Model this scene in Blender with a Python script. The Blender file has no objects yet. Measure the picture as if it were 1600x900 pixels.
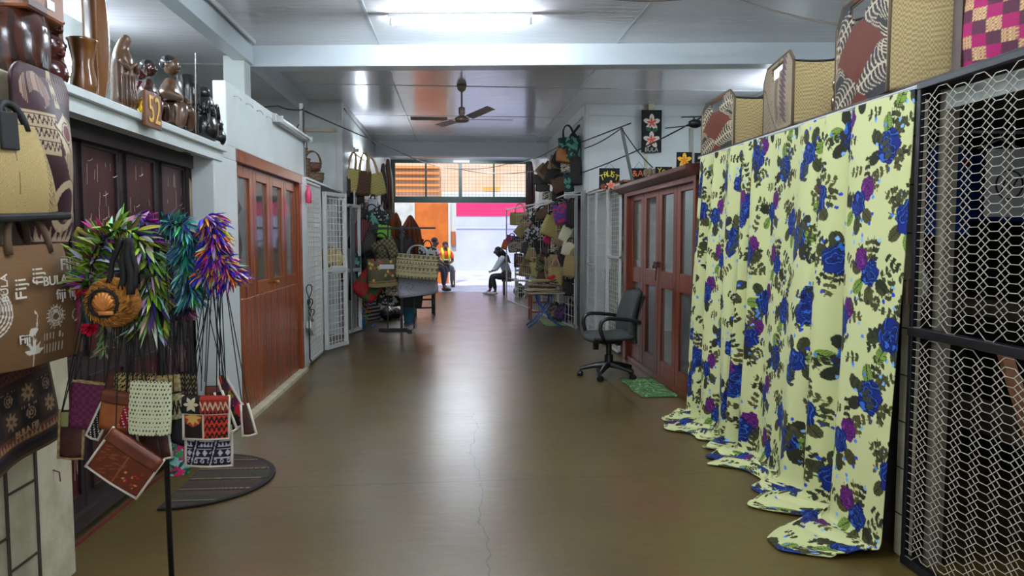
import bpy, math, random
import numpy as np
from mathutils import Matrix, Vector
R = math.radians
PI = math.pi
scn = bpy.context.scene
col = scn.collection

# ------------------------------------------------------------------ camera
FOC = 1150.0
EYE = 1.5
PITCH = math.atan(78 / FOC)
YAW = math.atan(90 / FOC * math.cos(PITCH))
cam_data = bpy.data.cameras.new('camera')
cam = bpy.data.objects.new('camera', cam_data)
col.objects.link(cam)
cam.location = (0, 0, EYE)
cam.rotation_euler = (PI / 2 - PITCH, 0, -YAW)
cam_data.sensor_width = 36
cam_data.lens = 36 * FOC / 1600
cam_data.clip_start = 0.05
cam_data.clip_end = 200
scn.camera = cam

# ------------------------------------------------------------------ light
scn.view_settings.view_transform = 'Standard'
scn.view_settings.look = 'None'
scn.view_settings.gamma = 1
scn.view_settings.use_curve_mapping = False
scn.view_settings.exposure = 1.0
world = bpy.data.worlds.new('world')
scn.world = world
world.use_nodes = True
bg = world.node_tree.nodes['Background']
bg.inputs[0].default_value = (0.72, 0.82, 1.0, 1)
bg.inputs[1].default_value = 0.85
sun_d = bpy.data.lights.new('sun', 'SUN')
sun_d.energy = 1.8
sun_d.angle = R(2)
sun_d.color = (1, 0.96, 0.9)
sun = bpy.data.objects.new('sun', sun_d)
sun.rotation_euler = (R(38), 0, R(-12))
col.objects.link(sun)
TUBE_STRENGTH = 190.0

# ------------------------------------------------------------------ pixel helpers (camera at 0,0,EYE)
_f = Vector((math.sin(YAW) * math.cos(PITCH), math.cos(YAW) * math.cos(PITCH), -math.sin(PITCH)))
_r = Vector((math.cos(YAW), -math.sin(YAW), 0))
_u = _r.cross(_f)
def _ray(px, py):
    return _f + _r * ((px - 800) / FOC) + _u * ((450 - py) / FOC)
def on_x(px, py, X):
    d = _ray(px, py); return d * (X / d.x) + Vector((0, 0, EYE))
def on_y(px, py, Y):
    d = _ray(px, py); return d * (Y / d.y) + Vector((0, 0, EYE))
def on_z(px, py, Z):
    d = _ray(px, py); return d * ((Z - EYE) / d.z) + Vector((0, 0, EYE))

def lin(c):
    return tuple((x / 12.92 if x <= 0.04045 else ((x + 0.055) / 1.055) ** 2.4) for x in (v / 255 for v in c))

# ------------------------------------------------------------------ materials
MATS = {}
def mat(name, c=None, rough=0.6, metal=0.0, tex=None, c2=None, scale=10.0, bump=0.0, bscale=None, emit=0, spec=0.5,
        stretch=(1, 1, 1), lo=0.4, hi=0.6, detail=4, coat=0.0, alpha=None, trans=0.0):
    if name in MATS: return MATS[name]
    m = bpy.data.materials.new(name); MATS[name] = m
    m.use_nodes = True
    nt = m.node_tree; b = nt.nodes['Principled BSDF']; L = nt.links.new
    b.inputs['Roughness'].default_value = rough
    b.inputs['Metallic'].default_value = metal
    b.inputs['Specular IOR Level'].default_value = spec
    if coat: b.inputs['Coat Weight'].default_value = coat; b.inputs['Coat Roughness'].default_value = 0.12
    if trans: b.inputs['Transmission Weight'].default_value = trans
    if alpha is not None: b.inputs['Alpha'].default_value = alpha
    tc = nt.nodes.new('ShaderNodeTexCoord'); mp = nt.nodes.new('ShaderNodeMapping')
    L(tc.outputs['Object'], mp.inputs[0]); mp.inputs['Scale'].default_value = stretch
    if tex == 'attr':
        a = nt.nodes.new('ShaderNodeVertexColor'); a.layer_name = 'Col'
        L(a.outputs[0], b.inputs['Base Color'])
    elif c is not None:
        b.inputs['Base Color'].default_value = (*lin(c), 1)
        if tex:
            if tex == 'noise':
                t = nt.nodes.new('ShaderNodeTexNoise'); t.inputs['Detail'].default_value = detail
                t.inputs['Scale'].default_value = scale; out = t.outputs[0]
            elif tex == 'wave':
                t = nt.nodes.new('ShaderNodeTexWave'); t.inputs['Scale'].default_value = scale
                t.inputs['Distortion'].default_value = 6; t.inputs['Detail'].default_value = 3
                t.bands_direction = 'X'; out = t.outputs['Fac']
            elif tex == 'stripe':
                t = nt.nodes.new('ShaderNodeTexWave'); t.inputs['Scale'].default_value = scale
                t.bands_direction = 'X'; out = t.outputs['Fac']
            elif tex == 'voronoi':
                t = nt.nodes.new('ShaderNodeTexVoronoi'); t.inputs['Scale'].default_value = scale
                out = t.outputs['Distance']
            elif tex == 'cells':
                t = nt.nodes.new('ShaderNodeTexVoronoi'); t.inputs['Scale'].default_value = scale
                sp = nt.nodes.new('ShaderNodeSeparateColor'); L(t.outputs['Color'], sp.inputs[0]); out = sp.outputs[0]
            elif tex == 'checker':
                t = nt.nodes.new('ShaderNodeTexChecker'); t.inputs['Scale'].default_value = scale
                out = t.outputs['Fac']
            elif tex == 'magic':
                t = nt.nodes.new('ShaderNodeTexMagic'); t.inputs['Scale'].default_value = scale
                t.inputs['Distortion'].default_value = 2.5; t.turbulence_depth = 3; out = t.outputs['Fac']
            L(mp.outputs[0], t.inputs['Vector'])
            cr = nt.nodes.new('ShaderNodeValToRGB')
            cr.color_ramp.elements[0].position = lo; cr.color_ramp.elements[1].position = hi
            cr.color_ramp.elements[0].color = (*lin(c), 1); cr.color_ramp.elements[1].color = (*lin(c2), 1)
            L(out, cr.inputs[0]); L(cr.outputs[0], b.inputs['Base Color'])
    if bump:
        n = nt.nodes.new('ShaderNodeTexNoise'); n.inputs['Scale'].default_value = bscale or scale
        n.inputs['Detail'].default_value = 5; L(mp.outputs[0], n.inputs['Vector'])
        bp = nt.nodes.new('ShaderNodeBump'); bp.inputs['Strength'].default_value = bump; bp.inputs['Distance'].default_value = 0.02
        L(n.outputs[0], bp.inputs['Height']); L(bp.outputs[0], b.inputs['Normal'])
    if emit:
        b.inputs['Emission Color'].default_value = (*lin(c), 1); b.inputs['Emission Strength'].default_value = emit
    return m

# ------------------------------------------------------------------ object helpers
def world_mat(o):
    m = o.matrix_basis.copy()
    while o.parent: o = o.parent; m = o.matrix_basis @ m
    return m
def tag(o, label=None, cat=None, group=None, kind=None):
    if label: o['label'] = label
    if cat: o['category'] = cat
    if group: o['group'] = group
    if kind: o['kind'] = kind
    return o
def thing(name, label, cat, loc, rz=0, group=None):
    o = bpy.data.objects.new(name, None); col.objects.link(o)
    o.empty_display_size = 0.1
    o.location = loc; o.rotation_euler = (0, 0, rz)
    return tag(o, label, cat, group)
def structure(name, loc=(0, 0, 0)):
    o = bpy.data.objects.new(name, None); col.objects.link(o); o.location = loc
    return tag(o, kind='structure')
def copy_tree(o, parent=None):
    c = o.copy(); col.objects.link(c)
    if parent: c.parent = parent
    for ch in list(o.children): copy_tree(ch, c)
    return c

def T(loc=(0, 0, 0), rz=0, rx=0, ry=0, s=1):
    return Matrix.Translation(Vector(loc)) @ Matrix.Rotation(rz, 4, 'Z') @ Matrix.Rotation(rx, 4, 'X') @ Matrix.Rotation(ry, 4, 'Y') @ Matrix.Scale(s, 4)

class MB:
    def __init__(self, M=None):
        self.v = []; self.f = []; self.c = []; self.M = M or Matrix.Identity(4); self.cur = (1, 1, 1)
    def color(self, c): self.cur = lin(c)
    def add(self, vs, fs):
        n = len(self.v)
        for p in vs: self.v.append(self.M @ Vector(p)); self.c.append(self.cur)
        for f in fs: self.f.append([i + n for i in f])
    def box(self, c, s, rz=0, rx=0, ry=0, taper=1.0):
        h = [x / 2 for x in s]; m = T(c, rz, rx, ry)
        vs = [m @ Vector((x * h[0] * (taper if z > 0 else 1), y * h[1] * (taper if z > 0 else 1), z * h[2])) for z in (-1, 1) for y in (-1, 1) for x in (-1, 1)]
        self.add(vs, [(0, 2, 3, 1), (4, 5, 7, 6), (0, 1, 5, 4), (2, 6, 7, 3), (0, 4, 6, 2), (1, 3, 7, 5)])
    def bb(self, x0, x1, y0, y1, z0, z1):
        self.box(((x0 + x1) / 2, (y0 + y1) / 2, (z0 + z1) / 2), (abs(x1 - x0), abs(y1 - y0), abs(z1 - z0)))
    def bar(self, p, q, w, h=None):
        h = h or w; p = Vector(p); q = Vector(q); d = q - p
        if d.length < 1e-6: return
        z = d.normalized(); a = Vector((0, 0, 1)) if abs(z.z) < 0.9 else Vector((1, 0, 0))
        x = z.cross(a).normalized(); y = z.cross(x)
        vs = [b + x * sx * w / 2 + y * sy * h / 2 for b in (p, q) for sx, sy in ((-1, -1), (1, -1), (1, 1), (-1, 1))]
        self.add(vs, [(0, 1, 2, 3), (7, 6, 5, 4), (0, 4, 5, 1), (1, 5, 6, 2), (2, 6, 7, 3), (3, 7, 4, 0)])
    def tube(self, pts, r, n=8, closed=False):
        pts = [Vector(p) for p in pts]; m = len(pts)
        rs = r if isinstance(r, (list, tuple)) else [r] * m
        prev = None; vs = []; fs = []
        for i, p in enumerate(pts):
            if closed: d = pts[(i + 1) % m] - pts[i - 1]
            else: d = pts[min(i + 1, m - 1)] - pts[max(i - 1, 0)]
            d = d.normalized() if d.length > 1e-9 else Vector((0, 0, 1))
            if prev is None:
                a = Vector((0, 0, 1)) if abs(d.z) < 0.9 else Vector((1, 0, 0)); x = d.cross(a).normalized()
            else:
                x = (prev - d * prev.dot(d)); x = x.normalized() if x.length > 1e-6 else prev
            prev = x; y = d.cross(x)
            for k in range(n):
                a = 2 * PI * k / n; vs.append(p + (x * math.cos(a) + y * math.sin(a)) * rs[i])
        for i in range(m - (0 if closed else 1)):
            j = (i + 1) % m
            for k in range(n):
                l = (k + 1) % n; fs.append((i * n + k, i * n + l, j * n + l, j * n + k))
        if not closed:
            fs.append(tuple(range(n))[::-1]); fs.append(tuple((m - 1) * n + k for k in range(n)))
        self.add(vs, fs)
    def lathe(self, prof, n=24, c=(0, 0, 0), sx=1, sy=1, M=None):
        c = Vector(c); vs = []; fs = []; M = M or Matrix.Identity(4)
        for r, z in prof:
            for k in range(n):
                a = 2 * PI * k / n; vs.append(c + (M @ Vector((r * sx * math.cos(a), r * sy * math.sin(a), z))))
        m = len(prof)
        for i in range(m - 1):
            for k in range(n):
                l = (k + 1) % n; fs.append((i * n + k, i * n + l, (i + 1) * n + l, (i + 1) * n + k))
        fs.append(tuple(range(n))[::-1]); fs.append(tuple((m - 1) * n + k for k in range(n)))
        self.add(vs, fs)
    def ball(self, c, r, n=16, m=10, M=None):
        if not isinstance(r, (tuple, list)): r = (r, r, r)
        prof = [(max(1e-4, math.sin(PI * i / m)), -math.cos(PI * i / m)) for i in range(m + 1)]
        S = (M or Matrix.Identity(4)) @ Matrix.Diagonal((r[0], r[1], r[2], 1))
        self.lathe(prof, n, c, M=S)
    def prism(self, pts, d0, d1, axis='y'):
        # pts = outline in the two other axes, extruded along axis
        def mk(a, b, d):
            return {'y': (a, d, b), 'x': (d, a, b), 'z': (a, b, d)}[axis]
        n = len(pts); vs = [mk(a, b, d0) for a, b in pts] + [mk(a, b, d1) for a, b in pts]
        fs = [tuple(range(n)), tuple(range(2 * n - 1, n - 1, -1))] + [(i, (i + 1) % n, n + (i + 1) % n, n + i) for i in range(n)]
        self.add(vs, fs)
    def grid(self, fn, nu, nv, closed_u=False):
        vs = [fn(i / (nu if closed_u else nu - 1), j / (nv - 1)) for j in range(nv) for i in range(nu)]
        fs = []
        for j in range(nv - 1):
            for i in range(nu if closed_u else nu - 1):
                k = (i + 1) % nu; fs.append((j * nu + i, j * nu + k, (j + 1) * nu + k, (j + 1) * nu + i))
        self.add(vs, fs)
    def blade(self, p, d, L, w, nrm=None, curl=0.0, seg=4):
        p = Vector(p); d = Vector(d).normalized(); nrm = nrm or Vector((random.uniform(-1, 1), random.uniform(-1, 1), random.uniform(-1, 1)))
        s = d.cross(nrm)
        if s.length < 1e-4: s = d.cross(Vector((1, 0, 0.3)))
        s.normalize(); n2 = s.cross(d); vs = []
        for i in range(seg + 1):
            t = i / seg; q = p + d * (L * t) + Vector((0, 0, -curl * L * t * t)) 
            ww = w * math.sin(PI * min(1, 0.12 + t * 0.88)) * 0.5 + 0.0006
            vs += [q - s * ww + n2 * ww * 0.35, q, q + s * ww + n2 * ww * 0.35]
        fs = []
        for i in range(seg):
            a = i * 3; fs += [(a, a + 1, a + 4, a + 3), (a + 1, a + 2, a + 5, a + 4)]
        self.add(vs, fs)
    def build(self, name, m, parent=None, smooth=False, bevel=0, solid=0, sub=0, colors=False, origin=None):
        me = bpy.data.meshes.new(name)
        if parent is not None:
            inv = world_mat(parent).inverted(); vs = [inv @ v for v in self.v]; loc = None
        else:
            if origin is None:
                xs = [v.x for v in self.v]; ys = [v.y for v in self.v]; zs = [v.z for v in self.v]
                origin = Vector(((min(xs) + max(xs)) / 2, (min(ys) + max(ys)) / 2, min(zs)))
            loc = Vector(origin); vs = [v - loc for v in self.v]
        me.from_pydata([tuple(v) for v in vs], [], self.f)
        if colors:
            at = me.color_attributes.new('Col', 'FLOAT_COLOR', 'POINT')
            a = np.ones((len(self.v), 4), np.float32); a[:, :3] = np.array(self.c); at.data.foreach_set('color', a.ravel())
        if smooth: me.polygons.foreach_set('use_smooth', [True] * len(me.polygons))
        me.materials.append(m); me.update()
        o = bpy.data.objects.new(name, me); col.objects.link(o)
        if parent is not None: o.parent = parent
        else: o.location = loc
        if solid:
            s = o.modifiers.new('solid', 'SOLIDIFY'); s.thickness = solid; s.offset = 0
        if bevel:
            b = o.modifiers.new('bevel', 'BEVEL'); b.width = bevel; b.segments = 2; b.limit_method = 'ANGLE'
        if sub:
            s = o.modifiers.new('sub', 'SUBSURF'); s.levels = sub; s.render_levels = sub
        return o

def arc(p, q, sag, n=12, up=(0, 0, -1)):
    p = Vector(p); q = Vector(q); u = Vector(up)
    return [p.lerp(q, i / n) + u * (sag * 4 * (i / n) * (1 - i / n)) for i in range(n + 1)]

# painted canvases: colour pattern of a cloth or carving, sampled onto a fine mesh
class Canvas:
    def __init__(self, w, h, res, bgc, wrap=False):
        self.w, self.h, self.res, self.wrap = w, h, res, wrap
        self.nx, self.ny = int(w / res), int(h / res)
        self.a = np.empty((self.ny, self.nx, 3), np.float32); self.a[:] = bgc
        self.X, self.Y = np.meshgrid((np.arange(self.nx) + .5) * res, (np.arange(self.ny) + .5) * res)
    def _offs(self):
        return [(i, j) for i in (-1, 0, 1) for j in (-1, 0, 1)] if self.wrap else [(0, 0)]
    def region(self, cx, cy, r):
        x0 = max(0, int((cx - r) / self.res)); x1 = min(self.nx, int((cx + r) / self.res) + 2)
        y0 = max(0, int((cy - r) / self.res)); y1 = min(self.ny, int((cy + r) / self.res) + 2)
        return (slice(y0, y1), slice(x0, x1)) if x1 > x0 and y1 > y0 else None
    def ell(self, cx, cy, rx, ry, rot, c, vein=None):
        for i, j in self._offs():
            x0, y0 = cx + i * self.w, cy + j * self.h
            s = self.region(x0, y0, max(rx, ry) * 1.1)
            if not s: continue
            dx = self.X[s] - x0; dy = self.Y[s] - y0
            u = dx * math.cos(rot) + dy * math.sin(rot); v = -dx * math.sin(rot) + dy * math.cos(rot)
            k = (u / rx) ** 2 + (v / ry) ** 2 < 1
            self.a[s][k] = c
            if vein is not None:
                k2 = k & ((np.abs(v) < ry * .07) | (np.abs((u / rx * 4 + np.abs(v) / ry * 1.6) % 1 - .5) < .09)); self.a[s][k2] = vein
    def leaf(self, cx, cy, L, W, rot, c):
        for i, j in self._offs():
            x0, y0 = cx + i * self.w, cy + j * self.h
            s = self.region(x0, y0, L * 1.1)
            if not s: continue
            dx = self.X[s] - x0; dy = self.Y[s] - y0
            u = (dx * math.cos(rot) + dy * math.sin(rot)) / L; v = (-dx * math.sin(rot) + dy * math.cos(rot)) / W
            k = (u > 0) & (u < 1) & (np.abs(v) < np.sin(PI * np.clip(u, 0, 1)) * .5)
            self.a[s][k] = c
    def line(self, p, q, w, c):
        for i, j in self._offs():
            x0, y0 = p[0] + i * self.w, p[1] + j * self.h; x1, y1 = q[0] + i * self.w, q[1] + j * self.h
            L2 = (x1 - x0) ** 2 + (y1 - y0) ** 2 + 1e-12
            s = self.region((x0 + x1) / 2, (y0 + y1) / 2, math.sqrt(L2) / 2 + w)
            if not s: continue
            t = np.clip(((self.X[s] - x0) * (x1 - x0) + (self.Y[s] - y0) * (y1 - y0)) / L2, 0, 1)
            d = np.hypot(self.X[s] - x0 - t * (x1 - x0), self.Y[s] - y0 - t * (y1 - y0))
            self.a[s][d < w / 2] = c
    def poly(self, pts, c):
        k = np.zeros(self.X.shape, bool); n = len(pts)
        for i in range(n):
            (x0, y0), (x1, y1) = pts[i], pts[(i + 1) % n]
            if y0 == y1: continue
            cr = ((y0 > self.Y) != (y1 > self.Y)) & (self.X < (x1 - x0) * (self.Y - y0) / (y1 - y0) + x0); k ^= cr
        self.a[k] = c
    def rect(self, x0, y0, x1, y1, c):
        self.a[max(0, int(y0 / self.res)):max(0, int(y1 / self.res)), max(0, int(x0 / self.res)):max(0, int(x1 / self.res))] = c
    def ring(self, cx, cy, r0, r1, c):
        d = np.hypot(self.X - cx, self.Y - cy); self.a[(d >= r0) & (d < r1)] = c
    def rose(self, cx, cy, r, cols, rng):
        for i, j in self._offs():
            x0, y0 = cx + i * self.w, cy + j * self.h
            s = self.region(x0, y0, r * 1.3)
            if not s: continue
            dx = self.X[s] - x0; dy = self.Y[s] - y0
            ph = rng.uniform(0, 6); d = np.hypot(dx, dy) / r; an = np.arctan2(dy, dx)
            k = d < .92 + .06 * np.sin(an * 5 + ph) + .04 * np.sin(an * 9 + 2 * ph)
            sw = (d * 2.1 + .45 * np.sin(an * 2 + d * 4 + ph) + .2 * np.sin(an * 5 - d * 7)) % 1
            self.a[s][k] = cols[0]; self.a[s][k & (sw > .45)] = cols[1]; self.a[s][k & (sw > .72) & (sw < .9)] = cols[2]
            self.a[s][k & (sw < .12)] = cols[3]
    def sample(self, u, v):
        x = u / self.res; y = v / self.res
        xi = np.floor(x).astype(int); yi = np.floor(y).astype(int)
        if self.wrap: xi %= self.nx; yi %= self.ny
        else: xi = np.clip(xi, 0, self.nx - 1); yi = np.clip(yi, 0, self.ny - 1)
        return self.a[yi, xi]
def C3(*c): return np.array([v / 255 for v in c], np.float32)
def to_lin(a):
    return np.where(a <= 0.04045, a / 12.92, ((a + 0.055) / 1.055) ** 2.4)

def painted(name, P, colr, m, parent=None, solid=0.0, closed=False, smooth=True, origin=None):
    """P: (nv,nu,3) world points; colr: (nv,nu,3) srgb colours"""
    nv, nu, _ = P.shape; P = P.reshape(-1, 3).astype(np.float64)
    if parent is not None:
        inv = np.array(world_mat(parent).inverted()); P = P @ inv[:3, :3].T + inv[:3, 3]; loc = None
    else:
        loc = np.array(origin) if origin is not None else np.array([P[:, 0].mean(), P[:, 1].mean(), P[:, 2].min()]); P = P - loc
    i = np.arange(nu if closed else nu - 1); j = np.arange(nv - 1)
    I, J = np.meshgrid(i, j); K = (I + 1) % nu
    q = np.stack([J * nu + I, J * nu + K, (J + 1) * nu + K, (J + 1) * nu + I], -1).reshape(-1)
    nf = len(q) // 4
    me = bpy.data.meshes.new(name); me.vertices.add(len(P)); me.vertices.foreach_set('co', P.astype(np.float32).ravel())
    me.loops.add(len(q)); me.loops.foreach_set('vertex_index', q.astype(np.int32))
    me.polygons.add(nf); me.polygons.foreach_set('loop_start', np.arange(0, nf * 4, 4, dtype=np.int32))
    me.polygons.foreach_set('loop_total', np.full(nf, 4, np.int32)) if False else None
    me.update(calc_edges=True); me.validate()
    if smooth: me.polygons.foreach_set('use_smooth', [True] * len(me.polygons))
    at = me.color_attributes.new('Col', 'FLOAT_COLOR', 'POINT')
    a = np.ones((len(P), 4), np.float32); a[:, :3] = to_lin(colr.reshape(-1, 3)); at.data.foreach_set('color', a.ravel())
    me.materials.append(m)
    o = bpy.data.objects.new(name, me); col.objects.link(o)
    if parent is not None: o.parent = parent
    else: o.location = loc
    if solid:
        s = o.modifiers.new('solid', 'SOLIDIFY'); s.thickness = solid; s.offset = 0
    return o

def text(body, size, M, m, name, parent, depth=0.0015):
    cu = bpy.data.curves.new(name, 'FONT'); cu.body = body; cu.size = size; cu.align_x = 'CENTER'; cu.align_y = 'CENTER'
    cu.extrude = depth; cu.resolution_u = 3
    tmp = bpy.data.objects.new(name, cu); me = bpy.data.meshes.new_from_object(tmp)
    bpy.data.objects.remove(tmp)
    inv = world_mat(parent).inverted() if parent else Matrix.Identity(4)
    me.transform(inv @ M); me.materials.clear(); me.materials.append(m)
    o = bpy.data.objects.new(name, me); col.objects.link(o); o.parent = parent
    return o

def skin(name, nodes, edges, m, parent=None, sub=2, root=0, origin=None):
    """nodes: list of (point, radius) ; grows one continuous body"""
    me = bpy.data.meshes.new(name); pts = [Vector(p) for p, r in nodes]
    if parent is not None:
        inv = world_mat(parent).inverted(); pts = [inv @ p for p in pts]
    else:
        o0 = Vector(origin) if origin is not None else Vector((pts[0].x, pts[0].y, min(p.z - r if not isinstance(r, tuple) else p.z for p, (_, r) in zip(pts, nodes))))
        pts = [p - o0 for p in pts]
    me.from_pydata([tuple(p) for p in pts], edges, []); me.materials.append(m)
    o = bpy.data.objects.new(name, me); col.objects.link(o)
    if parent is not None: o.parent = parent
    else: o.location = o0
    md = o.modifiers.new('skin', 'SKIN'); md.use_smooth_shade = True
    sv = me.skin_vertices[0].data if me.skin_vertices else None
    if sv is None:
        me.attributes  # layer appears with the modifier
        o.data.update()
        sv = me.skin_vertices[0].data
    for i, (p, r) in enumerate(nodes):
        sv[i].radius = r if isinstance(r, tuple) else (r, r); sv[i].use_root = (i == root)
    if sub:
        s = o.modifiers.new('sub', 'SUBSURF'); s.levels = sub; s.render_levels = sub
    return o

# ================================================================== SETTING
def floor_mat():
    m = bpy.data.materials.new('polished_concrete'); m.use_nodes = True
    nt = m.node_tree; b = nt.nodes['Principled BSDF']; L = nt.links.new
    def mth(op, a, bb=None, c=None):
        n = nt.nodes.new('ShaderNodeMath'); n.operation = op
        for i, x in enumerate((a, bb, c)):
            if x is None: continue
            if isinstance(x, (int, float)): n.inputs[i].default_value = x
            else: L(x, n.inputs[i])
        return n.outputs[0]
    def noise(scale, detail=4, st=(1, 1, 1)):
        n = nt.nodes.new('ShaderNodeTexNoise'); n.inputs['Scale'].default_value = scale; n.inputs['Detail'].default_value = detail
        mp = nt.nodes.new('ShaderNodeMapping'); mp.inputs['Scale'].default_value = st
        L(tc.outputs['Object'], mp.inputs[0]); L(mp.outputs[0], n.inputs['Vector']); return n.outputs[0]
    tc = nt.nodes.new('ShaderNodeTexCoord'); sx = nt.nodes.new('ShaderNodeSeparateXYZ'); L(tc.outputs['Object'], sx.inputs[0])
    X, Y = sx.outputs[0], sx.outputs[1]
    cr = nt.nodes.new('ShaderNodeValToRGB')
    e = cr.color_ramp.elements; e[0].position = .2; e[0].color = (*lin((76, 60, 26)), 1); e[1].position = .8; e[1].color = (*lin((104, 86, 42)), 1)
    x = cr.color_ramp.elements.new(.5); x.color = (*lin((90, 73, 34)), 1)
    n1 = noise(1.2, 3); n2 = noise(14, 5); L(mth('ADD', mth('MULTIPLY', n1, .65), mth('MULTIPLY', n2, .35)), cr.inputs[0])
    # fixed marks: two joints, a wandering crack, the outline of a filled trench
    wob = mth('MULTIPLY', mth('SUBTRACT', noise(3, 3), .5), .03)
    def near(v, w): return mth('LESS_THAN', mth('ABSOLUTE', v), w)
    j1 = near(mth('ADD', mth('SUBTRACT', Y, mth('MULTIPLY_ADD', X, .024, 4.465)), mth('MULTIPLY', wob, .3)), .006)
    j2 = near(mth('SUBTRACT', Y, mth('MULTIPLY_ADD', X, .024, 8.735)), .011)
    j3 = near(mth('SUBTRACT', Y, mth('MULTIPLY_ADD', X, .024, 13.2)), .012)
    nz = noise(1.1, 12); nz2 = noise(7, 4)
    ck = mth('SUBTRACT', X, mth('ADD', .145, mth('ADD', mth('MULTIPLY', mth('SUBTRACT', nz, .5), .25), mth('MULTIPLY', mth('SUBTRACT', nz2, .5), .09))))
    c1 = mth('MULTIPLY', near(ck, .0042), mth('LESS_THAN', Y, 6.2))
    t1 = mth('MULTIPLY', near(mth('ADD', mth('SUBTRACT', X, 1.6), wob), .022), mth('MULTIPLY', mth('GREATER_THAN', Y, 6.13), mth('LESS_THAN', Y, 8.3)))
    t2 = mth('MULTIPLY', near(mth('SUBTRACT', Y, 6.13), .012), mth('GREATER_THAN', X, 1.6))
    t3 = mth('MULTIPLY', near(mth('ADD', mth('ADD', X, 1.44), mth('MULTIPLY', wob, 1.5)), .03), mth('MULTIPLY', mth('GREATER_THAN', Y, 5.9), mth('LESS_THAN', Y, 7.9)))
    spots = mth('MULTIPLY', mth('GREATER_THAN', noise(5.5, 2, (1, .8, 1)), .79), mth('LESS_THAN', Y, 9))
    lines = mth('MAXIMUM', mth('MAXIMUM', j1, mth('MAXIMUM', j2, j3)), c1)
    soft = mth('MULTIPLY', mth('MAXIMUM', mth('MAXIMUM', t1, t2), mth('MAXIMUM', t3, mth('MULTIPLY', spots, .6))), .55)
    k = mth('MAXIMUM', mth('MULTIPLY', lines, .8), soft)
    mx = nt.nodes.new('ShaderNodeMixRGB'); L(k, mx.inputs[0]); L(cr.outputs[0], mx.inputs[1]); mx.inputs[2].default_value = (*lin((38, 30, 20)), 1)
    # trodden reddish paint traces
    rd = nt.nodes.new('ShaderNodeMixRGB'); L(mth('MINIMUM', mth('MAXIMUM', mth('MULTIPLY', mth('SUBTRACT', noise(1.3, 2, (1, .6, 1)), .55), 2.0), 0), .3), rd.inputs[0])
    L(mx.outputs[0], rd.inputs[1]); rd.inputs[2].default_value = (*lin((112, 62, 50)), 1)
    L(rd.outputs[0], b.inputs['Base Color'])
    L(mth('MULTIPLY_ADD', noise(2, 2), .12, .25), b.inputs['Roughness'])
    b.inputs['Specular IOR Level'].default_value = .65; b.inputs['Coat Weight'].default_value = .22; b.inputs['Coat Roughness'].default_value = .27
    bp = nt.nodes.new('ShaderNodeBump'); bp.inputs['Strength'].default_value = .2; bp.inputs['Distance'].default_value = .01
    L(mth('SUBTRACT', mth('ADD', noise(6, 5, (1, 2.2, 1)), mth('MULTIPLY', noise(60, 3), .12)), mth('MULTIPLY', lines, .6)), bp.inputs['Height']); L(bp.outputs[0], b.inputs['Normal'])
    return m

m_wall = mat('painted_wall', (190, 196, 192), .42, tex='noise', c2=(200, 205, 201), scale=3, bump=.12, bscale=14)
m_cool = mat('cool_painted_board', (200, 207, 205), .38, tex='noise', c2=(208, 214, 212), scale=2, bump=.08, bscale=9)
m_ceil = mat('gloss_ceiling_ply', (226, 224, 228), .2, tex='noise', c2=(232, 230, 234), scale=1.5, bump=.3, bscale=6, stretch=(.5, 3.2, 1), spec=.8, coat=.5)
m_beam = mat('gloss_beam', (196, 204, 208), .3, bump=.1, bscale=5)
m_cream = mat('cream_block', (180, 172, 146), .55, tex='noise', c2=(202, 194, 168), scale=6, bump=.25, bscale=20)
m_groove = mat('block_groove', (62, 56, 46), .8)
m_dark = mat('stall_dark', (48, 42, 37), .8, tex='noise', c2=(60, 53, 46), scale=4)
m_black = mat('black_steel', (22, 22, 25), .4, metal=.3)
m_white = mat('white_metal', (196, 198, 194), .4)
m_green = mat('dark_green_paint', (20, 48, 42), .4)
m_wirewh = mat('white_wire', (214, 214, 206), .45)
m_cable = mat('cable', (26, 22, 22), .5)

def sbox(name, *b, m=None, bevel=0):
    q = MB(); q.bb(*b); o = q.build(name, m or m_wall, bevel=bevel, origin=((b[0] + b[1]) / 2, (b[2] + b[3]) / 2, b[4]))
    return tag(o, kind='structure')

fm_ = floor_mat()
q = MB(); q.bb(-3.7, 4.5, -6, 20.6, -.2, 0); tag(q.build('floor', fm_, origin=(0, 0, 0)), kind='structure')
m_street = mat('street_concrete', (168, 172, 190), .5, tex='noise', c2=(196, 198, 212), scale=1.5, bump=.1)
sbox('floor', -14, 14, 20.6, 31, -.2, -.005, m=m_street)
sbox('floor', -14, 14, -24, -6, -.2, -.005, m=mat('bounce_forecourt', (226, 222, 214), .7))  # pale ground added behind the camera to bounce sun onto the ceiling
sbox('trim_1', -14, 14, 30.4, 31, -.2, .12, m=m_white)
sbox('ceiling', -3.7, 4.5, -6, 20.6, 3.6, 3.75, m=m_ceil)
sbox('wall_left', -3.75, -3.62, -6, 20.6, 0, 3.6)
sbox('wall_right', 4.4, 4.5, -6, 20.6, 0, 3.6)

# ceiling seams
for i, (x0, x1, y0, y1) in enumerate([(-.82, -.8, -4, 16.4), (1.75, 1.77, -4, 16.4), (-2.1, 4.4, 10.38, 10.42), (-2.1, 4.4, 5.6, 5.62), (-1.7, 2.05, 12.9, 12.92), (-1.7, 2.05, 15.2, 15.22), (-3.6, -2.3, 9.3, 9.36)]):
    sbox('trim_%d' % (2 + i), x0, x1, y0, y1, 3.595, 3.601, m=m_beam)

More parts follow.
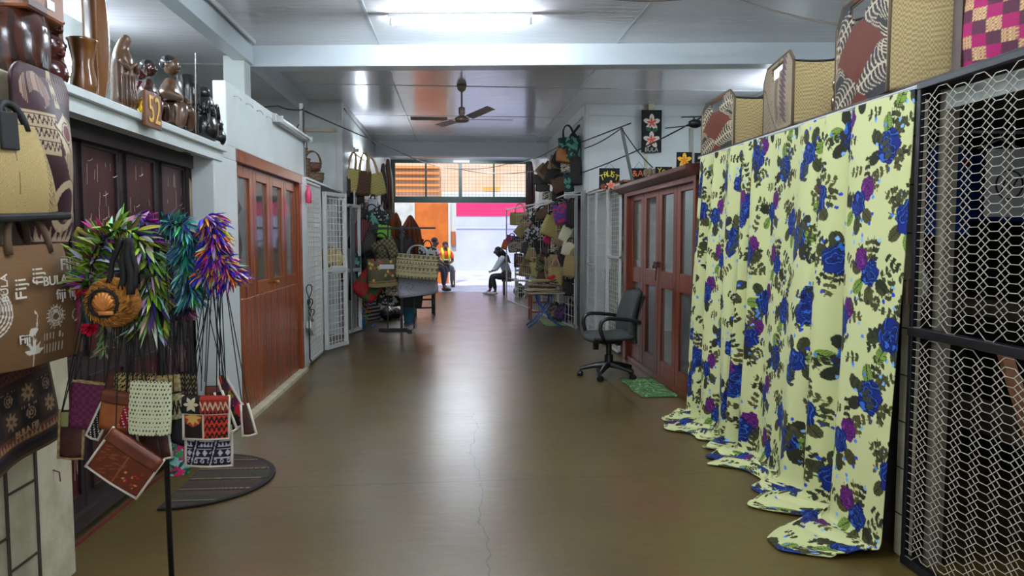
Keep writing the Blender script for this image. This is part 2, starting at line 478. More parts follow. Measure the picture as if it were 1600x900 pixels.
def skew_box(name, p, q, th, z0, z1, m):
    a = MB(); d = (Vector(q) - Vector(p)); n = Vector((-d.y, d.x)).normalized() * th
    p = Vector(p); q = Vector(q)
    c = [p, q, q + n, p + n]
    a.add([(v.x, v.y, z) for z in (z0, z1) for v in c], [(3, 2, 1, 0), (4, 5, 6, 7), (0, 1, 5, 4), (1, 2, 6, 5), (2, 3, 7, 6), (3, 0, 4, 7)])
    return tag(a.build(name, m, bevel=.008), kind='structure')
skew_box('trim_10', (-2.3, 8.40), (4.4, 7.72), .24, 3.37, 3.6, m_beam)
sbox('trim_11', -2.32, -2.16, -6, 8.3, 3.37, 3.6, m=m_beam, bevel=.006)
sbox('trim_12', -2.30, -2.2, 8.5, 11.6, 3.42, 3.6, m=m_beam)
sbox('trim_13', -1.7, 2.05, 16.3, 16.6, 3.28, 3.6, m=m_beam)
sbox('trim_14', -2.12, -2.1, -6, 8.2, 3.56, 3.6, m=m_white)
sbox('wall_left', -2.42, -2.2, 8.1, 8.34, 0, 3.42, m=m_wall, bevel=.01)      # post under the beams

# cross walls where the hall narrows
sbox('wall_left', -3.62, -1.7, 11.6, 11.75, 0, 3.6)
sbox('wall_right', 2.05, 4.4, 11.6, 11.75, 0, 3.6, m=m_cool)
# narrow hall: full upper wall above open stall fronts
sbox('wall_left', -1.85, -1.7, 11.76, 20.2, 2.25, 3.6)
sbox('wall_right', 2.05, 2.2, 11.76, 20.2, 2.25, 3.6)
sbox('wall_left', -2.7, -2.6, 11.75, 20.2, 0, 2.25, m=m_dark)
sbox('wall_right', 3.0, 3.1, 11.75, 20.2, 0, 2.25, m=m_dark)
for y in (11.76, 14.4, 17.2, 19.9):
    sbox('wall_left', -1.82, -1.7, y, y + .16, 0, 2.25, m=m_wall)
    sbox('wall_right', 2.05, 2.17, y, y + .16, 0, 2.25, m=m_wall)
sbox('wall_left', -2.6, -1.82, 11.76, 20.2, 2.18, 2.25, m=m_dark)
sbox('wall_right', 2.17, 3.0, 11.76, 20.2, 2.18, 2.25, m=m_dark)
# end wall beside the opening
sbox('wall_end', -3.62, -1.7, 20.2, 20.4, 0, 3.6)
sbox('wall_end', 2.05, 4.4, 20.2, 20.4, 0, 3.6)
for i, (x, y) in enumerate([(4.395, 11.59)]):
    sbox('trim_15', 3.02, 3.06, 11.575, 11.6, 2.2, 3.6, m=m_cream)
    sbox('trim_16', 2.1, 4.38, 11.58, 11.6, 3.42, 3.44, m=m_white)
    sbox('trim_17', 2.06, 2.12, 11.56, 11.6, 2.2, 3.6, m=m_white)
sbox('trim_18', -1.78, -1.7, 11.54, 11.6, 0, 3.6, m=m_white)
sbox('trim_19', -2.6, -1.78, 11.55, 11.6, 3.12, 3.18, m=m_cream)

# left partition
sbox('wall_left', -2.3, -1.7, -6, 3.36, 0, 2.14, m=m_cream, bevel=.012)
g = MB()
for y in (2.62, 2.86, 3.06): g.bb(-1.7, -1.694, y, y + .016, 0, 1.2)
for z, y0, y1 in ((.22, 2.88, 3.06), (.52, 2.88, 3.06), (.36, 2.64, 2.86), (1.02, 2.4, 3.36), (1.5, 3.06, 3.36)): g.bb(-1.7, -1.695, y0, y1, z, z + .009)
tag(g.build('wall_left', m_groove), kind='structure')
sbox('wall_left', -1.86, -1.7, 5.42, 5.98, 0, 2.1, m=m_cool, bevel=.008)
sbox('wall_left', -1.8, -1.7, 5.75, 8.68, 2.2, 2.68, m=m_cool, bevel=.008)
sbox('wall_left', -1.8, -1.7, 5.5, 5.98, 2.1, 2.2, m=m_cool)
sbox('wall_left', -1.95, -1.7, 8.44, 8.72, 0, 2.2, m=m_cool, bevel=.008)
sbox('trim_20', -2.3, -1.66, 3.2, 5.62, 2.13, 2.17, m=m_cool, bevel=.004)   # shelf board over the dark doors
sbox('trim_21', -1.74, -1.69, 3.36, 5.6, 2.06, 2.13, m=m_cool)
sbox('trim_22', -1.74, -1.66, 5.98, 8.44, 0, .035, m=m_cream)            # pale threshold
sbox('trim_23', -1.86, -1.84, 3.36, 5.42, 0, .006, m=mat('red_sill', (96, 22, 26), .5))

# right partition
sbox('wall_right', 2.1, 2.32, 6.08, 6.3, 0, 1.28, m=m_wall, bevel=.01)
g = MB()
for z in (.32, .64, .96): g.bb(2.097, 2.1, 6.08, 6.3, z, z + .008)
for z in (.32, .64, .96): g.bb(2.1, 2.32, 6.077, 6.08, z, z + .008)
tag(g.build('wall_right', m_groove), kind='structure')
sbox('wall_right', 2.085, 2.12, 3.18, 3.28, 0, 2.12, m=m_cream, bevel=.01)
g = MB()
for k in range(9): g.bb(2.083, 2.085, 3.18, 3.28, .22 * k + .2, .22 * k + .206)
tag(g.build('wall_right', m_groove), kind='structure')
sbox('trim_24', 2.08, 2.5, 1.0, 6.22, 2.17, 2.2, m=mat('worn_dark_board', (44, 34, 32), .6, tex='noise', c2=(70, 58, 56), scale=9))   # shelf over curtain and mesh
sbox('wall_right', 2.13, 2.17, 3.28, 6.08, 0, 2.16, m=m_dark)
sbox('wall_right', 3.6, 3.66, 1.0, 4.9, 0, 2.17, m=m_dark)
sbox('wall_right', 2.1, 3.66, .95, 1.0, 0, 2.17, m=m_dark)  # wall added out of view to stop daylight entering the mesh stall
sbox('wall_right', 2.17, 3.66, 4.9, 4.95, 0, 2.17, m=m_dark)
sbox('wall_right', 2.5, 3.66, 1.0, 4.95, 2.17, 2.2, m=m_dark)  # dark roof added to keep tube light out of the stall

sbox('trim_40', 2.24, 3.3, 6.2, 9.12, 2.14, 2.2, m=m_dark)
# outside: the building across the street
m_lav = mat('lavender_wall', (172, 176, 214), .6, tex='noise', c2=(184, 188, 222), scale=.8)
m_pink = mat('pink_band', (214, 36, 96), .5)
m_peach = mat('peach_wall', (212, 170, 134), .6, tex='noise', c2=(222, 188, 162), scale=.7)
sbox('wall_outside', -14, 14, 31, 31.4, 0, 2.42, m=m_lav)
sbox('wall_outside', -14, 14, 30.97, 31.4, 2.42, 3.0, m=m_pink)
sbox('wall_outside', -14, 14, 31.05, 31.4, 3.0, 5.6, m=m_peach)
sbox('trim_25', -14, 14, 30.95, 31, 1.9, 1.93, m=m_white)
sbox('trim_26', -.5, 14, 30.9, 31.05, 3.05, 3.42, m=m_white)
sbox('trim_27', 1.2, 1.9, 30.86, 30.92, 3.5, 3.62, m=mat('ochre_sign', (206, 160, 70), .5))
for k in range(5):
    sbox('trim_%d' % (28 + k), -14, -.6, 30.9 - .05 * k, 31.05, 3.4 + k * .24, 3.5 + k * .24, m=mat('orange_slat', (214, 136, 66), .5))
sbox('wall_outside', -3.4, -1.32, 24.6, 24.8, 0, 2.66, m=mat('street_block', (176, 176, 168), .6, tex='noise', c2=(196, 196, 190), scale=4))
m_or = mat('orange_door', (186, 92, 20), .5, tex='noise', c2=(200, 106, 30), scale=3)
d = structure('door_1', (-.75, 24.6, 0))
q = MB(); q.bb(-1.32, -.2, 24.55, 24.62, 0, 2.66); q.build('door_leaf', m_or, d, bevel=.01)
q = MB(); q.bb(-.2, -.12, 24.5, 24.62, 0, 2.66); q.bb(-1.36, -1.3, 24.5, 24.62, 0, 2.66); q.build('door_frame', m_white, d)
q = MB(); q.bb(-.1, .04, 24.45, 24.6, 1.25, 1.72); tag(q.build('meter_box', mat('meter_brown', (170, 92, 50), .5), bevel=.01), 'small brown box fixed beside the orange door outside', 'box')
q = MB(); q.bb(-.12, .06, 24.6, 24.7, 0, 2.66); tag(q.build('wall_outside', m_white), kind='structure')

# transom grille over the opening
t = thing('transom_grille', 'dark green framed wire grille filling the top of the far opening', 'grille', (.2, 20.2, 2.47))
q = MB()
q.bb(-1.7, 2.05, 20.14, 20.26, 2.46, 2.62); q.bb(-1.7, 2.05, 20.16, 20.24, 3.52, 3.598)
q.bb(-1.7, -1.58, 20.15, 20.25, 2.62, 3.52); q.bb(1.95, 2.05, 20.15, 20.25, 2.62, 3.52)
q.build('frame', m_green, t)
for x, w in ((-.76, .05), (.17, .09), (1.08, .04)):
    q = MB(); q.bb(x - w / 2, x + w / 2, 20.15, 20.25, 2.62, 3.52); q.build('mullion', m_green, t)
q = MB(); y = 20.2
for k in range(38): q.bb(-1.6 + k * .095, -1.594 + k * .095, y, y + .006, 2.6, 3.54)
for k in range(10): q.bb(-1.6, 1.97, y + .006, y + .012, 2.68 + k * .095, 2.686 + k * .095)
q.build('wire_mesh', mat('rusty_wire', (96, 70, 46), .5), t)
q = MB(); q.bb(-.02, .42, 20.12, 20.15, 3.54, 3.6); q.build('name_plate', m_white, t)
for x in (-1.66, 2.0): sbox('wall_end', x - .05, x + .05, 20.16, 20.26, 0, 2.46, m=m_green)

# ------------------------------------------------------------------ lights
def tube_lamp(c, rz, label, group=None, lit=True, L=1.25, up=1, wall=False):
    t = thing('tube_light', label, 'light', c, rz, group)
    M = T(c, rz)
    if c[2] < 3.5:
        for s in (-1, 1): q = MB(M); q.tube([(s * L * .4, 0, 0), (s * L * .4, 0, 3.6 - c[2])], .004, 5); q.build('hanging_rod', m_white, t)
    q = MB(M); q.box((0, 0, -.02), (L + .1, .06, .04)); q.build('batten', m_white, t, bevel=.004)
    for s in (-1, 1):
        q = MB(M); q.box((s * (L / 2 + .03), 0, -.07), (.025, .045, .075)); q.build('end_holder', m_white, t)
    q = MB(M); q.tube([(-L / 2, 0, -.085), (L / 2, 0, -.085)], .016, 12)
    q.build('tube', mat('lit_tube', (226, 238, 250), emit=TUBE_STRENGTH) if lit else mat('unlit_tube', (236, 240, 240), .2), t, smooth=True)
    return t
tube_lamp((.07, 7.07, 3.6), R(-5.3), 'lit fluorescent tube on the ceiling in front of the cross beam')
tube_lamp((.2, 3.0, 3.6), R(-3), 'lit fluorescent tube on the ceiling directly overhead')
tube_lamp((.2, -1.6, 3.6), R(-3), 'lit fluorescent tube on the ceiling behind the viewer')
tube_lamp((-2.9, 4.4, 3.2), PI / 2, 'lit fluorescent tube over the left stall with the carvings')
tube_lamp((-2.9, 1.4, 3.2), PI / 2, 'lit fluorescent tube over the nearest left stall')
tube_lamp((.2, 18.4, 3.6), R(-2), 'added fluorescent tube hidden behind the far beam to brighten the hall end')  # unseen tube added behind the beam to brighten the far corridor
tube_lamp((3.5, 3.4, 3.2), PI / 2, 'lit fluorescent tube over the right stall with the baskets')
# wall mounted tubes
def wall_tube(c, L, label, lit, side=1, E=50):
    t = thing('tube_light', label, 'light', c, 0)
    q = MB(); q.bb(c[0] - .035 * side, c[0] + .0, c[1] - L / 2, c[1] + L / 2, c[2] - .03, c[2] + .05); q.build('batten', m_white, t, bevel=.004)
    for s in (-1, 1):
        q = MB(); q.bb(c[0], c[0] + .06 * side, c[1] + s * (L / 2 - .03) - .015, c[1] + s * (L / 2 - .03) + .015, c[2] - .03, c[2] + .03); q.build('end_holder', m_white, t)
    q = MB(); q.tube([(c[0] + .04 * side, c[1] - L / 2 + .03, c[2]), (c[0] + .04 * side, c[1] + L / 2 - .03, c[2])], .017, 10)
    q.build('tube', mat('lit_wall_tube_%d' % E, (226, 238, 250), emit=E) if lit else mat('unlit_tube', (236, 240, 240), .2), t, smooth=True)
wall_tube((-1.665, 7.9, 2.62), 1.5, 'unlit fluorescent tube on the white wall over the left wooden doors', False)
wall_tube((-1.665, 13.4, 2.98), 1.3, 'lit fluorescent tube high on the far left wall over hanging bags', True)
wall_tube((-3.585, 7.4, 3.05), 1.0, 'added fluorescent tube hidden behind the carvings to brighten the stall ceiling', True, E=48)  # added behind the figures so the left stall ceiling looks lit
wall_tube((4.365, 9.6, 3.15), 1.0, 'added fluorescent tube hidden behind the woven baskets to brighten the ceiling', True, side=-1, E=70)  # out-of-sight tube added for the bright ceiling patch at right
wall_tube((3.585, 2.6, 1.95), 1.0, 'added dim tube out of view that brightens the stall behind the mesh screen', True, side=-1, E=14)  # invented lamp outside the frame, lifts the dark mesh stall

# ================================================================== DOORS
m_mar = mat('maroon_door', (56, 16, 16), .36, tex='noise', c2=(76, 24, 22), scale=5, bump=.1, bscale=30)
m_marf = mat('maroon_frame', (36, 24, 26), .45, tex='noise', c2=(50, 36, 38), scale=7)
m_scr = mat('bare_scratch', (200, 180, 168), .7)
m_wood = mat('varnished_timber', (116, 52, 18), .26, tex='wave', c2=(142, 70, 28), scale=1.6, stretch=(6, 6, .6), lo=.2, hi=.8, coat=.2)
m_red = mat('redwood_timber', (80, 30, 14), .34, tex='wave', c2=(104, 44, 22), scale=1.6, stretch=(6, 6, .6), lo=.2, hi=.8, coat=.08, spec=.35)
m_redd = mat('dark_cornice', (62, 28, 22), .35, tex='noise', c2=(84, 42, 34), scale=8)
m_brass = mat('dull_brass', (150, 120, 70), .35, metal=.8)
def glass(name, c=(200, 205, 200), a=.35):
    m = mat(name, c, .05, alpha=a, spec=.8); return m
m_glass = glass('door_glass', (120, 124, 118), .28)

# dark maroon panelled doors, left
d = structure('door_2', (-1.88, 4.4, 0)); X = -1.9
y0, y1, n = 3.36, 5.42, 4; w = (y1 - y0) / n
for k in range(n):
    a = y0 + k * w; b = a + w - .008
    q = MB(); q.bb(X - .05, X, a, b, .05, 2.06); lf = q.build('door_leaf', m_marf, d, bevel=.004)
    for z0, z1 in ((.2, .78), (.9, 1.98)):
        q = MB(); q.bb(X - .01, X + .006, a + .07, b - .07, z0, z1); q.build('panel', m_mar, lf, bevel=.012)
        q = MB()
        for p_, r_ in (((X + .008, a + .06, z0), (X + .008, a + .06, z1)), ((X + .008, b - .06, z0), (X + .008, b - .06, z1)), ((X + .008, a + .06, z1), (X + .008, b - .06, z1)), ((X + .008, a + .06, z0), (X + .008, b - .06, z0))): q.bar(p_, r_, .018)
        q.build('moulding', m_marf, lf)
    random.seed(40 + k); q = MB()
    for i in range(26):
        y = random.uniform(a + .09, b - .09); z = random.uniform(1.0, 1.9) if i > 7 else random.uniform(.25, .75); l = random.uniform(.02, .12)
        q.bar((X + .0155, y, z), (X + .0155, y + random.uniform(-.012, .012), z + l), .0016)
    for i in range(4):
        y = random.uniform(a + .08, b - .1); z = random.uniform(1.3, 1.9)
        q.tube([(X + .0155, y + .05 * t / 5, z + .015 * (t / 5) ** 2 * 1.0) for t in range(6)], .0022, 5)
    q.build('scratches', m_scr, lf)
q = MB(); q.bb(X - .08, X + .02, 3.34, 3.39, .05, 2.06); q.bb(X - .08, X + .02, 5.38, 5.44, .05, 2.06); q.bb(X - .08, X + .06, 3.34, 5.44, 1.99, 2.08); q.bb(X - .08, X + .04, 3.36, 5.42, .05, .12); q.build('door_frame', m_marf, d)
q = MB(); q.tube([(X + .01, 4.16, 1.0), (X + .05, 4.16, 1.0), (X + .05, 4.16, .9), (X + .01, 4.16, .9)], .007, 8); q.build('door_handle', m_brass, d)
# curled wood scraps at the sill
# wooden doors, left: tongue and groove below, tall panes above
d = structure('door_3', (-1.75, 7.2, 0)); X = -1.74
y0, y1, n = 6.0, 8.34, 4; w = (y1 - y0) / n
for k in range(n):
    a = y0 + k * w; b = a + w - .01; q = MB()
    q.bb(X - .045, X, a, a + .1, .04, 2.1); q.bb(X - .045, X, b - .1, b, .04, 2.1)
    q.bb(X - .045, X, a + .1, b - .1, 2.0, 2.1); q.bb(X - .045, X + .003, a + .1, b - .1, 1.0, 1.12)
    lf = q.build('door_leaf', m_wood, d, bevel=.004)
    q = MB(); nb = 6; bw = (w - .01) / nb
    for j in range(nb): q.bb(X - .03, X + .012, a + j * bw + .003, a + (j + 1) * bw - .003, .04, 1.0)
    q.build('board_panel', m_wood, lf, bevel=.006)
    q = MB(); q.bb(X - .028, X - .022, a + .1, b - .1, 1.12, 2.0); q.build('pane', m_glass, lf)
q = MB(); q.bb(X - .06, X + .04, 5.96, 6.0, .035, 2.2); q.bb(X - .06, X + .04, 8.34, 8.44, .035, 2.2); q.bb(X - .06, X + .05, 5.96, 8.44, 2.1, 2.2)
q.build('door_frame', m_wood, d, bevel=.006)
q = MB(); q.ball((X + .04, 7.22, 1.08), .022); q.tube([(X, 7.22, 1.08), (X + .04, 7.22, 1.08)], .009); q.build('knob', m_brass, d, smooth=True)
# things seen dimly behind the panes
rng = random.Random(5)
for k, lab in enumerate(['pale carved statuette behind the first pane of the left wooden doors', 'leafy craft bundle behind the second pane of the left wooden doors', 'dark stacked carvings behind the third pane of the left wooden doors']):
    y = 6.35 + k * .6; q = MB(); z = .62
    prof = [(.1, 0), (.12, .1), (.07, .3), (.1, .5), (.05, .8), (.08, .9), (.01, 1.1)]
    q.lathe([(r * rng.uniform(.8, 1.2), z_ * 1.0) for r, z_ in prof], 12, (-2.2, y, .9))
    tag(q.build('carving', mat('dim_%d' % k, [(150, 130, 100), (60, 84, 50), (70, 44, 34)][k], .5), smooth=True), lab, 'carving')
q = MB(); q.bb(-2.4, -2.0, 6.05, 8.06, .84, .9); [q.bb(-2.4, -2.36, y, y + .04, 0, .84) for y in (6.05, 7.1, 8.02)]; [q.bb(-2.04, -2.0, y, y + .04, 0, .84) for y in (6.05, 7.1, 8.02)]
tag(q.build('display_table', m_wood, bevel=.004), 'low timber display table behind the left wooden doors', 'table')
sbox('wall_left', -2.66, -2.6, 5.98, 8.44, 0, 2.5, m=m_dark)

# red-brown glazed doors, right
d = structure('door_4', (2.12, 7.7, 0)); X = 2.14
y0, y1, n = 6.36, 8.86, 4; w = (y1 - y0) / n
for k in range(n):
    a = y0 + k * w + .005; b = a + w - .01; q = MB(); sw = .11
    q.bb(X, X + .045, a, a + sw, .06, 2.06); q.bb(X, X + .045, b - sw, b, .06, 2.06)
    q.bb(X, X + .045, a + sw, b - sw, 1.94, 2.06); q.bb(X, X + .045, a + sw, b - sw, .98, 1.16); q.bb(X, X + .045, a + sw, b - sw, .06, .22)
    lf = q.build('door_leaf', m_red, d, bevel=.005)
    for z0, z1 in ((.22, .98), (1.16, 1.94)):
        q = MB(); q.bb(X + .02, X + .026, a + sw, b - sw, z0, z1); q.build('pane', m_glass, lf)
q = MB(); q.bb(X - .05, X + .07, 6.29, 6.36, 0, 2.1); q.bb(X - .05, X + .07, 8.86, 9.0, 0, 2.1); q.bb(X - .05, X + .08, 6.29, 9.0, 2.0, 2.06); q.bb(X - .03, X + .08, 6.3, 9.0, 0, .06)
q.build('door_frame', m_red, d, bevel=.005)
q = MB(); q.prism([(X - .07, 2.05), (X - .14, 2.10), (X - .14, 2.14), (X + .1, 2.14), (X + .1, 2.05)], 6.28, 9.16, 'y')
q.build('cornice', m_redd, d, bevel=.006)
for y in (7.58, 7.66):
    q = MB(); q.ball((X - .035, y, 1.2), .02); q.tube([(X, y, 1.2), (X - .035, y, 1.2)], .008); q.build('knob', m_redd, d, smooth=True)
q = MB(); q.bb(X - .03, X, 7.56, 7.7, 1.22, 1.25); q.tube(arc((X - .02, 7.6, 1.24), (X - .02, 7.64, 1.05), .02), .006); q.build('bolt', mat('rusted_steel', (60, 40, 32), .6, metal=.4), d)
# inside the glazed shop
sbox('wall_right', 3.3, 3.36, 6.2, 9.2, 0, 2.1, m=mat('shop_cream', (150, 142, 112), .6, tex='noise', c2=(176, 168, 136), scale=2))
t = thing('shop_counter', 'pale counter with stacked goods behind the brown glazed doors', 'counter', (2.8, 7.4, 0))
q = MB(); q.bb(2.62, 3.0, 6.5, 8.3, .0, .86); q.build('body', mat('counter_grey', (96, 96, 92), .5), t, bevel=.01)
q = MB(); q.bb(2.58, 3.04, 6.45, 8.35, .86, .9); q.build('top', m_white, t, bevel=.005)
for k, (y, h, c) in enumerate([(6.75, .5, (170, 160, 140)), (7.35, .36, (96, 40, 60)), (7.95, .62, (60, 90, 84))]):
    q = MB(); q.lathe([(.07, 0), (.12, h * .2), (.1, h * .6), (.05, h * .8), (.08, h)], 14, (2.8, y, .9))
    tag(q.build('vase', mat('vase_%d' % k, c, .4), smooth=True), ['cream vase', 'plum-coloured vase', 'teal vase'][k] + ' on the counter behind the brown glazed doors', 'vase')

# ================================================================== FLORAL CURTAIN
def curtain():
    rng = np.random.RandomState(7); cv = Canvas(1.02, .92, .0024, C3(196, 198, 142), wrap=True)
    blues = [C3(14, 34, 112), C3(8, 16, 70), C3(40, 96, 180), C3(5, 8, 40)]
    purp = [C3(92, 20, 100), C3(60, 10, 72), C3(126, 46, 134), C3(34, 6, 50)]
    olive = [C3(58, 60, 30), C3(40, 40, 24), C3(74, 70, 34)]
    green = C3(118, 146, 58)
    def spray(x, y, a, n, c):
        for k in range(n):
            px, py = x + math.cos(a) * .028 * k, y + math.sin(a) * .028 * k
            cv.line((px, py), (px + math.cos(a) * .028, py + math.sin(a) * .028), .0035, c)
            for s in (-1, 1): cv.leaf(px, py, .03 * rng.uniform(.7, 1.1), .017, a + s * rng.uniform(.6, 1.1), c)
    spots = [(.16, .14), (.50, .10), (.84, .18), (.33, .34), (.68, .38), (.98, .44), (.12, .50), (.46, .60), (.80, .64), (.24, .78), (.62, .84), (.93, .86)]
    for i, (x, y) in enumerate(spots):
        for k in range(5):
            a = rng.uniform(0, 6.28); spray(x + math.cos(a) * .05, y + math.sin(a) * .05, a, rng.randint(2, 5), olive[rng.randint(3)])
        a0 = rng.uniform(0, 6.28)
        for k in range(4):
            a = a0 + k * .9; c = green if k == 2 else olive[rng.randint(3)]
            cv.ell(x + math.cos(a) * .085, y + math.sin(a) * .085, .036, .026, a, c, vein=C3(28, 30, 18))
        for k in range(9):
            a = rng.uniform(0, 6.28); r = rng.uniform(.07, .15)
            cv.ell(x + math.cos(a) * r, y + math.sin(a) * r, .009, .007, a, [C3(70, 130, 220), C3(30, 60, 180), C3(120, 170, 230)][rng.randint(3)])
        if i % 3 == 1: cv.rose(x + .055, y - .055, .05, purp, rng)
        cv.rose(x, y, .07 if i % 4 else .055, blues, rng)
        if i % 3 == 0: cv.rose(x - .045, y + .07, .052, blues, rng)
        if i % 5 == 3: cv.rose(x - .06, y - .05, .045, purp, rng)
    for k in range(64):
        x, y = rng.uniform(0, 1.02), rng.uniform(0, .92); spray(x, y, rng.uniform(0, 6.28), 3, olive[rng.randint(3)])
    # geometry
    nu, nv = 860, 620
    s = np.linspace(0, 1, nu); y = 6.04 - s * 2.84            # far -> near
    warp = s ** .8
    H = 2.165
    hem_s = np.array([0, .1, .2, .3, .36, .45, .5, .55, .63, .7, .76, .82, .86, .91, .96, 1.0])
    hem_d = np.array([.1, .3, .22, .1, .12, .26, .34, .12, .06, .2, .3, .14, .22, .38, .40, .2])
    hd = np.interp(s, hem_s, hem_d)
    k = np.ones(9) / 9; hd = np.convolve(np.pad(hd, 4, 'edge'), k, 'valid')
    ph = 2 * PI * (15 * (1 - (1 - s) ** 1.25) + 5 * (1 - s) ** 2 + 1.1 * np.sin(s * 5) + .35 * np.sin(s * 17))   # fold phase
    P = np.zeros((nv, nu, 3)); U = np.zeros((nv, nu)); V = np.zeros((nv, nu))
    fl = 2.165; tot = fl + .42
    for j in range(nv):
        t = j / (nv - 1) * tot
        down = min(t, fl); extra = max(0, t - fl) / .42
        z = H - down; f = down / fl
        amp = .018 + .026 * f + .008 * math.sin(f * 3)
        fold = np.sin(ph + .5 * np.sin(f * 2.2 + s * 9)) + .35 * np.sin(ph * .5 + 1.3 + f * 1.5) + .18 * np.sin(ph * 2.1 + f * 4)
        x = 2.045 - .05 * f - amp * fold * (.75 + .5 * np.sin(s * 13) ** 2)
        yy = y + .012 * np.cos(ph) * (1 + f)
        yy = yy + s * f * .03
        zz = np.full(nu, z)
        r = .09                                                # rounding where it meets the floor
        if t > fl - r and extra == 0: x = x - .5 * (t - (fl - r)) ** 2 / r
        if extra > 0:
            x = x - .5 * r - hd * extra * .95
            zz = .012 + .028 * (1 - extra) + .018 * np.sin(ph * .5 + extra * 3) ** 2 * math.sin(PI * min(1, extra * 1.1)) + .02 * np.abs(np.sin(extra * 7 + s * 21)) * (1 - extra)
            yy = yy + .035 * np.sin(ph * .37) * extra
        else:
            zz = np.maximum(zz, .045)
        P[j, :, 0] = x; P[j, :, 1] = yy; P[j, :, 2] = zz
        U[j] = warp * 3.9; V[j] = t
    U = U + .02 * np.sin(V * 2)
    c = cv.sample(U / 1.3, V / 1.3)
    o = painted('floral_curtain', P, c, mat('curtain_cloth', tex='attr', rough=.75, spec=.25), solid=.003)
    tag(o, 'long cream curtain printed with blue and purple roses, pooling on the floor', 'curtain')
    q = MB(); q.tube([(2.075, 3.2, 2.18), (2.075, 6.18, 2.18)], .006, 8); q.tube([(2.075, 3.2, 2.172), (2.075, 6.18, 2.172)], .003, 6)
    tag(q.build('curtain_wire', m_white), 'thin white curtain wire strung along the top of the floral curtain', 'wire')
curtain()

# ================================================================== EXPANDED MESH SCREEN
t = thing('mesh_screen', 'tall black framed screen of pale hexagonal wire mesh at the near right', 'screen', (2.1, 2.2, 0))
q = MB(); X = 2.07
q.bb(X - .015, X + .01, 3.15, 3.175, 0, 2.17); q.bb(X - .02, X + .02, 1.0, 1.04, 0, 2.17)
q.bb(X - .025, X + .02, 1.0, 3.17, 1.06, 1.1); q.bb(X - .018, X + .01, 1.0, 3.175, 2.155, 2.185); q.bb(X - .02, X + .02, 1.0, 3.17, 0, .04)
q.build('frame', m_black, t, bevel=.003)
q = MB(); p = .0355; e = .046; g_ = .066; per = e + g_
y = 2.99; k = 0
def zline(y0, z0, y1, z1, zlo, zhi, x):
    if z0 < zlo or z1 < zlo or z0 > zhi or z1 > zhi: return
    q.bar((x, y0, z0), (x, y1, z1), .003, .0026)
for (zlo, zhi) in ((.04, 1.065), (1.1, 2.16)):
    y = 3.15; k = 0
    while y > 1.5:
        off = (k % 2) * .5 * p; nl = int((zhi - zlo) / p) + 2
        for l in range(-1, nl + 1):
            z = zlo + off + l * p
            zline(y, z, y - e, z, zlo, zhi, X - .006)
            zline(y - e, z, y - per, z + 1.5 * p, zlo, zhi, X - .008)
            zline(y - e, z, y - per, z - 1.5 * p, zlo, zhi, X - .004)
        y -= per; k += 1
q.build('wire_mesh', mat('mesh_wire', (188, 180, 164), .4, metal=.2), t)
q = MB(); q.bb(X - .035, X - .015, 3.155, 3.17, 1.2, 1.32); q.build('latch', mat('rusted_steel'), t)

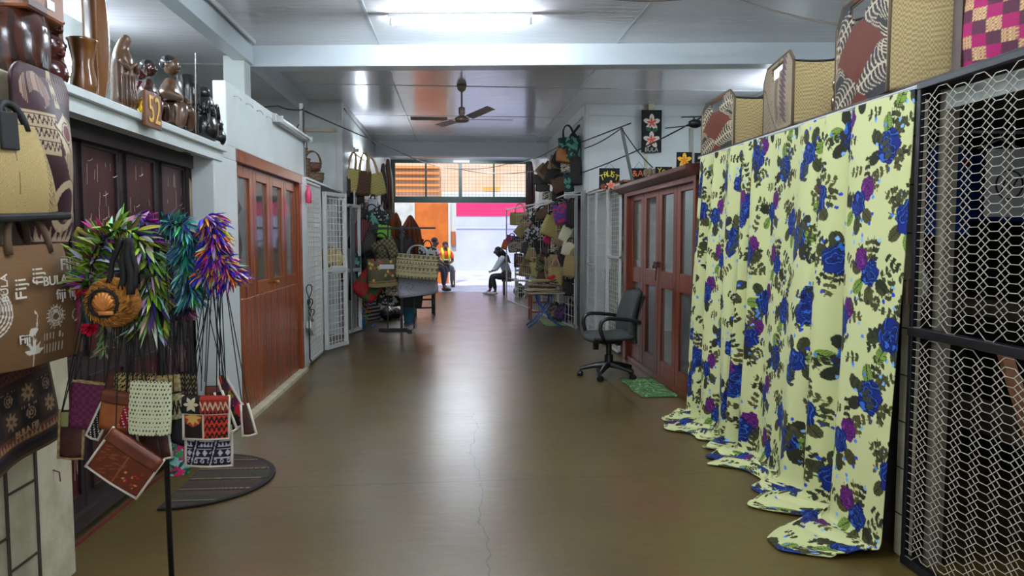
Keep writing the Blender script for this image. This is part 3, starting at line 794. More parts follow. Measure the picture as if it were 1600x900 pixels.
# ================================================================== OFFICE CHAIR
m_fab = mat('charcoal_fabric', (46, 50, 48), .85, tex='noise', c2=(60, 64, 62), scale=60, bump=.1, bscale=150)
m_plast = mat('black_plastic', (20, 20, 22), .38)
def office_chair():
    c = (1.66, 7.8, 0); t = thing('office_chair', 'charcoal fabric office swivel chair with black arms beside the brown doors', 'chair', c, R(8))
    t.scale = (1.06, 1.06, 1.0)
    W = world_mat(t)   # local: seat faces -x, back at +x
    def mb(): return MB(W)
    # seat
    def seat(u, v):
        a = 2 * PI * u; rx, ry = .245, .24; e = .55
        cx = math.copysign(abs(math.cos(a)) ** e, math.cos(a)); sy = math.copysign(abs(math.sin(a)) ** e, math.sin(a))
        k = math.sin(PI * min(1, max(0, v))) ** .35 if 0 < v < 1 else 0
        z = .40 + .09 * v + (.02 * cx * cx if v > .5 else 0) - (.03 if cx < -.9 else 0)
        return (cx * rx * k, sy * ry * k, z)
    q = mb(); q.grid(seat, 48, 14, True); q.build('seat', m_fab, t, smooth=True)
    # curved backrest
    q = mb()
    def back(u, v):
        a = 2 * PI * u; y = math.copysign(abs(math.cos(a)) ** .5, math.cos(a)) ; xx = math.copysign(abs(math.sin(a)) ** .6, math.sin(a))
        h = .40 + .56 * v; wdt = .215 * (1 - .30 * v ** 3) * (1 if v < .88 else math.sqrt(max(0, 1 - ((v - .88) / .12) ** 2)) * .999 + .001) * (.86 + .14 * min(1, v * 6))
        th = .042 * (1 if v < .93 else max(.02, (1 - v) / .07)) * (1 if v > .03 else .4)
        bend = .20 + .10 * v + .04 * math.sin(v * PI) * -1
        return (bend + xx * th - .05 * abs(y) ** 2 * 1.0 + .02, y * wdt, h)
    q.grid(back, 44, 24, True); q.build('backrest', m_fab, t, smooth=True)
    q = mb()
    def shell(u, v):
        y = (u - .5) * .38 * (1 - .25 * v ** 3); h = .38 + .5 * v
        return (.275 + .10 * v - .04 * math.sin(v * PI) - .05 * (2 * u - 1) ** 2, y, h)
    q.grid(shell, 16, 14); q.build('back_shell', m_plast, t, smooth=True, solid=.012)
    for s in (-1, 1):
        q = mb(); y = s * .27
        pts = [(-.13, s * .22, .42), (-.16, y, .46), (-.19, y, .56), (-.175, y, .635), (-.12, y, .665), (0, y, .66), (.12, y, .645), (.22, y, .625), (.25, s * .2, .60)]
        # smooth the curve
        sm = []
        for i in range(len(pts) - 1):
            for k in range(4): sm.append(Vector(pts[i]).lerp(Vector(pts[i + 1]), k / 4))
        sm.append(Vector(pts[-1])); sm = [(sm[max(0, i - 1)] + sm[i] * 2 + sm[min(len(sm) - 1, i + 1)]) / 4 for i in range(len(sm))]
        q.tube(sm, .02, 10); q.build('armrest', m_plast, t, smooth=True)
    q = mb(); q.lathe([(.045, .13), (.045, .24), (.03, .25), (.03, .36), (.02, .37)], 18); q.box((0, 0, .385), (.2, .2, .03)); q.tube([(0, 0, .38), (-.05, .17, .37), (-.06, .22, .35)], .007); q.build('gas_lift', m_plast, t)
    q = mb(); q.bb(.08, .12, -.03, .03, .34, .4); q.box((-.12, .06, .33), (.05, .04, .08)); q.build('tilt_lever', m_plast, t)
    for k in range(5):
        a = R(90 + 72 * k - 90 + 18); dx, dy = math.cos(a), math.sin(a); q = mb()
        q.tube([(dx * .03, dy * .03, .135), (dx * .15, dy * .15, .12), (dx * .29, dy * .29, .085)], [.036, .028, .02], 8)
        lg = q.build('base_leg', m_plast, t)
        q = mb(); px, py = dx * .29, dy * .29; b = a + 1.2
        q.tube([(px, py, .09), (px, py, .055)], .008)
        for s in (-1, 1):
            cx, cy = px + s * .014 * -math.sin(b), py + s * .014 * math.cos(b)
            q.tube([(cx - s * .009 * -math.sin(b), cy - s * .009 * math.cos(b), .028), (cx + s * .009 * -math.sin(b), cy + s * .009 * math.cos(b), .028)], .028, 14)
        q.box((px, py, .045), (.03, .03, .03), b); q.build('caster', m_plast, lg)
    return t
office_chair()

# green woven doormat in front of the brown doors
def oval_canvas():
    pass
cv = Canvas(.86, .42, .004, C3(64, 104, 56), wrap=False); rg = np.random.RandomState(3)
for k in range(150): cv.leaf(rg.uniform(0, .86), rg.uniform(0, .42), rg.uniform(.05, .12), .022, rg.uniform(0, 6.28), [C3(44, 84, 44), C3(104, 140, 82), C3(36, 70, 48), C3(134, 158, 104)][rg.randint(4)])
nu, nv = 160, 80; uu, vv = np.meshgrid(np.linspace(0, 1, nu), np.linspace(0, 1, nv))
yy = 6.72 + uu * .95; xx = 1.74 + vv * .36 + .012 * np.sin(uu * 14); zz = .008 + .004 * np.sin(uu * 40) * np.sin(vv * 22)
tag(painted('doormat', np.stack([xx, yy, zz], -1), cv.sample(uu * .86, vv * .42), mat('mat_cloth', tex='attr', rough=.9), solid=.006), 'green leaf-patterned doormat lying in front of the brown doors', 'mat')

# half-oval striped mat on the left
cv = Canvas(1.0, .62, .003, C3(62, 44, 34))
for i in range(60):
    x = i * .0167
    band = (i // 6) % 4; c = [C3(66, 48, 36), C3(52, 50, 34), C3(76, 50, 36), C3(56, 42, 34)][band]
    cv.rect(x, 0, x + .0167, .62, c)
for x in (.08, .26, .44, .62, .8):
    cv.rect(x, 0, x + .022, .62, C3(18, 15, 18)); cv.rect(x + .028, 0, x + .040, .62, C3(150, 128, 80))
for x in np.arange(.01, 1, .02):
    cv.line((x, 0), (x, .62), .003, C3(40, 30, 26))
for y in np.arange(0, .62, .012):
    cv.a[int(y / .003):int(y / .003) + 1] *= .72
nu, nv = 150, 110; uu, vv = np.meshgrid(np.linspace(0, 1, nu), np.linspace(0, 1, nv))
# centre x -1.42 y 4.6 ; straight edge towards the doors
th_ = (vv - .5) * PI; rr = uu
xx = -1.64 + .50 * rr * np.cos(th_) ; yy = 4.62 + .52 * np.sin(th_) * (.25 + .75 * rr) ; zz = np.full_like(xx, .009)
PP = np.stack([xx, yy, zz], -1); cc = cv.sample((yy - 4.1) / 1.04 * .98, (xx + 1.64) / .5 * .6)
edge = (uu > .93); cc[edge] = C3(30, 24, 24)
tag(painted('doormat', PP, cc, MATS['mat_cloth'], solid=.01), 'brown striped half-round doormat on the floor before the maroon doors', 'mat')

# ================================================================== CEILING FAN
m_fan = mat('fan_metal', (128, 110, 96), .35, metal=.5)
t = thing('ceiling_fan', 'brown ceiling fan with metal blades hanging on a short rod', 'fan', (.11, 10.3, 3.12)); c0 = (.11, 10.3)
q = MB(); q.lathe([(.012, 3.2), (.012, 3.5), (.055, 3.53), (.07, 3.6)], 16, (*c0, 0)); q.build('rod', m_fan, t, smooth=True)
q = MB(); q.lathe([(.04, 3.085), (.09, 3.1), (.1, 3.12), (.1, 3.145), (.06, 3.17), (.03, 3.19), (.045, 3.2), (.045, 3.29), (.02, 3.3)], 24, (*c0, 0)); q.build('motor', m_fan, t, smooth=True)
for a in (R(182), R(2), R(-58), R(118)):
    M = T((*c0, 3.13), a); q = MB(M); q.bar((.08, 0, 0), (.2, 0, 0), .03, .006)
    L_ = .70
    up_ = R(-7) if abs(a + R(58)) < .01 else 0; q.box((.2 + (L_ - .2) / 2, 0, .004 - math.sin(up_) * .25), (L_ - .2, .13, .005), rx=R(-14 if up_ else 11), ry=up_); q.build('blade', mat('fan_blade', (120, 104, 92), .3, metal=.3), t, bevel=.001)

# ================================================================== CABLES
def cable(pts, r, label, m=m_cable, group=None):
    q = MB(); out = []
    for (p, q_, sag) in pts: out += arc(p, q_, sag, 18)[:-1]
    out.append(Vector(pts[-1][1])); q.tube(out, r, 6); return tag(q.build('cable', m, smooth=True), label, 'cable', group)
A = on_y(480, 180, 8.66); Bp = on_y(620, 246, 13); 
cable([((-1.72, 8.6, 2.95), (-1.0, 15, 3.18), .0), ((-1.0, 15, 3.18), (.3, 20.0, 3.36), .1), ((.3, 20.0, 3.36), (1.4, 19.5, 3.45), .05), ((1.4, 19.5, 3.45), (2.0, 14, 3.25), .1), ((2.0, 14, 3.25), (2.0, 11.5, 3.0), .0), ((2.0, 11.5, 3.0), (2.2, 9.16, 2.93), .0)], .009, 'long black cable sagging under the ceiling from the left wall to the right wall')
cable([((.2, 19.6, 3.3), (2.03, 14.0, 2.86), .12), ((2.03, 14.0, 2.86), (2.0, 11.4, 2.52), .02), ((2.0, 11.4, 2.52), (3.1, 8.9, 3.02), .05)], .009, 'lower black cable running past the flower panel on the right')
cable([(tuple(on_z(915, -8, 3.58)), (2.2, 6.0, 3.5), .06), (tuple((2.2, 6.0, 3.5)), tuple(on_y(1310, 38, 4.2)), .03), (tuple(on_y(1310, 38, 4.2)), tuple(on_y(1400, 16, 3.6)), .0), (tuple(on_y(1400, 16, 3.6)), tuple(on_y(1490, 0, 3.3)), .03)], .007, 'grey-brown cable hanging below the ceiling above the big woven baskets', mat('brown_cable', (86, 74, 66), .5))
cable([((-1.69, 11.7, 3.5), (-1.68, 16.2, 3.5), .03)], .008, 'short black cable along the top of the far left wall')
cable([((2.03, 11.7, 3.42), (2.03, 16.2, 3.42), .03)], .008, 'pale cable along the top of the far right wall', m_white)
# leaning grey batten with cable, right
p0 = on_y(985, 276, 9.3); p1 = on_y(971, 200, 9.3)
q = MB(); q.bar((2.22, 9.1, 2.2), tuple(on_y(971, 200, 9.1)), .045, .03); tag(q.build('timber_batten', mat('grey_timber', (86, 92, 88), .6)), 'grey leaning batten holding up cables above the right gates', 'batten')
cable([(tuple(on_y(913, 232, 11.4)), tuple(on_y(971, 200, 9.07)), .03), (tuple(on_y(971, 200, 9.07)), tuple(on_y(1020, 262, 8.8)), .03)], .008, 'black cable tied over the tip of the grey leaning batten')
# junction post and wires at the left tube
q = MB(); q.bar((-1.72, 8.62, 2.2), (-1.72, 8.62, 3.02), .05, .04); tag(q.build('timber_batten', mat('pale_timber', (150, 148, 142), .6)), 'pale upright batten beside the left wall tube carrying cables', 'batten')
cable([((-1.7, 8.59, 2.95), (-1.86, 8.1, 2.9), .02), ((-1.86, 8.1, 2.9), (-2.2, 8.05, 2.86), .0)], .008, 'short black wire from the pale batten to the post')
cable([((-1.69, 8.6, 2.98), (-1.69, 8.55, 2.68), .03)], .01, 'black wire dropping from the pale batten to the left tube')
q = MB()
for k in range(8):
    y = 5.95 + k * .33; q = MB(); q.tube([(-1.7, y, 2.60 + .0 * k), (-1.67, y, 2.60), (-1.655, y + .02, 2.585), (-1.66, y + .06, 2.58), (-1.67, y + .07, 2.6)], .005, 6)
    o = q.build('cup_hook', m_white, smooth=True); tag(o, ['nearest', 'second nearest', 'third nearest', 'fourth nearest', 'fourth farthest', 'third farthest', 'second farthest', 'farthest'][k] + ' white cup hook in the row along the left white wall', 'hook', 'cup hooks on the left white wall')

# ================================================================== BAGS
m_attr = mat('painted_goods', tex='attr', rough=.65, spec=.3)
m_attrg = mat('painted_gloss', tex='attr', rough=.5, spec=.3)
m_rope = mat('twisted_cord', (86, 72, 52), .8)
m_cordb = mat('black_cord', (18, 16, 18), .7)
m_pipe = mat('white_piping', (216, 208, 190), .7)
m_tan = mat('tan_weave', (176, 152, 100), .75, tex='checker', c2=(150, 124, 76), scale=60)
m_pandan = mat('pandanus_weave', (196, 176, 116), .75, tex='checker', c2=(168, 144, 88), scale=110, bump=.2, bscale=90)

def M_at(p, rz=0, tilt=0, lean=0):
    """front of the bag (-y local) turned by rz, rolled in its own plane by tilt, leaned forward by lean"""
    return Matrix.Translation(Vector(p)) @ Matrix.Rotation(rz, 4, 'Z') @ Matrix.Rotation(tilt, 4, 'Y') @ Matrix.Rotation(lean, 4, 'X')

def bag(label, M, w, h, d, m=None, canvas=None, handle=.5, hm=None, hr=.006, rim=None, name='tote_bag', cat='bag', group=None,
        top=1.0, nu=28, nv=9, flap=None, flap_c=None, strap=None, piping=None, bulge=.5, wav=0.0, flat_top=False, sag=0.0):
    t = thing(name, label, cat, M.translation, 0, group)
    hm = hm or m_rope
    e = .45; _a = np.linspace(0, 2 * PI, 4001); _x = np.sign(np.cos(_a)) * np.abs(np.cos(_a)) ** e * w / 2; _y = np.sign(np.sin(_a)) * np.abs(np.sin(_a)) ** e * d / 2
    _s = np.concatenate([[0], np.cumsum(np.hypot(np.diff(_x), np.diff(_y)))]); _s /= _s[-1]
    def ring(f, u):
        a = float(np.interp(u % 1.0, _s, _a))
        cx = math.copysign(abs(math.cos(a)) ** e, math.cos(a)); sy = math.copysign(abs(math.sin(a)) ** e, math.sin(a))
        W = w / 2 * (1 + (top - 1) * f) * (1 + .03 * math.sin(f * PI))
        D = d / 2 * ((1 - bulge) + bulge * math.sin(PI * min(1, .22 + .72 * f)))
        x = cx * W; y = sy * D * (1 - .15 * abs(cx) ** 4)
        return x, y + wav * math.sin(cx * 5 + f * 4), h * f - sag * h * (1 - cx * cx) * (f ** 3) + (.03 * h * abs(cx) ** 3 * (1 - f) if not flat_top else 0)
    if canvas is not None:
        fs = np.concatenate([[0, 0], np.linspace(0.0, 1, nv)]); sc = [0.02, .6] + [1] * nv
        P = np.zeros((len(fs), nu, 3)); UV = np.zeros((len(fs), nu, 2))
        for j, f in enumerate(fs):
            for i in range(nu):
                x, y, z = ring(f, i / nu); P[j, i] = M @ Vector((x * (sc[j] if j < 2 else 1), y * sc[j], z)); UV[j, i] = ((x / max(w * max(1, top), 1e-5) + .5) * canvas.w * .999, f * canvas.h * .999)
        painted('body', P, canvas.sample(UV[..., 0], UV[..., 1]), m or m_attr, t, closed=True)
    else:
        q = MB(M)
        vs = []; rows = [0, 0] + [k / (nv - 1) for k in range(nv)]; sc = [0.02, .7] + [1] * nv
        for f, s_ in zip(rows, sc):
            for i in range(nu):
                x, y, z = ring(f, i / nu); vs.append((x * s_, y * s_, z))
        fs_ = [(j * nu + i, j * nu + (i + 1) % nu, (j + 1) * nu + (i + 1) % nu, (j + 1) * nu + i) for j in range(len(rows) - 1) for i in range(nu)]
        q.add(vs, fs_); q.build('body', m, t, smooth=True)
    if rim:
        q = MB(M); q.tube([ring(1, i / 24) for i in range(24)], hr * 1.1, 6, closed=True); q.build('rim', rim, t, smooth=True)
    if flap:
        q = MB(M); fh, fm = flap
        q.grid(lambda u, v: ((u - .5) * w * 1.02 * top, -d / 2 * (.2 + .9 * min(1, v * 4)) * 1.08 - .004, h * 1.01 - max(0, v - .1) * fh - (.03 * h * (1 - (2 * u - 1) ** 2)) * v), 14, 8)
        if flap_c is not None:
            uu, vv = np.meshgrid(np.linspace(0, 1, 70), np.linspace(0, 1, 40)); P = np.zeros((40, 70, 3))
            for j in range(40):
                for i in range(70):
                    u, v = uu[j, i], vv[j, i]; P[j, i] = M @ Vector(((u - .5) * w * 1.02 * top, -d / 2 * (.2 + .9 * min(1, v * 4)) * 1.08 - .004, h * 1.01 - max(0, v - .1) * fh - (.03 * h * (1 - (2 * u - 1) ** 2)) * v))
            painted('flap', P, flap_c.sample(uu * flap_c.w * .999, (1 - vv) * flap_c.h * .999), m_attr, t, solid=.003)
        else: q.build('flap', fm, t, smooth=True, solid=.003)
    if piping:
        q = MB(M)
        for s in (-1, 1): q.tube([(s * w / 2 * (1 + (top - 1) * f) * 1.01, -d * .32, h * f * 1.06 - .03 * h) for f in (0, .25, .5, .75, 1)], hr * 1.3, 6)
        q.tube([(-w / 2 * 1.0, -d * .42, 0.0), (0, -d * .46, -.004), (w / 2 * 1.0, -d * .42, 0.0)], hr * 1.1, 6)
        q.build('piping', piping, t, smooth=True)
    if handle:
        for s in (-1, 1):
            q = MB(M); hw = w * .24 * top; pts = []
            for k in range(13):
                a = PI * k / 12; pts.append((-math.cos(a) * hw, s * d * .30 * (1 - .5 * math.sin(a)), h * .93 + math.sin(a) ** .8 * handle * h))
            q.tube(pts, hr, 6); q.build('handle', hm, t, smooth=True)
    if strap:
        q = MB(); top_p = Vector(strap)
        for s in (-1, 1):
            a = M @ Vector((s * w * .46 * top, 0, h * .96)); q.tube([a, a.lerp(top_p, .5) + Vector((0, 0, -.0)), top_p], .0022, 5)
        q.build('strap', hm, t)
    return t

# ---------------------------------------------------------------- painted patterns
BLK, CRM, MRN = C3(24, 18, 18), C3(206, 190, 158), C3(48, 10, 18)
def zig(cv, y, h, n, c, w=.004, x0=0, x1=None):
    x1 = x1 or cv.w; st = (x1 - x0) / n
    for i in range(n):
        cv.line((x0 + i * st, y), (x0 + (i + .5) * st, y + h), w, c); cv.line((x0 + (i + .5) * st, y + h), (x0 + (i + 1) * st, y), w, c)
def tris(cv, y, h, n, c, flip=False, x0=0, x1=None):
    x1 = x1 or cv.w; st = (x1 - x0) / n
    for i in range(n):
        a, b = (y, y + h) if not flip else (y + h, y)
        cv.poly([(x0 + i * st, a), (x0 + (i + 1) * st, a), (x0 + (i + .5) * st, b)], c)
def hatch(cv, x0, y0, x1, y1, n, c, w=.003):
    for i in range(n + 1):
        x = x0 + (x1 - x0) * i / n; cv.line((x, y0), (x, y1), w, c)
def fern(cv, p, q, n, L, c, w=.006, bend=.5):
    p = np.array(p); q = np.array(q); d = (q - p); ln = np.hypot(*d); d = d / ln; nrm = np.array([-d[1], d[0]])
    cv.line(p, q, w, c)
    for i in range(n):
        b = p + d * ln * (i + .5) / n; l = L * (1 - .5 * i / n)
        for s in (-1, 1):
            prev = b
            for k in range(1, 6):
                t = k / 5; cur = b + nrm * s * l * t + d * l * bend * (t - t * t * 1.6); cv.line(prev, cur, w * (1 - .5 * t), c); prev = cur
def weave(cv, c, amt=.10, per=.008):
    k = ((np.floor(cv.X / per) + np.floor(cv.Y / per)) % 2)[..., None]
    cv.a = np.clip(cv.a * (1 - amt * k), 0, 1)
def fern_canvas(w, h, res, dark, light, mid):
    cv = Canvas(w, h, res, dark); cx, cy = w / 2, h * .48
    a = .34
    for (x0, y0, x1, y1) in ((0, h * .10, w, h * .26), (0, h * .70, w, h * .84)):
        pass
    fern(cv, (0, h * .03), (w * .5, h * .22), 9, w * .27, light, .011); fern(cv, (w, h * .30), (w * .5, h * .14), 9, w * .27, light, .011)
    fern(cv, (0, h * .62), (w * .48, h * .86), 9, w * .27, light, .011); fern(cv, (w, h * .86), (w * .5, h * .72), 9, w * .27, light, .011)
    fern(cv, (0, h * .34), (0.01, h * .6), 8, w * .27, light, .009); fern(cv, (w, h * .62), (w * .98, h * .36), 8, w * .27, light, .009)
    cv.poly([(w * .06, cy), (cx, cy - h * .3), (w * .94, cy + h * .02), (cx, cy + h * .3)], mid)
    cv.poly([(w * .3, 0), (w * .72, 0), (w * .5, h * .12)], mid)
    cv.poly([(w * .28, h), (w * .8, h), (w * .52, h * .88)], mid)
    for x0, x1 in ((0, .012), (w - .012, w)): cv.rect(x0, 0, x1, h, C3(150, 130, 96))
    return cv
def dots_canvas(w, h, bgc, c, res=.003, per=.012):
    cv = Canvas(w, h, res, bgc)
    k = (np.floor(cv.X / per + np.floor(cv.Y / (per * .75)) * .5) % 2 == 0) & ((cv.X / per * 1.0 + np.floor(cv.Y / (per * .75)) * .5) % 1 < .55) & ((cv.Y / (per * .75)) % 1 < .5)
    cv.a[k] = c
    return cv
def tapa_canvas(w, h, bgc, c, res=.003, seed=1, c2=None):
    rg = random.Random(seed); cv = Canvas(w, h, res, bgc); y = .008
    while y < h - .02:
        k = rg.randint(0, 4); hh = rg.uniform(.02, .045) * (h / .25) ** .5
        if k == 0: zig(cv, y, hh * .8, int(w / hh * 1.2) + 2, c, res * 1.6)
        elif k == 1: tris(cv, y, hh * .8, int(w / hh * 1.3) + 2, c2 if c2 is not None else c)
        elif k == 2: hatch(cv, 0, y, w, y + hh * .7, int(w / .012), c, res * 1.4)
        elif k == 3:
            n = max(2, int(w / hh * .8))
            for i in range(n): cv.ring((i + .5) * w / n, y + hh * .4, hh * .2, hh * .38, c)
        else:
            n = max(2, int(w / hh))
            for i in range(n):
                x = (i + .5) * w / n; cv.poly([(x - hh * .4, y + hh * .4), (x, y), (x + hh * .4, y + hh * .4), (x, y + hh * .8)], c)
        cv.rect(0, y + hh * .9, w, y + hh * .9 + res * 1.5, c); y += hh + .006
    return cv
def floral_canvas(w, h, bgc, cols, res=.003, seed=2, n=40, leaf=None):
    rg = np.random.RandomState(seed); cv = Canvas(w, h, res, bgc)
    for i in range(n):
        x, y = rg.uniform(0, w), rg.uniform(0, h); c = cols[rg.randint(len(cols))]; a0 = rg.uniform(0, 6.28)
        if leaf is not None and i % 2: cv.leaf(x, y, rg.uniform(.04, .08), .022, a0, leaf)
        for k in range(5): cv.leaf(x, y, .028, .018, a0 + k * 1.257, c)
    return cv

# ================================================================== BIG WOVEN BASKETS ON THE RIGHT SHELF
m_weave = mat('coarse_pandanus', (164, 144, 98), .75, tex='checker', c2=(134, 114, 72), scale=85, bump=.25, bscale=60)
m_hide = mat('brown_hide', (122, 56, 26), .5, tex='noise', c2=(142, 72, 38), scale=8)
def shelf_basket(px0, px1, label, y_far, y_near, h, kind, depth=.42, seed=0):
    """flat panelled basket: decorated end panel faces up the hall, plain side faces the walkway"""
    X0 = 2.12; X1 = X0 + depth; z0 = 2.2
    t = thing('woven_basket', label, 'basket', ((X0 + X1) / 2, (y_near + y_far) / 2, z0))
    # decorated panel: in the plane facing the viewer (normal -Y), bulging
    return t
def big_basket(label, A, B, C_, z0, h, canvas, side_m, hole_z=.72, trim=m_rope):
    """A->B decorated panel (plan), B->C_ plain side (plan); panel with an arched grip hole"""
    A, B, C_ = Vector((*A, 0)), Vector((*B, 0)), Vector((*C_, 0)); w = (B - A).length
    t = thing('woven_basket', label, 'basket', ((A.x + B.x) / 2, (A.y + B.y) / 2, z0))
    D = A + (C_ - B)
    d = (B - A).normalized(); nrm = Vector((d.y, -d.x, 0))
    def panel(p, dd, n_, m_name):
        nu, nv = 110, 150
        P = np.zeros((nv, nu, 3)); uu, vv = np.meshgrid(np.linspace(0, 1, nu), np.linspace(0, 1, nv))
        c = canvas.sample(uu * canvas.w * .999, vv * canvas.h * .999)
        ht = h * (1 - .18 * np.clip(np.abs(uu - .5) * 2 - .72, 0, 1) / .28)
        for ax in range(2): P[..., ax] = p[ax] + dd[ax] * w * uu + n_[ax] * (.02 * np.sin(PI * uu) * np.sin(PI * vv))
        P[..., 2] = z0 + vv * ht
        return P, c, uu, vv
    for side, (p, n_) in enumerate(((A, nrm), (D, -nrm))):
        P, c, uu, vv = panel(p, d, n_, 0)
        hole = (np.abs(uu - .5) < .2) & (vv > hole_z) & (vv < .93) & ~((vv < hole_z + .08) & (np.abs(uu - .5) > .12))
        nv, nu = uu.shape; idx = np.arange(nv * nu).reshape(nv, nu); q = MB()
        q.v = [Vector(x) for x in P.reshape(-1, 3)]; q.c = [tuple(x) for x in to_lin(c.reshape(-1, 3))]
        q.f = [(idx[j, i], idx[j, i + 1], idx[j + 1, i + 1], idx[j + 1, i]) for j in range(nv - 1) for i in range(nu - 1) if not hole[j, i]]
        q.build('decorated_panel', m_attr, t, smooth=True, colors=True, solid=.012)
        q = MB(); rim = [(0, 0), (0, .82), (.04, .88), (.14, 1.0), (.86, 1.0), (.96, .88), (1, .82), (1, 0)]
        q.tube([p + d * w * u + Vector((0, 0, z0 + h * v)) for u, v in rim], .011, 8)
        hl = [(.3, hole_z + .08), (.3, .93), (.7, .93), (.7, hole_z + .08), (.62, hole_z), (.38, hole_z)]
        q.tube([p + d * w * u + Vector((0, 0, z0 + h * v * .995)) for u, v in hl], .007, 6, closed=True)
        q.build('edge_binding', trim, t, smooth=True)
    def side(P0, P1, out):
        q = MB(); L = (P1 - P0).length; dd = (P1 - P0).normalized(); n2 = Vector((dd.y, -dd.x, 0)) * out
        q.grid(lambda u, v: tuple(P0 + dd * L * u + n2 * (.055 * math.sin(PI * u) * (.5 + .5 * math.sin(PI * v))) + Vector((0, 0, z0 + h * v * (.82 - .05 * math.sin(PI * u))))), 24, 20)
        q.build('woven_side', side_m, t, smooth=True, solid=.01)
        q = MB(); q.tube([P0 + dd * L * u + n2 * (.03 * math.sin(PI * u)) + Vector((0, 0, z0 + h * (.82 - .05 * math.sin(PI * u)) + .003)) for u in [k / 12 for k in range(13)]], .008, 6); q.build('top_cord', m_cordb, t)
    side(B, C_, 1); side(A, D, -1)
    q = MB(); q.add([tuple(v + Vector((0, 0, z0 + .008))) for v in (A, B, C_, D)], [(0, 1, 2, 3)]); q.build('base', side_m, t, solid=.01)
    return t
DK = C3(38, 34, 33); LT = C3(178, 162, 134); HD = C3(96, 38, 14)
def basket_px(label, pa, pb, pc, topy, cvs, Xn, Yp, **k):
    """pa,pb: pixels of the decorated panel's foot corners; panel foot at height 2.2"""
    A = on_z(*pa, 2.2); B = on_z(*pb, 2.2); C = on_z(*pc, 2.2)
    return A, B, C
cvF = fern_canvas(.34, .46, .003, DK, LT, HD)
cvB = fern_canvas(.46, .62, .0032, C3(34, 32, 34), C3(186, 170, 144), C3(92, 34, 12))
cvG = Canvas(.36, .46, .003, C3(150, 130, 104)); weave(cvG, 0, .1)
for i in range(14):
    cvG.line((0, i * .03), (.12 - .0, max(0, .40 - i * .0) * 0 + i * .03 + .05), .005, C3(92, 78, 68))
for i in range(12):
    cvG.leaf(.30, .02 + i * .036, .11, .022, 2.2, C3(86, 62, 70)); cvG.leaf(.18, .04 + i * .034, .09, .018, 1.1, C3(98, 84, 74))
cvG.line((.0, .40), (.19, 0), .008, C3(80, 70, 62)); hatch(cvG, .2, .03, .32, .15, 9, C3(80, 70, 62), .004)
for y in np.arange(0, .2, .018): zig(cvG, y, .012, 7, C3(104, 88, 76), .003, 0, .16)
big_basket('small woven basket with black and cream fern panel, nearest the brown doors', (2.11, 6.2), (2.09, 5.42), (2.42, 5.3), 2.2, .42, cvF, m_weave)
big_basket('middle woven basket with muted brown leaf panel on the shelf over the curtain', (2.18, 5.1), (2.07, 4.42), (2.40, 4.26), 2.2, .46, cvG, m_weave)
big_basket('largest woven basket with brown diamond and fern leaves above the curtain', (2.18, 4.12), (2.07, 3.42), (2.34, 3.12), 2.2, .58, cvB, m_weave)

# ================================================================== CARVINGS ON THE LEFT SHELF
m_lac = mat('dark_lacquered_wood', (40, 16, 10), .2, tex='wave', c2=(62, 26, 15), scale=2, stretch=(4, 4, 1), coat=.25)
m_mah = mat('mahogany_lacquer', (58, 14, 12), .2, tex='noise', c2=(78, 22, 18), scale=6, coat=.25)
m_gold = mat('golden_lacquered_wood', (74, 42, 16), .2, tex='wave', c2=(112, 70, 32), scale=1.2, stretch=(3, 3, 1), lo=.2, hi=.9, coat=.25)
m_brown = mat('brown_carved_wood', (70, 46, 26), .3, tex='noise', c2=(88, 60, 36), scale=9, coat=.15)
m_blk = mat('black_lacquered_wood', (14, 11, 12), .25, coat=.1)
m_burl = mat('burl_wood', (128, 68, 26), .5, tex='noise', c2=(74, 36, 14), scale=14, lo=.5, hi=.6)
SZ = 2.17
def shelf_y(px, X=-1.85): return on_x(px, 150, X).y
# burl slab with a price sticker standing on the near pier
t = thing('wooden_slab', 'orange-brown burl wood slab with a white sticker at the top left corner', 'slab', (-1.84, 3.33, 2.44))
q = MB(); q.box((-1.84, 3.36, 2.56), (.22, .3, .24)); q.build('slab', m_burl, t, bevel=.015)
q = MB(); q.bb(-1.729, -1.727, 3.36, 3.42, 2.48, 2.52); q.build('sticker', m_white, t)
t = thing('wooden_drum', 'dark glossy hollow slit drum carved from wood, under the burl slab', 'drum', (-1.86, 3.33, 2.14))
q = MB(T((-1.86, 3.33, 2.145))); q.lathe([(.09, 0), (.12, .02), (.135, .1), (.14, .2), (.13, .29), (.115, .295), (.1, .28)], 20, sx=1, sy=1.15); q.build('body', m_lac, t, smooth=True)
q = MB(T((-1.86, 3.33, 2.145))); q.box((.125, 0, .16), (.02, .04, .18)); q.build('slit', m_blk, t, bevel=.004)
def totem(label, Y, X, z, parts, m, cat='carving', name='carved_statue', nose=True):
    t = thing(name, label, cat, (X, Y, z))
    for k, (r, h0, h1, sx, sy) in enumerate(parts):
        q = MB(); n = 9; q.lathe([(max(.003, r * math.sin(PI * (.5 / n + i / n * (1 - 1 / n))) ** .45), h0 + (h1 - h0) * i / (n - 1)) for i in range(n)], 20, (X, Y, z), sx, sy)
        q.build('carved_head' if k else 'body', m, t, smooth=True)
        if k and nose:
            h = (h0 + h1) / 2; q = MB()
            for s in (-1, 1): q.ball((X + r * .8 * sx, Y + s * r * .36, z + h + .15 * (h1 - h0)), (r * .2, r * .22, r * .16))
            q.ball((X + r * .9 * sx, Y, z + h - .02), (r * .18, r * .16, r * .3)); q.ball((X + r * .8 * sx, Y, z + h - .26 * (h1 - h0)), (r * .18, r * .4, r * .09)); q.build('carved_face', m, t, smooth=True)
    return t
totem('tall mahogany totem of stacked carved heads beside the slit drum', 3.56, -1.84, SZ, [(.085, 0, .14, 1, 1), (.075, .13, .25, 1, 1.1), (.07, .24, .35, 1, 1), (.05, .34, .40, 1, 1)], m_mah)
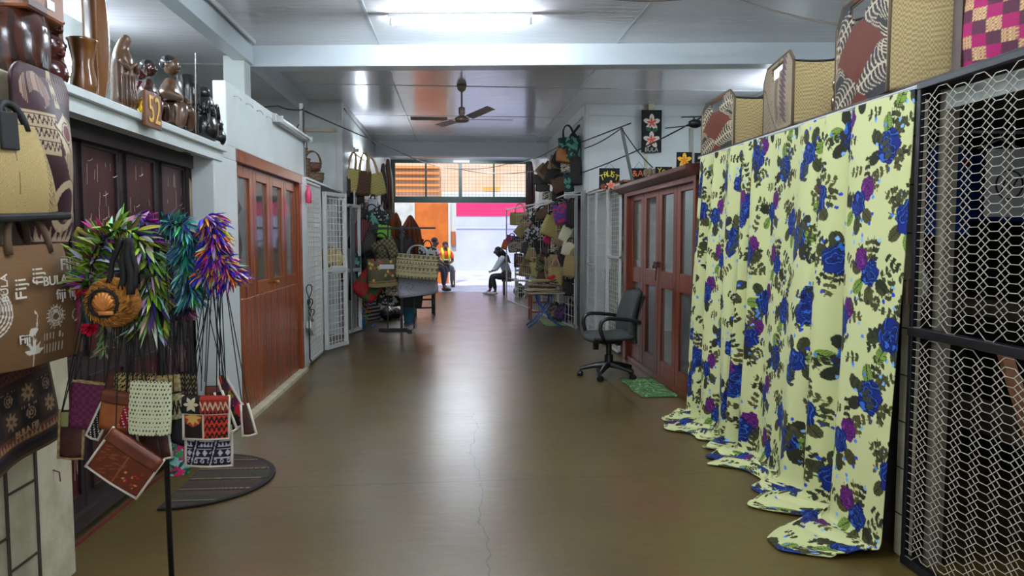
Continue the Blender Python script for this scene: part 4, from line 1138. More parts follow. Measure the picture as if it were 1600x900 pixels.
def crescent(label, Y, X, z, H, W, th, m, lean=0, flip=1, d=.1, open_=.55):
    t = thing('carved_crescent', label, 'carving', (X, Y, z)); o = []; i_ = []
    for k in range(25):
        a = -PI * .42 + PI * .84 * k / 24; s = k / 24
        o.append((-math.cos(a) * W * flip, H / 2 + math.sin(a) * H / 2 / math.sin(PI * .42)))
        wd = th * (math.sin(PI * (.12 + .8 * s)) ** .8)
        i_.append((-math.cos(a) * (W - wd) * flip, H / 2 + math.sin(a) * (H / 2 - wd * .2) / math.sin(PI * .42)))
    q = MB(T((X, Y, z), 0, 0, 0)); vs = []; n = 25
    for (a, b), (c_, e) in zip(o, i_):
        for yy, zz, xx in ((a, b, -d / 2), (a, b, d / 2), (c_, e, d / 2 * .6), (c_, e, -d / 2 * .6)): vs.append((xx, yy + W * .5 * flip, zz))
    fs = [(j * 4 + k, j * 4 + (k + 1) % 4, (j + 1) * 4 + (k + 1) % 4, (j + 1) * 4 + k) for j in range(n - 1) for k in range(4)] + [(0, 3, 2, 1), ((n - 1) * 4, (n - 1) * 4 + 1, (n - 1) * 4 + 2, (n - 1) * 4 + 3)]
    q.add(vs, fs); q.build('crescent', m, t, smooth=True, bevel=.008, sub=1)
    q = MB(); q.lathe([(.07, 0), (.075, .02), (.05, .05), (.02, .09)], 18, (X, Y, z)); q.build('foot', m, t, smooth=True)
    return t
crescent('golden-brown curved carving standing behind the mahogany totem', 3.76, -1.9, SZ, .62, .14, .085, m_gold, d=.10)
crescent('tall golden curved carving with a pointed rim beside the robed figure', 3.98, -1.84, SZ, .68, .17, .10, m_gold, d=.12, flip=-1)
t = thing('carved_box', 'dark gold lidded wooden vessel standing in front of the golden crescents', 'vessel', (-1.76, 3.72, SZ))
q = MB(); q.lathe([(.05, 0), (.06, .06), (.045, .16), (.062, .26), (.07, .27), (.06, .275), (.05, .2)], 18, (-1.76, 3.72, SZ)); q.build('body', m_gold, t, smooth=True)

# robed figure with bowed head
X, Y, z = -1.82, 4.28, SZ
t = thing('carved_statue', 'slender brown wooden figure in a long veil with bowed head on the shelf', 'statue', (X, Y, z))
nodes = [((X, Y, z + .17), .062), ((X, Y, z + .03), .082), ((X, Y, z + .25), .062), ((X + .005, Y, z + .32), .06), ((X + .0, Y, z + .37), .035), ((X + .025, Y + .0, z + .42), .034), ((X + .042, Y + .01, z + .435), .022)]
skin('veiled_body', nodes, [(0, 1), (0, 2), (2, 3), (3, 4), (4, 5), (5, 6)], m_brown, t)
q = MB()
for k in range(9):
    a = -1.2 + k * .3; q.tube([(X + math.cos(a) * r_, Y + math.sin(a) * r_, z + h_) for r_, h_ in ((.083, .02), (.076, .09), (.066, .16), (.062, .22))], .004, 5)
q.build('robe_folds', m_brown, t, smooth=True)
q = MB()
for s in (-1, 1): q.tube([(X + .02, Y + s * .06, z + .3), (X + .06, Y + s * .045, z + .25), (X + .075, Y + s * .005, z + .29)], [.016, .015, .01], 8)
q.build('praying_arms', m_brown, t, smooth=True)

def carved_person(label, Y, X, m, scale, pose, hm=None):
    t = thing('carved_statue', label, 'statue', (X, Y, SZ)); s = scale; hm = hm or m
    P = lambda a, b, c: (X + a * s, Y + b * s, SZ + c * s)
    if pose == 'crouch':
        nodes = [(P(0, 0, .12), .075 * s), (P(0, 0, .24), .08 * s), (P(0, 0, .31), .05 * s), (P(.01, 0, .35), .028 * s),
                 (P(.1, .07, .16), .045 * s), (P(.08, .08, .02), .03 * s), (P(.1, -.07, .16), .045 * s), (P(.08, -.08, .02), .03 * s),
                 (P(.02, .1, .24), .028 * s), (P(.1, .06, .19), .022 * s), (P(.02, -.1, .24), .028 * s), (P(.1, -.06, .2), .022 * s), (P(0, 0, .03), .07 * s)]
        ed = [(0, 1), (1, 2), (2, 3), (0, 4), (4, 5), (0, 6), (6, 7), (1, 8), (8, 9), (1, 10), (10, 11), (0, 12)]; hz = .42
    else:
        nodes = [(P(0, 0, .18), .05 * s), (P(0, 0, .28), .055 * s), (P(0, 0, .34), .04 * s), (P(0, 0, .37), .024 * s),
                 (P(0, .035, .1), .032 * s), (P(.01, .04, .01), .026 * s), (P(0, -.035, .1), .032 * s), (P(.01, -.04, .01), .026 * s),
                 (P(.01, .08, .28), .022 * s), (P(.06, .07, .22), .018 * s), (P(.01, -.08, .28), .022 * s), (P(.06, -.07, .24), .018 * s)]
        ed = [(0, 1), (1, 2), (2, 3), (0, 4), (4, 5), (0, 6), (6, 7), (1, 8), (8, 9), (1, 10), (10, 11)]; hz = .43
    skin('body', nodes, ed, m, t)
    q = MB(); q.ball(P(.01, 0, hz), (.05 * s, .05 * s, .058 * s)); q.ball(P(.055, 0, hz - .005), (.013 * s, .011 * s, .018 * s)); q.ball(P(.05, 0, hz - .03), (.012 * s, .02 * s, .006 * s))
    for k in (-1, 1): q.ball(P(.046, k * .018, hz + .012), .008 * s); q.ball(P(0, k * .05, hz), (.012 * s, .008 * s, .016 * s))
    q.build('head', m, t, smooth=True)
    q = MB(); q.ball(P(-.006, 0, hz + .018), (.054 * s, .055 * s, .052 * s)); q.build('hair', hm, t, smooth=True)
    q = MB(); q.lathe([(.1 * s, 0), (.1 * s, .015 * s), (.09 * s, .02 * s)], 18, (X, Y, SZ)); q.build('plinth', m, t)
    return t
carved_person('dark carved figure with a round black head left of the number board', 4.58, -1.8, m_lac, .78, 'crouch', m_blk)
carved_person('carved kneeling figure with gleaming brown robe behind the number board', 4.92, -1.80, m_brown, 1.0, 'crouch', m_blk)
carved_person('small reddish carved figure half hidden behind the number board', 4.75, -1.92, m_mah, .8, 'stand', m_blk)
q = MB(); q.ball((-1.70, 4.30, SZ + .058), .055, 20, 14); tag(q.build('ornament_ball', mat('gold_foil', (220, 170, 40), .25, metal=.8), smooth=True), 'shiny gold ball on the shelf between two carved figures', 'ball')
t = thing('number_board', 'wooden board painted with the number 52 leaning on the shelf edge', 'sign', (-1.645, 4.22, 2.12))
q = MB(); q.bb(-1.655, -1.635, 4.12, 4.33, 2.10, 2.29); q.build('board', mat('number_brown', (110, 66, 40), .4), t, bevel=.004)
text('52', .21, Matrix.Translation((-1.632, 4.225, 2.19)) @ Matrix.Rotation(PI / 2, 4, 'Z') @ Matrix.Rotation(PI / 2, 4, 'X') @ Matrix.Diagonal((.8, 1, 1, 1)), mat('number_yellow', (216, 170, 70), .4), 'number', t)
t = thing('carved_statue', 'tall narrow black carving with a spear, near the end of the left shelf', 'statue', (-1.8, 5.22, SZ))
q = MB(); q.lathe([(.06, 0), (.075, .05), (.07, .2), (.075, .33), (.066, .42), (.03, .435)], 14, (-1.8, 5.22, SZ), .9, 1.1); q.build('body', m_blk, t, smooth=True)
q = MB(); q.box((-1.74, 5.22, SZ + .30), (.03, .09, .14)); q.box((-1.725, 5.22, SZ + .27), (.02, .02, .07)); q.box((-1.727, 5.22, SZ + .2), (.02, .06, .015)); q.build('carved_face', m_blk, t, bevel=.005)
q = MB(); q.tube([(-1.71, 5.1, SZ + .02), (-1.71, 5.14, SZ + .56)], .004); q.build('spear', m_brown, t)
t = totem('squat black carving with scrolled shoulders, last on the left shelf', 5.48, -1.78, SZ, [(.11, 0, .2, .9, 1), (.085, .17, .33, .9, 1), (.05, .31, .40, 1, 1)], m_blk)
for s in (-1, 1):
    q = MB(); q.tube([(-1.72, 5.48 + s * (.10 + .03 * math.cos(a)), SZ + .2 + .09 * math.sin(a)) for a in [k * .5 for k in range(11)]], [.018 - .001 * k for k in range(11)], 8); q.build('scroll', m_blk, t, smooth=True)
totem('low black carved bowl figure at the far end of the left shelf', 5.62, -1.74, SZ, [(.07, 0, .12, 1, 1), (.05, .1, .2, 1, 1)], m_blk)

# ================================================================== NEAR LEFT PIER: HANGING GOODS
# carved shield-mask
cv = Canvas(.46, .86, .003, MRN)
cv.ring(.12, .74, 0, .09, C3(150, 120, 104)); hatch(cv, .05, .66, .2, .82, 16, MRN, .004); cv.ring(.12, .69, 0, .045, MRN)
cv.rect(.0, .44, .22, .64, C3(176, 154, 124))
for y in (.46, .52, .58): zig(cv, y, .035, 9, MRN, .006, 0, .22); cv.rect(0, y + .04, .22, y + .046, MRN)
cv.poly([(.2, .58), (.30, .66), (.42, .6), (.46, .42), (.36, .38), (.26, .44)], C3(196, 178, 148)); cv.ring(.30, .56, 0, .04, C3(96, 40, 40)); cv.ring(.30, .56, .05, .056, MRN)
cv.poly([(.24, .44), (.36, .52), (.46, .38), (.44, .3), (.3, .34)], C3(176, 152, 122)); hatch(cv, .25, .3, .44, .46, 12, MRN, .004)
cv.line((.2, .58), (.46, .36), .01, BLK); cv.line((.3, .66), (.46, .52), .01, BLK)
cv.rect(.24, .68, .28, .86, C3(176, 154, 124)); zig(cv, .70, .05, 2, MRN, .005, .24, .28); zig(cv, .78, .05, 2, MRN, .005, .24, .28)
cv.ring(.3, .2, .09, .13, C3(176, 154, 124)); tris(cv, .02, .08, 8, C3(150, 126, 104)); zig(cv, .12, .05, 8, C3(170, 150, 126), .005, .3, .46)
hatch(cv, .3, .72, .44, .84, 5, C3(150, 120, 104), .005)
nu, nv = 110, 200; uu, vv = np.meshgrid(np.linspace(0, 1, nu), np.linspace(0, 1, nv))
wd = .21 * (1 - .35 * np.clip((.16 - vv) / .16, 0, 1) ** 2 - .25 * np.clip((vv - .9) / .1, 0, 1) ** 2)
yy = 3.13 + (uu - .5) * 2 * wd * .95; xx = -1.66 + .07 * (1 - (2 * uu - 1) ** 2) * np.sin(PI * np.clip(vv, .05, .95)) + .01; zz = 1.47 + vv * .70
t = thing('carved_shield', 'tall maroon wooden shield carved with cream tapa patterns hung on the near pier', 'carving', (-1.66, 3.13, 1.47))
painted('shield', np.stack([xx, yy, zz], -1), cv.sample(uu * .46, vv * .86), m_attrg, t, solid=.02)
q = MB(); q.tube([(-1.69, 3.13, 2.16), (-1.66, 3.13, 2.13)], .005); q.build('hanging_nail', m_black, t)

RZL = R(90)     # faces the walkway (+x)
# beige woven shoulder bag
cv = Canvas(.46, .34, .003, C3(186, 160, 104)); weave(cv, 0, .12, .006)
cvs = cv; s_ = cv.X > .36; cv.a[s_ & (((cv.X * 180).astype(int) + (cv.Y * 140).astype(int)) % 3 == 0)] = C3(84, 60, 50); cv.line((.2, 0), (.2, .34), .004, C3(110, 88, 52))
t = bag('beige woven pandanus shoulder bag with dark zigzag side, hanging on the near pier', M_at((-1.60, 2.80, 1.585), R(80), R(-3)), .42, .32, .15, canvas=cv, handle=.3, hm=m_cordb, hr=.014, top=.62, nu=200, nv=80, name='shoulder_bag')
q = MB(M_at((-1.60, 2.80, 1.585), R(80), R(-3))); q.box((0, 0, -.01), (.43, .17, .03)); q.build('base', m_cordb, t, bevel=.01)
q = MB(M_at((-1.60, 2.80, 1.585), R(80), R(-3))); q.box((-.06, -.075, .29), (.08, .012, .13)); q.build('closing_tab', m_cordb, t, bevel=.004)

# brown FIJI tote
cv = Canvas(.54, .44, .003, C3(112, 82, 52)); cv.a *= (1 + .03 * np.sin(cv.Y * 900))[..., None]
tcol = C3(214, 208, 194)
for r in (.05, .062, .074, .086, .098): cv.ring(.02, .22, r, r + .005, tcol)
cv.ring(.34, .17, .032, .036, tcol); cv.ring(.34, .17, .014, .028, tcol); cv.ring(.34, .17, .02, .023, C3(112, 82, 52))
for k in range(18): a = k * .349; cv.line((.34 + math.cos(a) * .036, .17 + math.sin(a) * .036), (.34 + math.cos(a) * .045, .17 + math.sin(a) * .045), .003, tcol)
# flamingo and palm in white line
cv.ell(.22, .13, .026, .014, .3, tcol); cv.line((.24, .14), (.25, .19), .006, tcol); cv.line((.25, .19), (.237, .20), .006, tcol); cv.line((.215, .12), (.213, .06), .003, tcol); cv.line((.225, .12), (.235, .09), .003, tcol)
for a in (.2, .8, 1.5, 2.2, 2.9): cv.leaf(.22, .05, .055, .016, a, tcol)
cv.line((.22, 0), (.22, .05), .006, tcol)
for i in range(14): cv.line((.28 + .016 * (i % 7), .04 + .05 * (i // 7)), (.28 + .016 * (i % 7), .07 + .04 * (i // 7)), .004, tcol)
cv.ring(.45, .16, .02, .024, tcol); hatch(cv, .42, .22, .5, .25, 8, tcol, .003)
Mt = M_at((-1.58, 2.83, 1.035), R(78), R(-2))
t = bag('brown cloth tote bag with white printed island lettering, on the near pier', Mt, .50, .44, .16, canvas=cv, handle=.34, hm=mat('brown_webbing', (92, 70, 50), .8), hr=.013, top=.8, nu=300, nv=120, bulge=.6, wav=.006)
m_print = mat('white_print', (220, 214, 200), .7)
def on_bag(M, x, y, z, s, rot=0): return M @ Matrix.Translation((x, y, z)) @ Matrix.Rotation(rot, 4, 'Y') @ Matrix.Rotation(PI / 2, 4, 'X')
for body, sz, x, z, rt in (('FIJI', .062, .13, .36, 0), ('BULA FIJI', .05, .10, .305, 0), ('fiji fiji', .055, .12, .25, 0), ('Fiji', .07, -.1, .29, -PI / 2), ('Fiji', .045, -.1, .11, 0), ('fiji', .07, -.02, .33, -PI / 2), ('BULA', .04, -.17, .3, -PI / 2)):
    text(body, sz, on_bag(Mt, x, -.088, z, 1, rt), m_print, 'lettering', t)

# tapa printed cloth bag
cv = Canvas(.5, .40, .003, C3(46, 34, 28)); rg = random.Random(4); T1 = C3(150, 120, 86); T2 = C3(96, 52, 40)
for y in (.30, .345): cv.rect(0, y, .5, y + .035, T2); zig(cv, y + .005, .025, 22, BLK, .003)
for i in range(5):
    for j in range(2):
        x, y = .05 + i * .1, .155 + j * .08; kk = (i + j) % 2
        cv.rect(x - .045, y - .035, x + .045, y + .035, BLK if kk else C3(60, 44, 34))
        if kk: cv.ring(x, y, .006, .012, T1); cv.ring(x, y, .018, .022, T1); hatch(cv, x - .04, y + .026, x + .04, y + .032, 12, T1, .002)
        else:
            for a in range(8): cv.leaf(x, y, .036, .012, a * .785, T1)
            cv.ring(x, y, 0, .008, T2)
cv.rect(0, .03, .5, .05, C3(20, 18, 30)); cv.rect(0, .06, .5, .10, T2); tris(cv, .062, .03, 26, T1); cv.rect(0, 0, .5, .012, C3(90, 70, 48)); cv.rect(.488, 0, .5, .4, C3(90, 70, 48))
nu, nv = 120, 90; uu, vv = np.meshgrid(np.linspace(0, 1, nu), np.linspace(0, 1, nv))
Mb = M_at((-1.64, 2.82, .67), R(86), R(-8))
t = thing('tapa_cloth', 'dark brown tapa cloth printed with squares and stars hanging low on the near pier', 'cloth', Mb.translation)
P = np.zeros((nv, nu, 3))
for j in range(nv):
    for i in range(nu):
        u, v = i / (nu - 1), j / (nv - 1); P[j, i] = Mb @ Vector(((u - .5) * .52, -.012 * math.sin(u * 9) * (1 - v) - .01 - .02 * (1 - v), v * .40))
painted('cloth', P, cv.sample(uu * .499, vv * .399), m_attr, t, solid=.004)
text('BULA FIJI', .035, on_bag(Mb, .04, -.045, .112, 1, 0), mat('tapa_ink', (150, 120, 86), .7), 'lettering', t)
q = MB(Mb); q.tube([(-.2, 0, .39), (-.1, -.01, .45), (.02, 0, .39)], .006, 6); q.build('hanging_loop', m_black, t)
t = thing('wall_nail', 'small bent nail in the cream pier below the tapa cloth', 'nail', (-1.7, 3.2, .5)); q = MB(); q.tube([(-1.7, 3.2, .52), (-1.675, 3.2, .51), (-1.672, 3.2, .47)], .003, 6); q.build('nail', m_brown, t)

# ================================================================== DISPLAY STAND WITH GARLANDS AND PURSES
YS = 2.95
def sp(px, py, dy=0): return on_y(px, py, YS + dy)
t = thing('display_stand', 'thin black metal pole stand carrying garlands and small purses at left', 'stand', (-1.13, YS, 0))
STAND = t
q = MB(); q.tube([(-1.13, YS, 0), (-1.15, YS, 1.52)], .011, 10); q.build('pole', m_black, t, smooth=True)
q = MB(); q.tube([sp(150, 372), sp(200, 366), sp(268, 372), sp(350, 360)], .008, 8); q.build('crossbar', m_black, t)
q = MB(); q.tube([(-1.15, YS - .14, 1.36), (-1.15, YS + .16, 1.36)], .008, 8); q.build('crossbar', m_black, t)
q = MB(); q.lathe([(.17, 0), (.17, .012), (.03, .02)], 20, (-1.13, YS, 0)); q.build('base', m_black, t)
q = MB(); q.tube([sp(150, 372), sp(135, 366), sp(122, 358), sp(118, 366), sp(124, 378), sp(127, 388), sp(120, 397)], [.008, .01, .011, .01, .009, .007, .003], 8); q.build('curled_hook', mat('yellow_horn', (150, 136, 60), .35), t, smooth=True)

def garland(label, path, cols, n, L, w, spread, seed, droop=.25, name='garland'):
    rng = random.Random(seed); random.seed(seed); pts = [Vector(p) for p in path]
    t = thing(name, label, 'garland', pts[0])
    q = MB(); q.tube(pts, spread * .25, 8); q.build('cord', m_cordb, t)
    segs = len(pts) - 1; tot = sum(w_ for _, w_ in cols); q = MB()
    for i in range(n):
        s = rng.random() * segs; k = int(s); p = pts[k].lerp(pts[k + 1], s - k); ax = (pts[k + 1] - pts[k]).normalized()
        a = rng.uniform(0, 2 * PI); x = ax.cross(Vector((0, 1, .1))).normalized(); y = ax.cross(x); out = x * math.cos(a) + y * math.sin(a)
        d = (out * 1.0 + ax * rng.uniform(.15, .9) + Vector((0, 0, -.15))).normalized()
        r = rng.random() * tot
        for c, w_ in cols:
            r -= w_
            if r <= 0: break
        q.color(tuple(max(0, min(255, v * rng.uniform(.75, 1.2))) for v in c))
        q.blade(p + out * spread * rng.uniform(.1, .5), d, L * rng.uniform(.6, 1.2), w * rng.uniform(.7, 1.3), curl=droop * rng.uniform(.2, 1.5))
    q.build('petals', mat('garland_petals', tex='attr', rough=.5, spec=.4), t, colors=True)
    return t
GRN, LIM, WHT, VIO, MAG, ORN, TEA, BLU, YEL = (84, 122, 34), (156, 180, 62), (214, 216, 224), (92, 62, 168), (170, 40, 150), (220, 130, 50), (44, 130, 110), (36, 40, 190), (220, 190, 70)
garland('green, white and purple leafy garland looped over the stand, holding the coconut purse', [sp(136, 452), sp(142, 415), sp(155, 385), sp(178, 362), sp(205, 362), sp(226, 385), sp(238, 425), sp(240, 465), sp(232, 505)], [(GRN, 4), (LIM, 5), (WHT, 3.4), (VIO, 1.2), (MAG, .8)], 900, .095, .015, .045, 1)
garland('dark purple feathery garland behind the green one', [sp(213, 338, .05), sp(232, 352, .06), sp(243, 385, .06), sp(240, 420, .06)], [(VIO, 2), ((92, 24, 92), 4), (MAG, 1)], 420, .055, .0095, .04, 2)
garland('teal and blue feathered garland in the middle of the stand', [sp(255, 350, .04), sp(285, 352), sp(297, 372), sp(288, 410), sp(296, 440), sp(300, 468)], [(TEA, 5), ((40, 60, 120), 3), ((150, 200, 200), 2), ((60, 150, 70), 1)], 850, .062, .0095, .045, 3)
garland('rainbow feathered garland of blue, orange and magenta at the right of the stand', [sp(322, 340), sp(332, 352), sp(336, 385), sp(334, 400), sp(322, 436)], [(BLU, 4), (MAG, 2), (ORN, 2.5), ((110, 20, 110), 2.5), (YEL, 1.4), (WHT, 1)], 900, .062, .0095, .055, 4)
garland('rainbow feather spray fanned out to the right below the blue and orange garland', [sp(337, 400), sp(352, 420), sp(362, 436)], [(BLU, 4), (MAG, 2), (ORN, 2.5), ((110, 20, 110), 2.5), (YEL, 1.4), (WHT, 1)], 460, .062, .0095, .055, 14)
garland('small dusky magenta garland hanging below the teal one', [sp(282, 455, .07), sp(284, 475, .07), sp(286, 488, .07)], [((120, 50, 100), 3), ((60, 30, 60), 2)], 120, .05, .010, .03, 5)
garland('grey-green garland tail hanging under the coconut purse', [sp(162, 500, .05), sp(166, 525, .05), sp(160, 552, .05)], [((110, 118, 84), 3), ((150, 150, 140), 2)], 70, .04, .014, .02, 6)
t = garland('red flowers tied on a dark green ribbon at the left edge of the stand', [sp(122, 440, .02), sp(128, 455, .02)], [((214, 30, 60), 4), ((240, 70, 90), 2)], 60, .03, .022, .02, 7, name='flower_lei')
q = MB(); q.tube([sp(126, 452, .02), sp(133, 480, .02), sp(138, 505, .02)], .012, 8); q.build('ribbon', mat('green_ribbon', (24, 60, 48), .6), t)
random.seed(9); q = MB(); q.color((206, 24, 60))
for i in range(40): q.blade(sp(140, 512, .02), (random.uniform(-1, 1), random.uniform(-1, 1), random.uniform(-1, .6)), .035, .022)
q.build('lower_flower', MATS['garland_petals'], t, colors=True)
q = MB(); random.seed(10)
for i in range(26):
    p = sp(114 + random.uniform(-4, 8), 455 + random.uniform(0, 45), .03); q.color((150, 40, 84)); q.blade(p, (random.uniform(-.4, .2), 0, -1), .06, .014)
q.build('tassel', MATS['garland_petals'], t, colors=True)
t = thing('shell_cluster', 'cluster of pale shells on the left of the green garland', 'shells', sp(128, 420, .0))
for k, (x, y) in enumerate([(124, 412), (131, 408), (127, 421), (134, 424)]):
    q = MB(); q.ball(sp(x, y, -.01), (.012, .01, .014), 10, 7); q.build('shell', mat('pale_shell', (190, 186, 180), .4), t, smooth=True)
# hanging black braids
for k, (x0, x1, y0, y1, r_) in enumerate([(188, 168, 372, 442, .010), (196, 190, 375, 452, .013), (200, 206, 372, 460, .016), (206, 214, 380, 450, .010)]):
    q = MB(); q.tube([sp(x0 + (x1 - x0) * s + 2 * math.sin(s * 9 + k), y0 + (y1 - y0) * s, -.13) for s in [i / 10 for i in range(11)]], r_, 8)
    tag(q.build('braided_cord', m_cordb, smooth=True), ['first', 'second', 'third', 'fourth'][k] + ' thick black braid from the left above the coconut purse', 'cord')

# coconut purse with scallop
c = sp(177, 472, -.10); t = thing('coconut_purse', 'round orange coconut fibre purse with a scallop shell emblem on the stand', 'purse', c)
q = MB(); q.ball(c, (.10, .055, .094), 28, 18); random.seed(3); q.build('body', mat('coir_orange', (150, 92, 28), .85, tex='noise', c2=(196, 132, 52), scale=40, stretch=(1, 1, 5), bump=.5, bscale=90), t, smooth=True)
q = MB(); random.seed(12)
for i in range(260):
    a = random.uniform(0, 2 * PI); r_ = random.uniform(.05, .084); p = c + Vector((math.cos(a) * r_, -.055 * math.sqrt(max(0, 1 - (r_ / .1) ** 2)), math.sin(a) * r_ * .94)); q.color(random.choice([(170, 110, 36), (208, 146, 60), (120, 74, 26)])); q.blade(p, (math.cos(a + .9), -.12, math.sin(a + .9)), .022, .003)
q.build('fibres', m_attr, t, colors=True)
c2 = c + Vector((-.012, -.052, .0))
q = MB(); q.tube([c2 + Vector((math.cos(a) * .05, 0, math.sin(a) * .05)) for a in [k * PI / 12 for k in range(24)]], .006, 6, closed=True)
for k in range(14): a = k * PI / 7; q.bar(c2 + Vector((math.cos(a) * .042, -.004, math.sin(a) * .042)), c2 + Vector((math.cos(a) * .06, -.004, math.sin(a) * .06)), .004)
q.build('stitched_ring', m_cordb, t)
q = MB()
for k in range(11):
    a = R(-10 + 20 * k); q.tube([c2 + Vector((.004, -.006, -.03)), c2 + Vector((.004 + math.cos(a) * .028, -.012, -.018 + abs(math.sin(a)) * .04)), c2 + Vector((.004 + math.cos(a) * .036, -.008, -.012 + abs(math.sin(a)) * .052))], [.003, .006, .007], 6)
q.box(c2 + Vector((.012, -.008, -.036)), (.05, .01, .014)); q.build('scallop_shell', mat('orange_shell', (216, 138, 66), .4), t, smooth=True)

# purses hung low on the stand, pixel rectangle -> size
K = 376.0
def purse(label, px, py, w, h, dy, canvas=None, m=None, tilt=0, rz=0, d=.03, strap_to=(230, 395), **kw):
    """px,py: middle of the foot"""
    p = sp(px, py, dy); M = M_at(p, rz, R(tilt))
    return bag(label, M, w / K, h / K, d, m=m, canvas=canvas, handle=0, hm=m_cordb, name='purse', cat='purse', group=None, strap=sp(*strap_to, dy * .5), hr=.004, bulge=.35, nu=120 if canvas is not None else 26, nv=60 if canvas is not None else 9, **kw)
m_lea = mat('brown_leather', (96, 44, 26), .45, tex='noise', c2=(124, 62, 36), scale=12)
m_leath = mat('dark_leather', (60, 28, 20), .5, tex='noise', c2=(82, 40, 28), scale=12)
cw = Canvas(.16, .22, .0016, C3(216, 218, 178)); cw.a[(((cw.X * 78 + np.floor(cw.Y * 60) * .5) % 1) < .32) & (((cw.Y * 60) % 1) < .38)] = C3(30, 28, 26)
purse('cream woven pouch with small black flecks, at the front of the stand', 234, 680, 58, 78, -.10, cw, tilt=3, top=.96, strap_to=(215, 380))
cl = Canvas(.2, .16, .003, C3(104, 46, 24)); cl.rect(.1, 0, .104, .16, C3(150, 90, 50)); rg = np.random.RandomState(2)
for i in range(40): cl.leaf(rg.uniform(0, .1), rg.uniform(0, .16), .03, .004, rg.uniform(.3, .9), C3(140, 72, 36))
for i in range(14): cl.ell(rg.uniform(.12, .18), rg.uniform(.02, .08), .004, .003, 0, [C3(190, 30, 40), C3(210, 150, 80)][i % 2])
purse('brown leather satchel with thick white edging hanging askew on the stand', 176, 752, 82, 66, -.12, cl, tilt=36, piping=m_pipe, flap=(.055, m_lea), strap_to=(190, 400))
purse('maroon woven purse at the left of the stand', 132, 670, 46, 70, .03, None, mat('maroon_weave', (84, 22, 54), .7, tex='checker', c2=(112, 34, 74), scale=70), tilt=8, rim=m_tan, strap_to=(165, 430))
purse('narrow black purse with white dots and white edging behind the leather satchel', 146, 682, 18, 56, -.02, dots_canvas(.06, .16, BLK, C3(210, 206, 200), .002, .011), tilt=26, piping=m_pipe, strap_to=(185, 430))
cg = Canvas(.16, .15, .0025, C3(190, 164, 104))
for i in range(9):
    for j in range(8): x, y = i * .019, j * .02; cg.line((x, y), (x + .012, y + .012), .0045, BLK); cg.line((x + .012, y), (x + .018, y + .008), .004, BLK)
purse('gold pouch with black maze pattern behind the cream pouch', 210, 650, 56, 64, .02, cg, tilt=2, strap_to=(214, 400))
purse('orange-brown leather pouch with a dark toggle tie', 178, 672, 44, 58, -.04, None, mat('orange_leather', (146, 78, 30), .5, tex='noise', c2=(170, 98, 46), scale=9), tilt=10, flap=(.05, m_lea), strap_to=(195, 410))
purse('small red and white dotted purse tucked beside the cream pouch', 202, 668, 30, 34, -.05, dots_canvas(.08, .09, C3(150, 20, 44), C3(225, 215, 205), .002, .012), tilt=18, strap_to=(205, 420))
cz = Canvas(.09, .17, .0025, C3(200, 190, 140)); tris(cz, .1, .05, 3, BLK); zig(cz, .02, .05, 5, BLK, .006); weave(cz, 0, .2, .01)
purse('cream and black pouch with pointed flap right of the cream pouch', 270, 655, 30, 66, .0, cz, tilt=-3, flap=(.07, m_tan), strap_to=(262, 400))
cb = Canvas(.09, .17, .0025, C3(36, 30, 24)); [zig(cb, .01 + .02 * k, .014, 6, C3(150, 130, 84), .004) for k in range(8)]
purse('black and gold zigzag pouch behind the pointed flap pouch', 291, 650, 26, 66, .05, cb, tilt=4, strap_to=(280, 400))
purse('plain black cloth purse hanging at an angle right of the pole', 277, 692, 36, 42, .01, None, m_cordb, tilt=24, strap_to=(268, 420))
ct = floral_canvas(.1, .15, C3(150, 206, 204), [C3(216, 40, 110), C3(150, 206, 204)], .002, 5, 14, C3(24, 100, 70)); 
for k in range(16): ct.leaf(rg.uniform(0, .1), rg.uniform(0, .15), .05, .014, rg.uniform(0, 6.28), [C3(22, 90, 60), C3(60, 150, 90)][k % 2])
purse('turquoise tropical-print pouch with a pink flower low on the stand', 281, 742, 30, 54, .02, ct, tilt=-4, strap_to=(285, 430))
cb2 = tapa_canvas(.19, .14, C3(22, 20, 40), C3(196, 190, 200), .0022, 12); 
for s in (0, 1): cb2.line((.02 + .08 * s, 0), (.06 + .08 * s, .13), .02, C3(22, 20, 40)); cb2.line((.02 + .08 * s, 0), (.06 + .08 * s, .13), .004, C3(200, 196, 206))
purse('black and white tapa print bag with long cream side cords', 328, 726, 66, 60, .0, cb2, tilt=1, piping=m_pipe, sag=.1, strap_to=(330, 440))
cr_ = Canvas(.18, .16, .002, C3(206, 52, 24)); cr_.rect(0, 0, .075, .16, C3(30, 18, 16)); cr_.ring(.038, .08, .0, .034, C3(170, 60, 30))
for a in range(8): cr_.leaf(.038, .08, .034, .012, a * .785, C3(220, 170, 90))
[zig(cr_, .0 + k * .03, .022, 5, BLK, .007, .085, .18) for k in range(6)]; cr_.rect(.075, 0, .08, .16, CRM)
cf = Canvas(.18, .08, .002, C3(150, 40, 24)); zig(cf, .02, .03, 9, CRM, .004); tris(cf, .0, .02, 12, BLK); cf.rect(0, 0, .07, .08, BLK); [cf.leaf(.035, .04, .03, .014, a * 1.047, CRM) for a in range(6)]; cf.rect(0, 0, .18, .005, CRM)
purse('red and black patterned flap bag with cream edging at the right of the stand', 324, 684, 64, 62, -.05, cr_, tilt=1, piping=m_pipe, flap=(.075, None), flap_c=cf, strap_to=(335, 430))
cm = floral_canvas(.12, .24, C3(30, 20, 28), [C3(190, 20, 50), C3(150, 130, 40), C3(96, 30, 70)], .0025, 8, 26, C3(60, 70, 30))
purse('dark multicoloured pointed pouch at the far right of the stand', 380, 662, 30, 80, .03, cm, tilt=-22, top=.35, piping=m_pipe, strap_to=(345, 430))
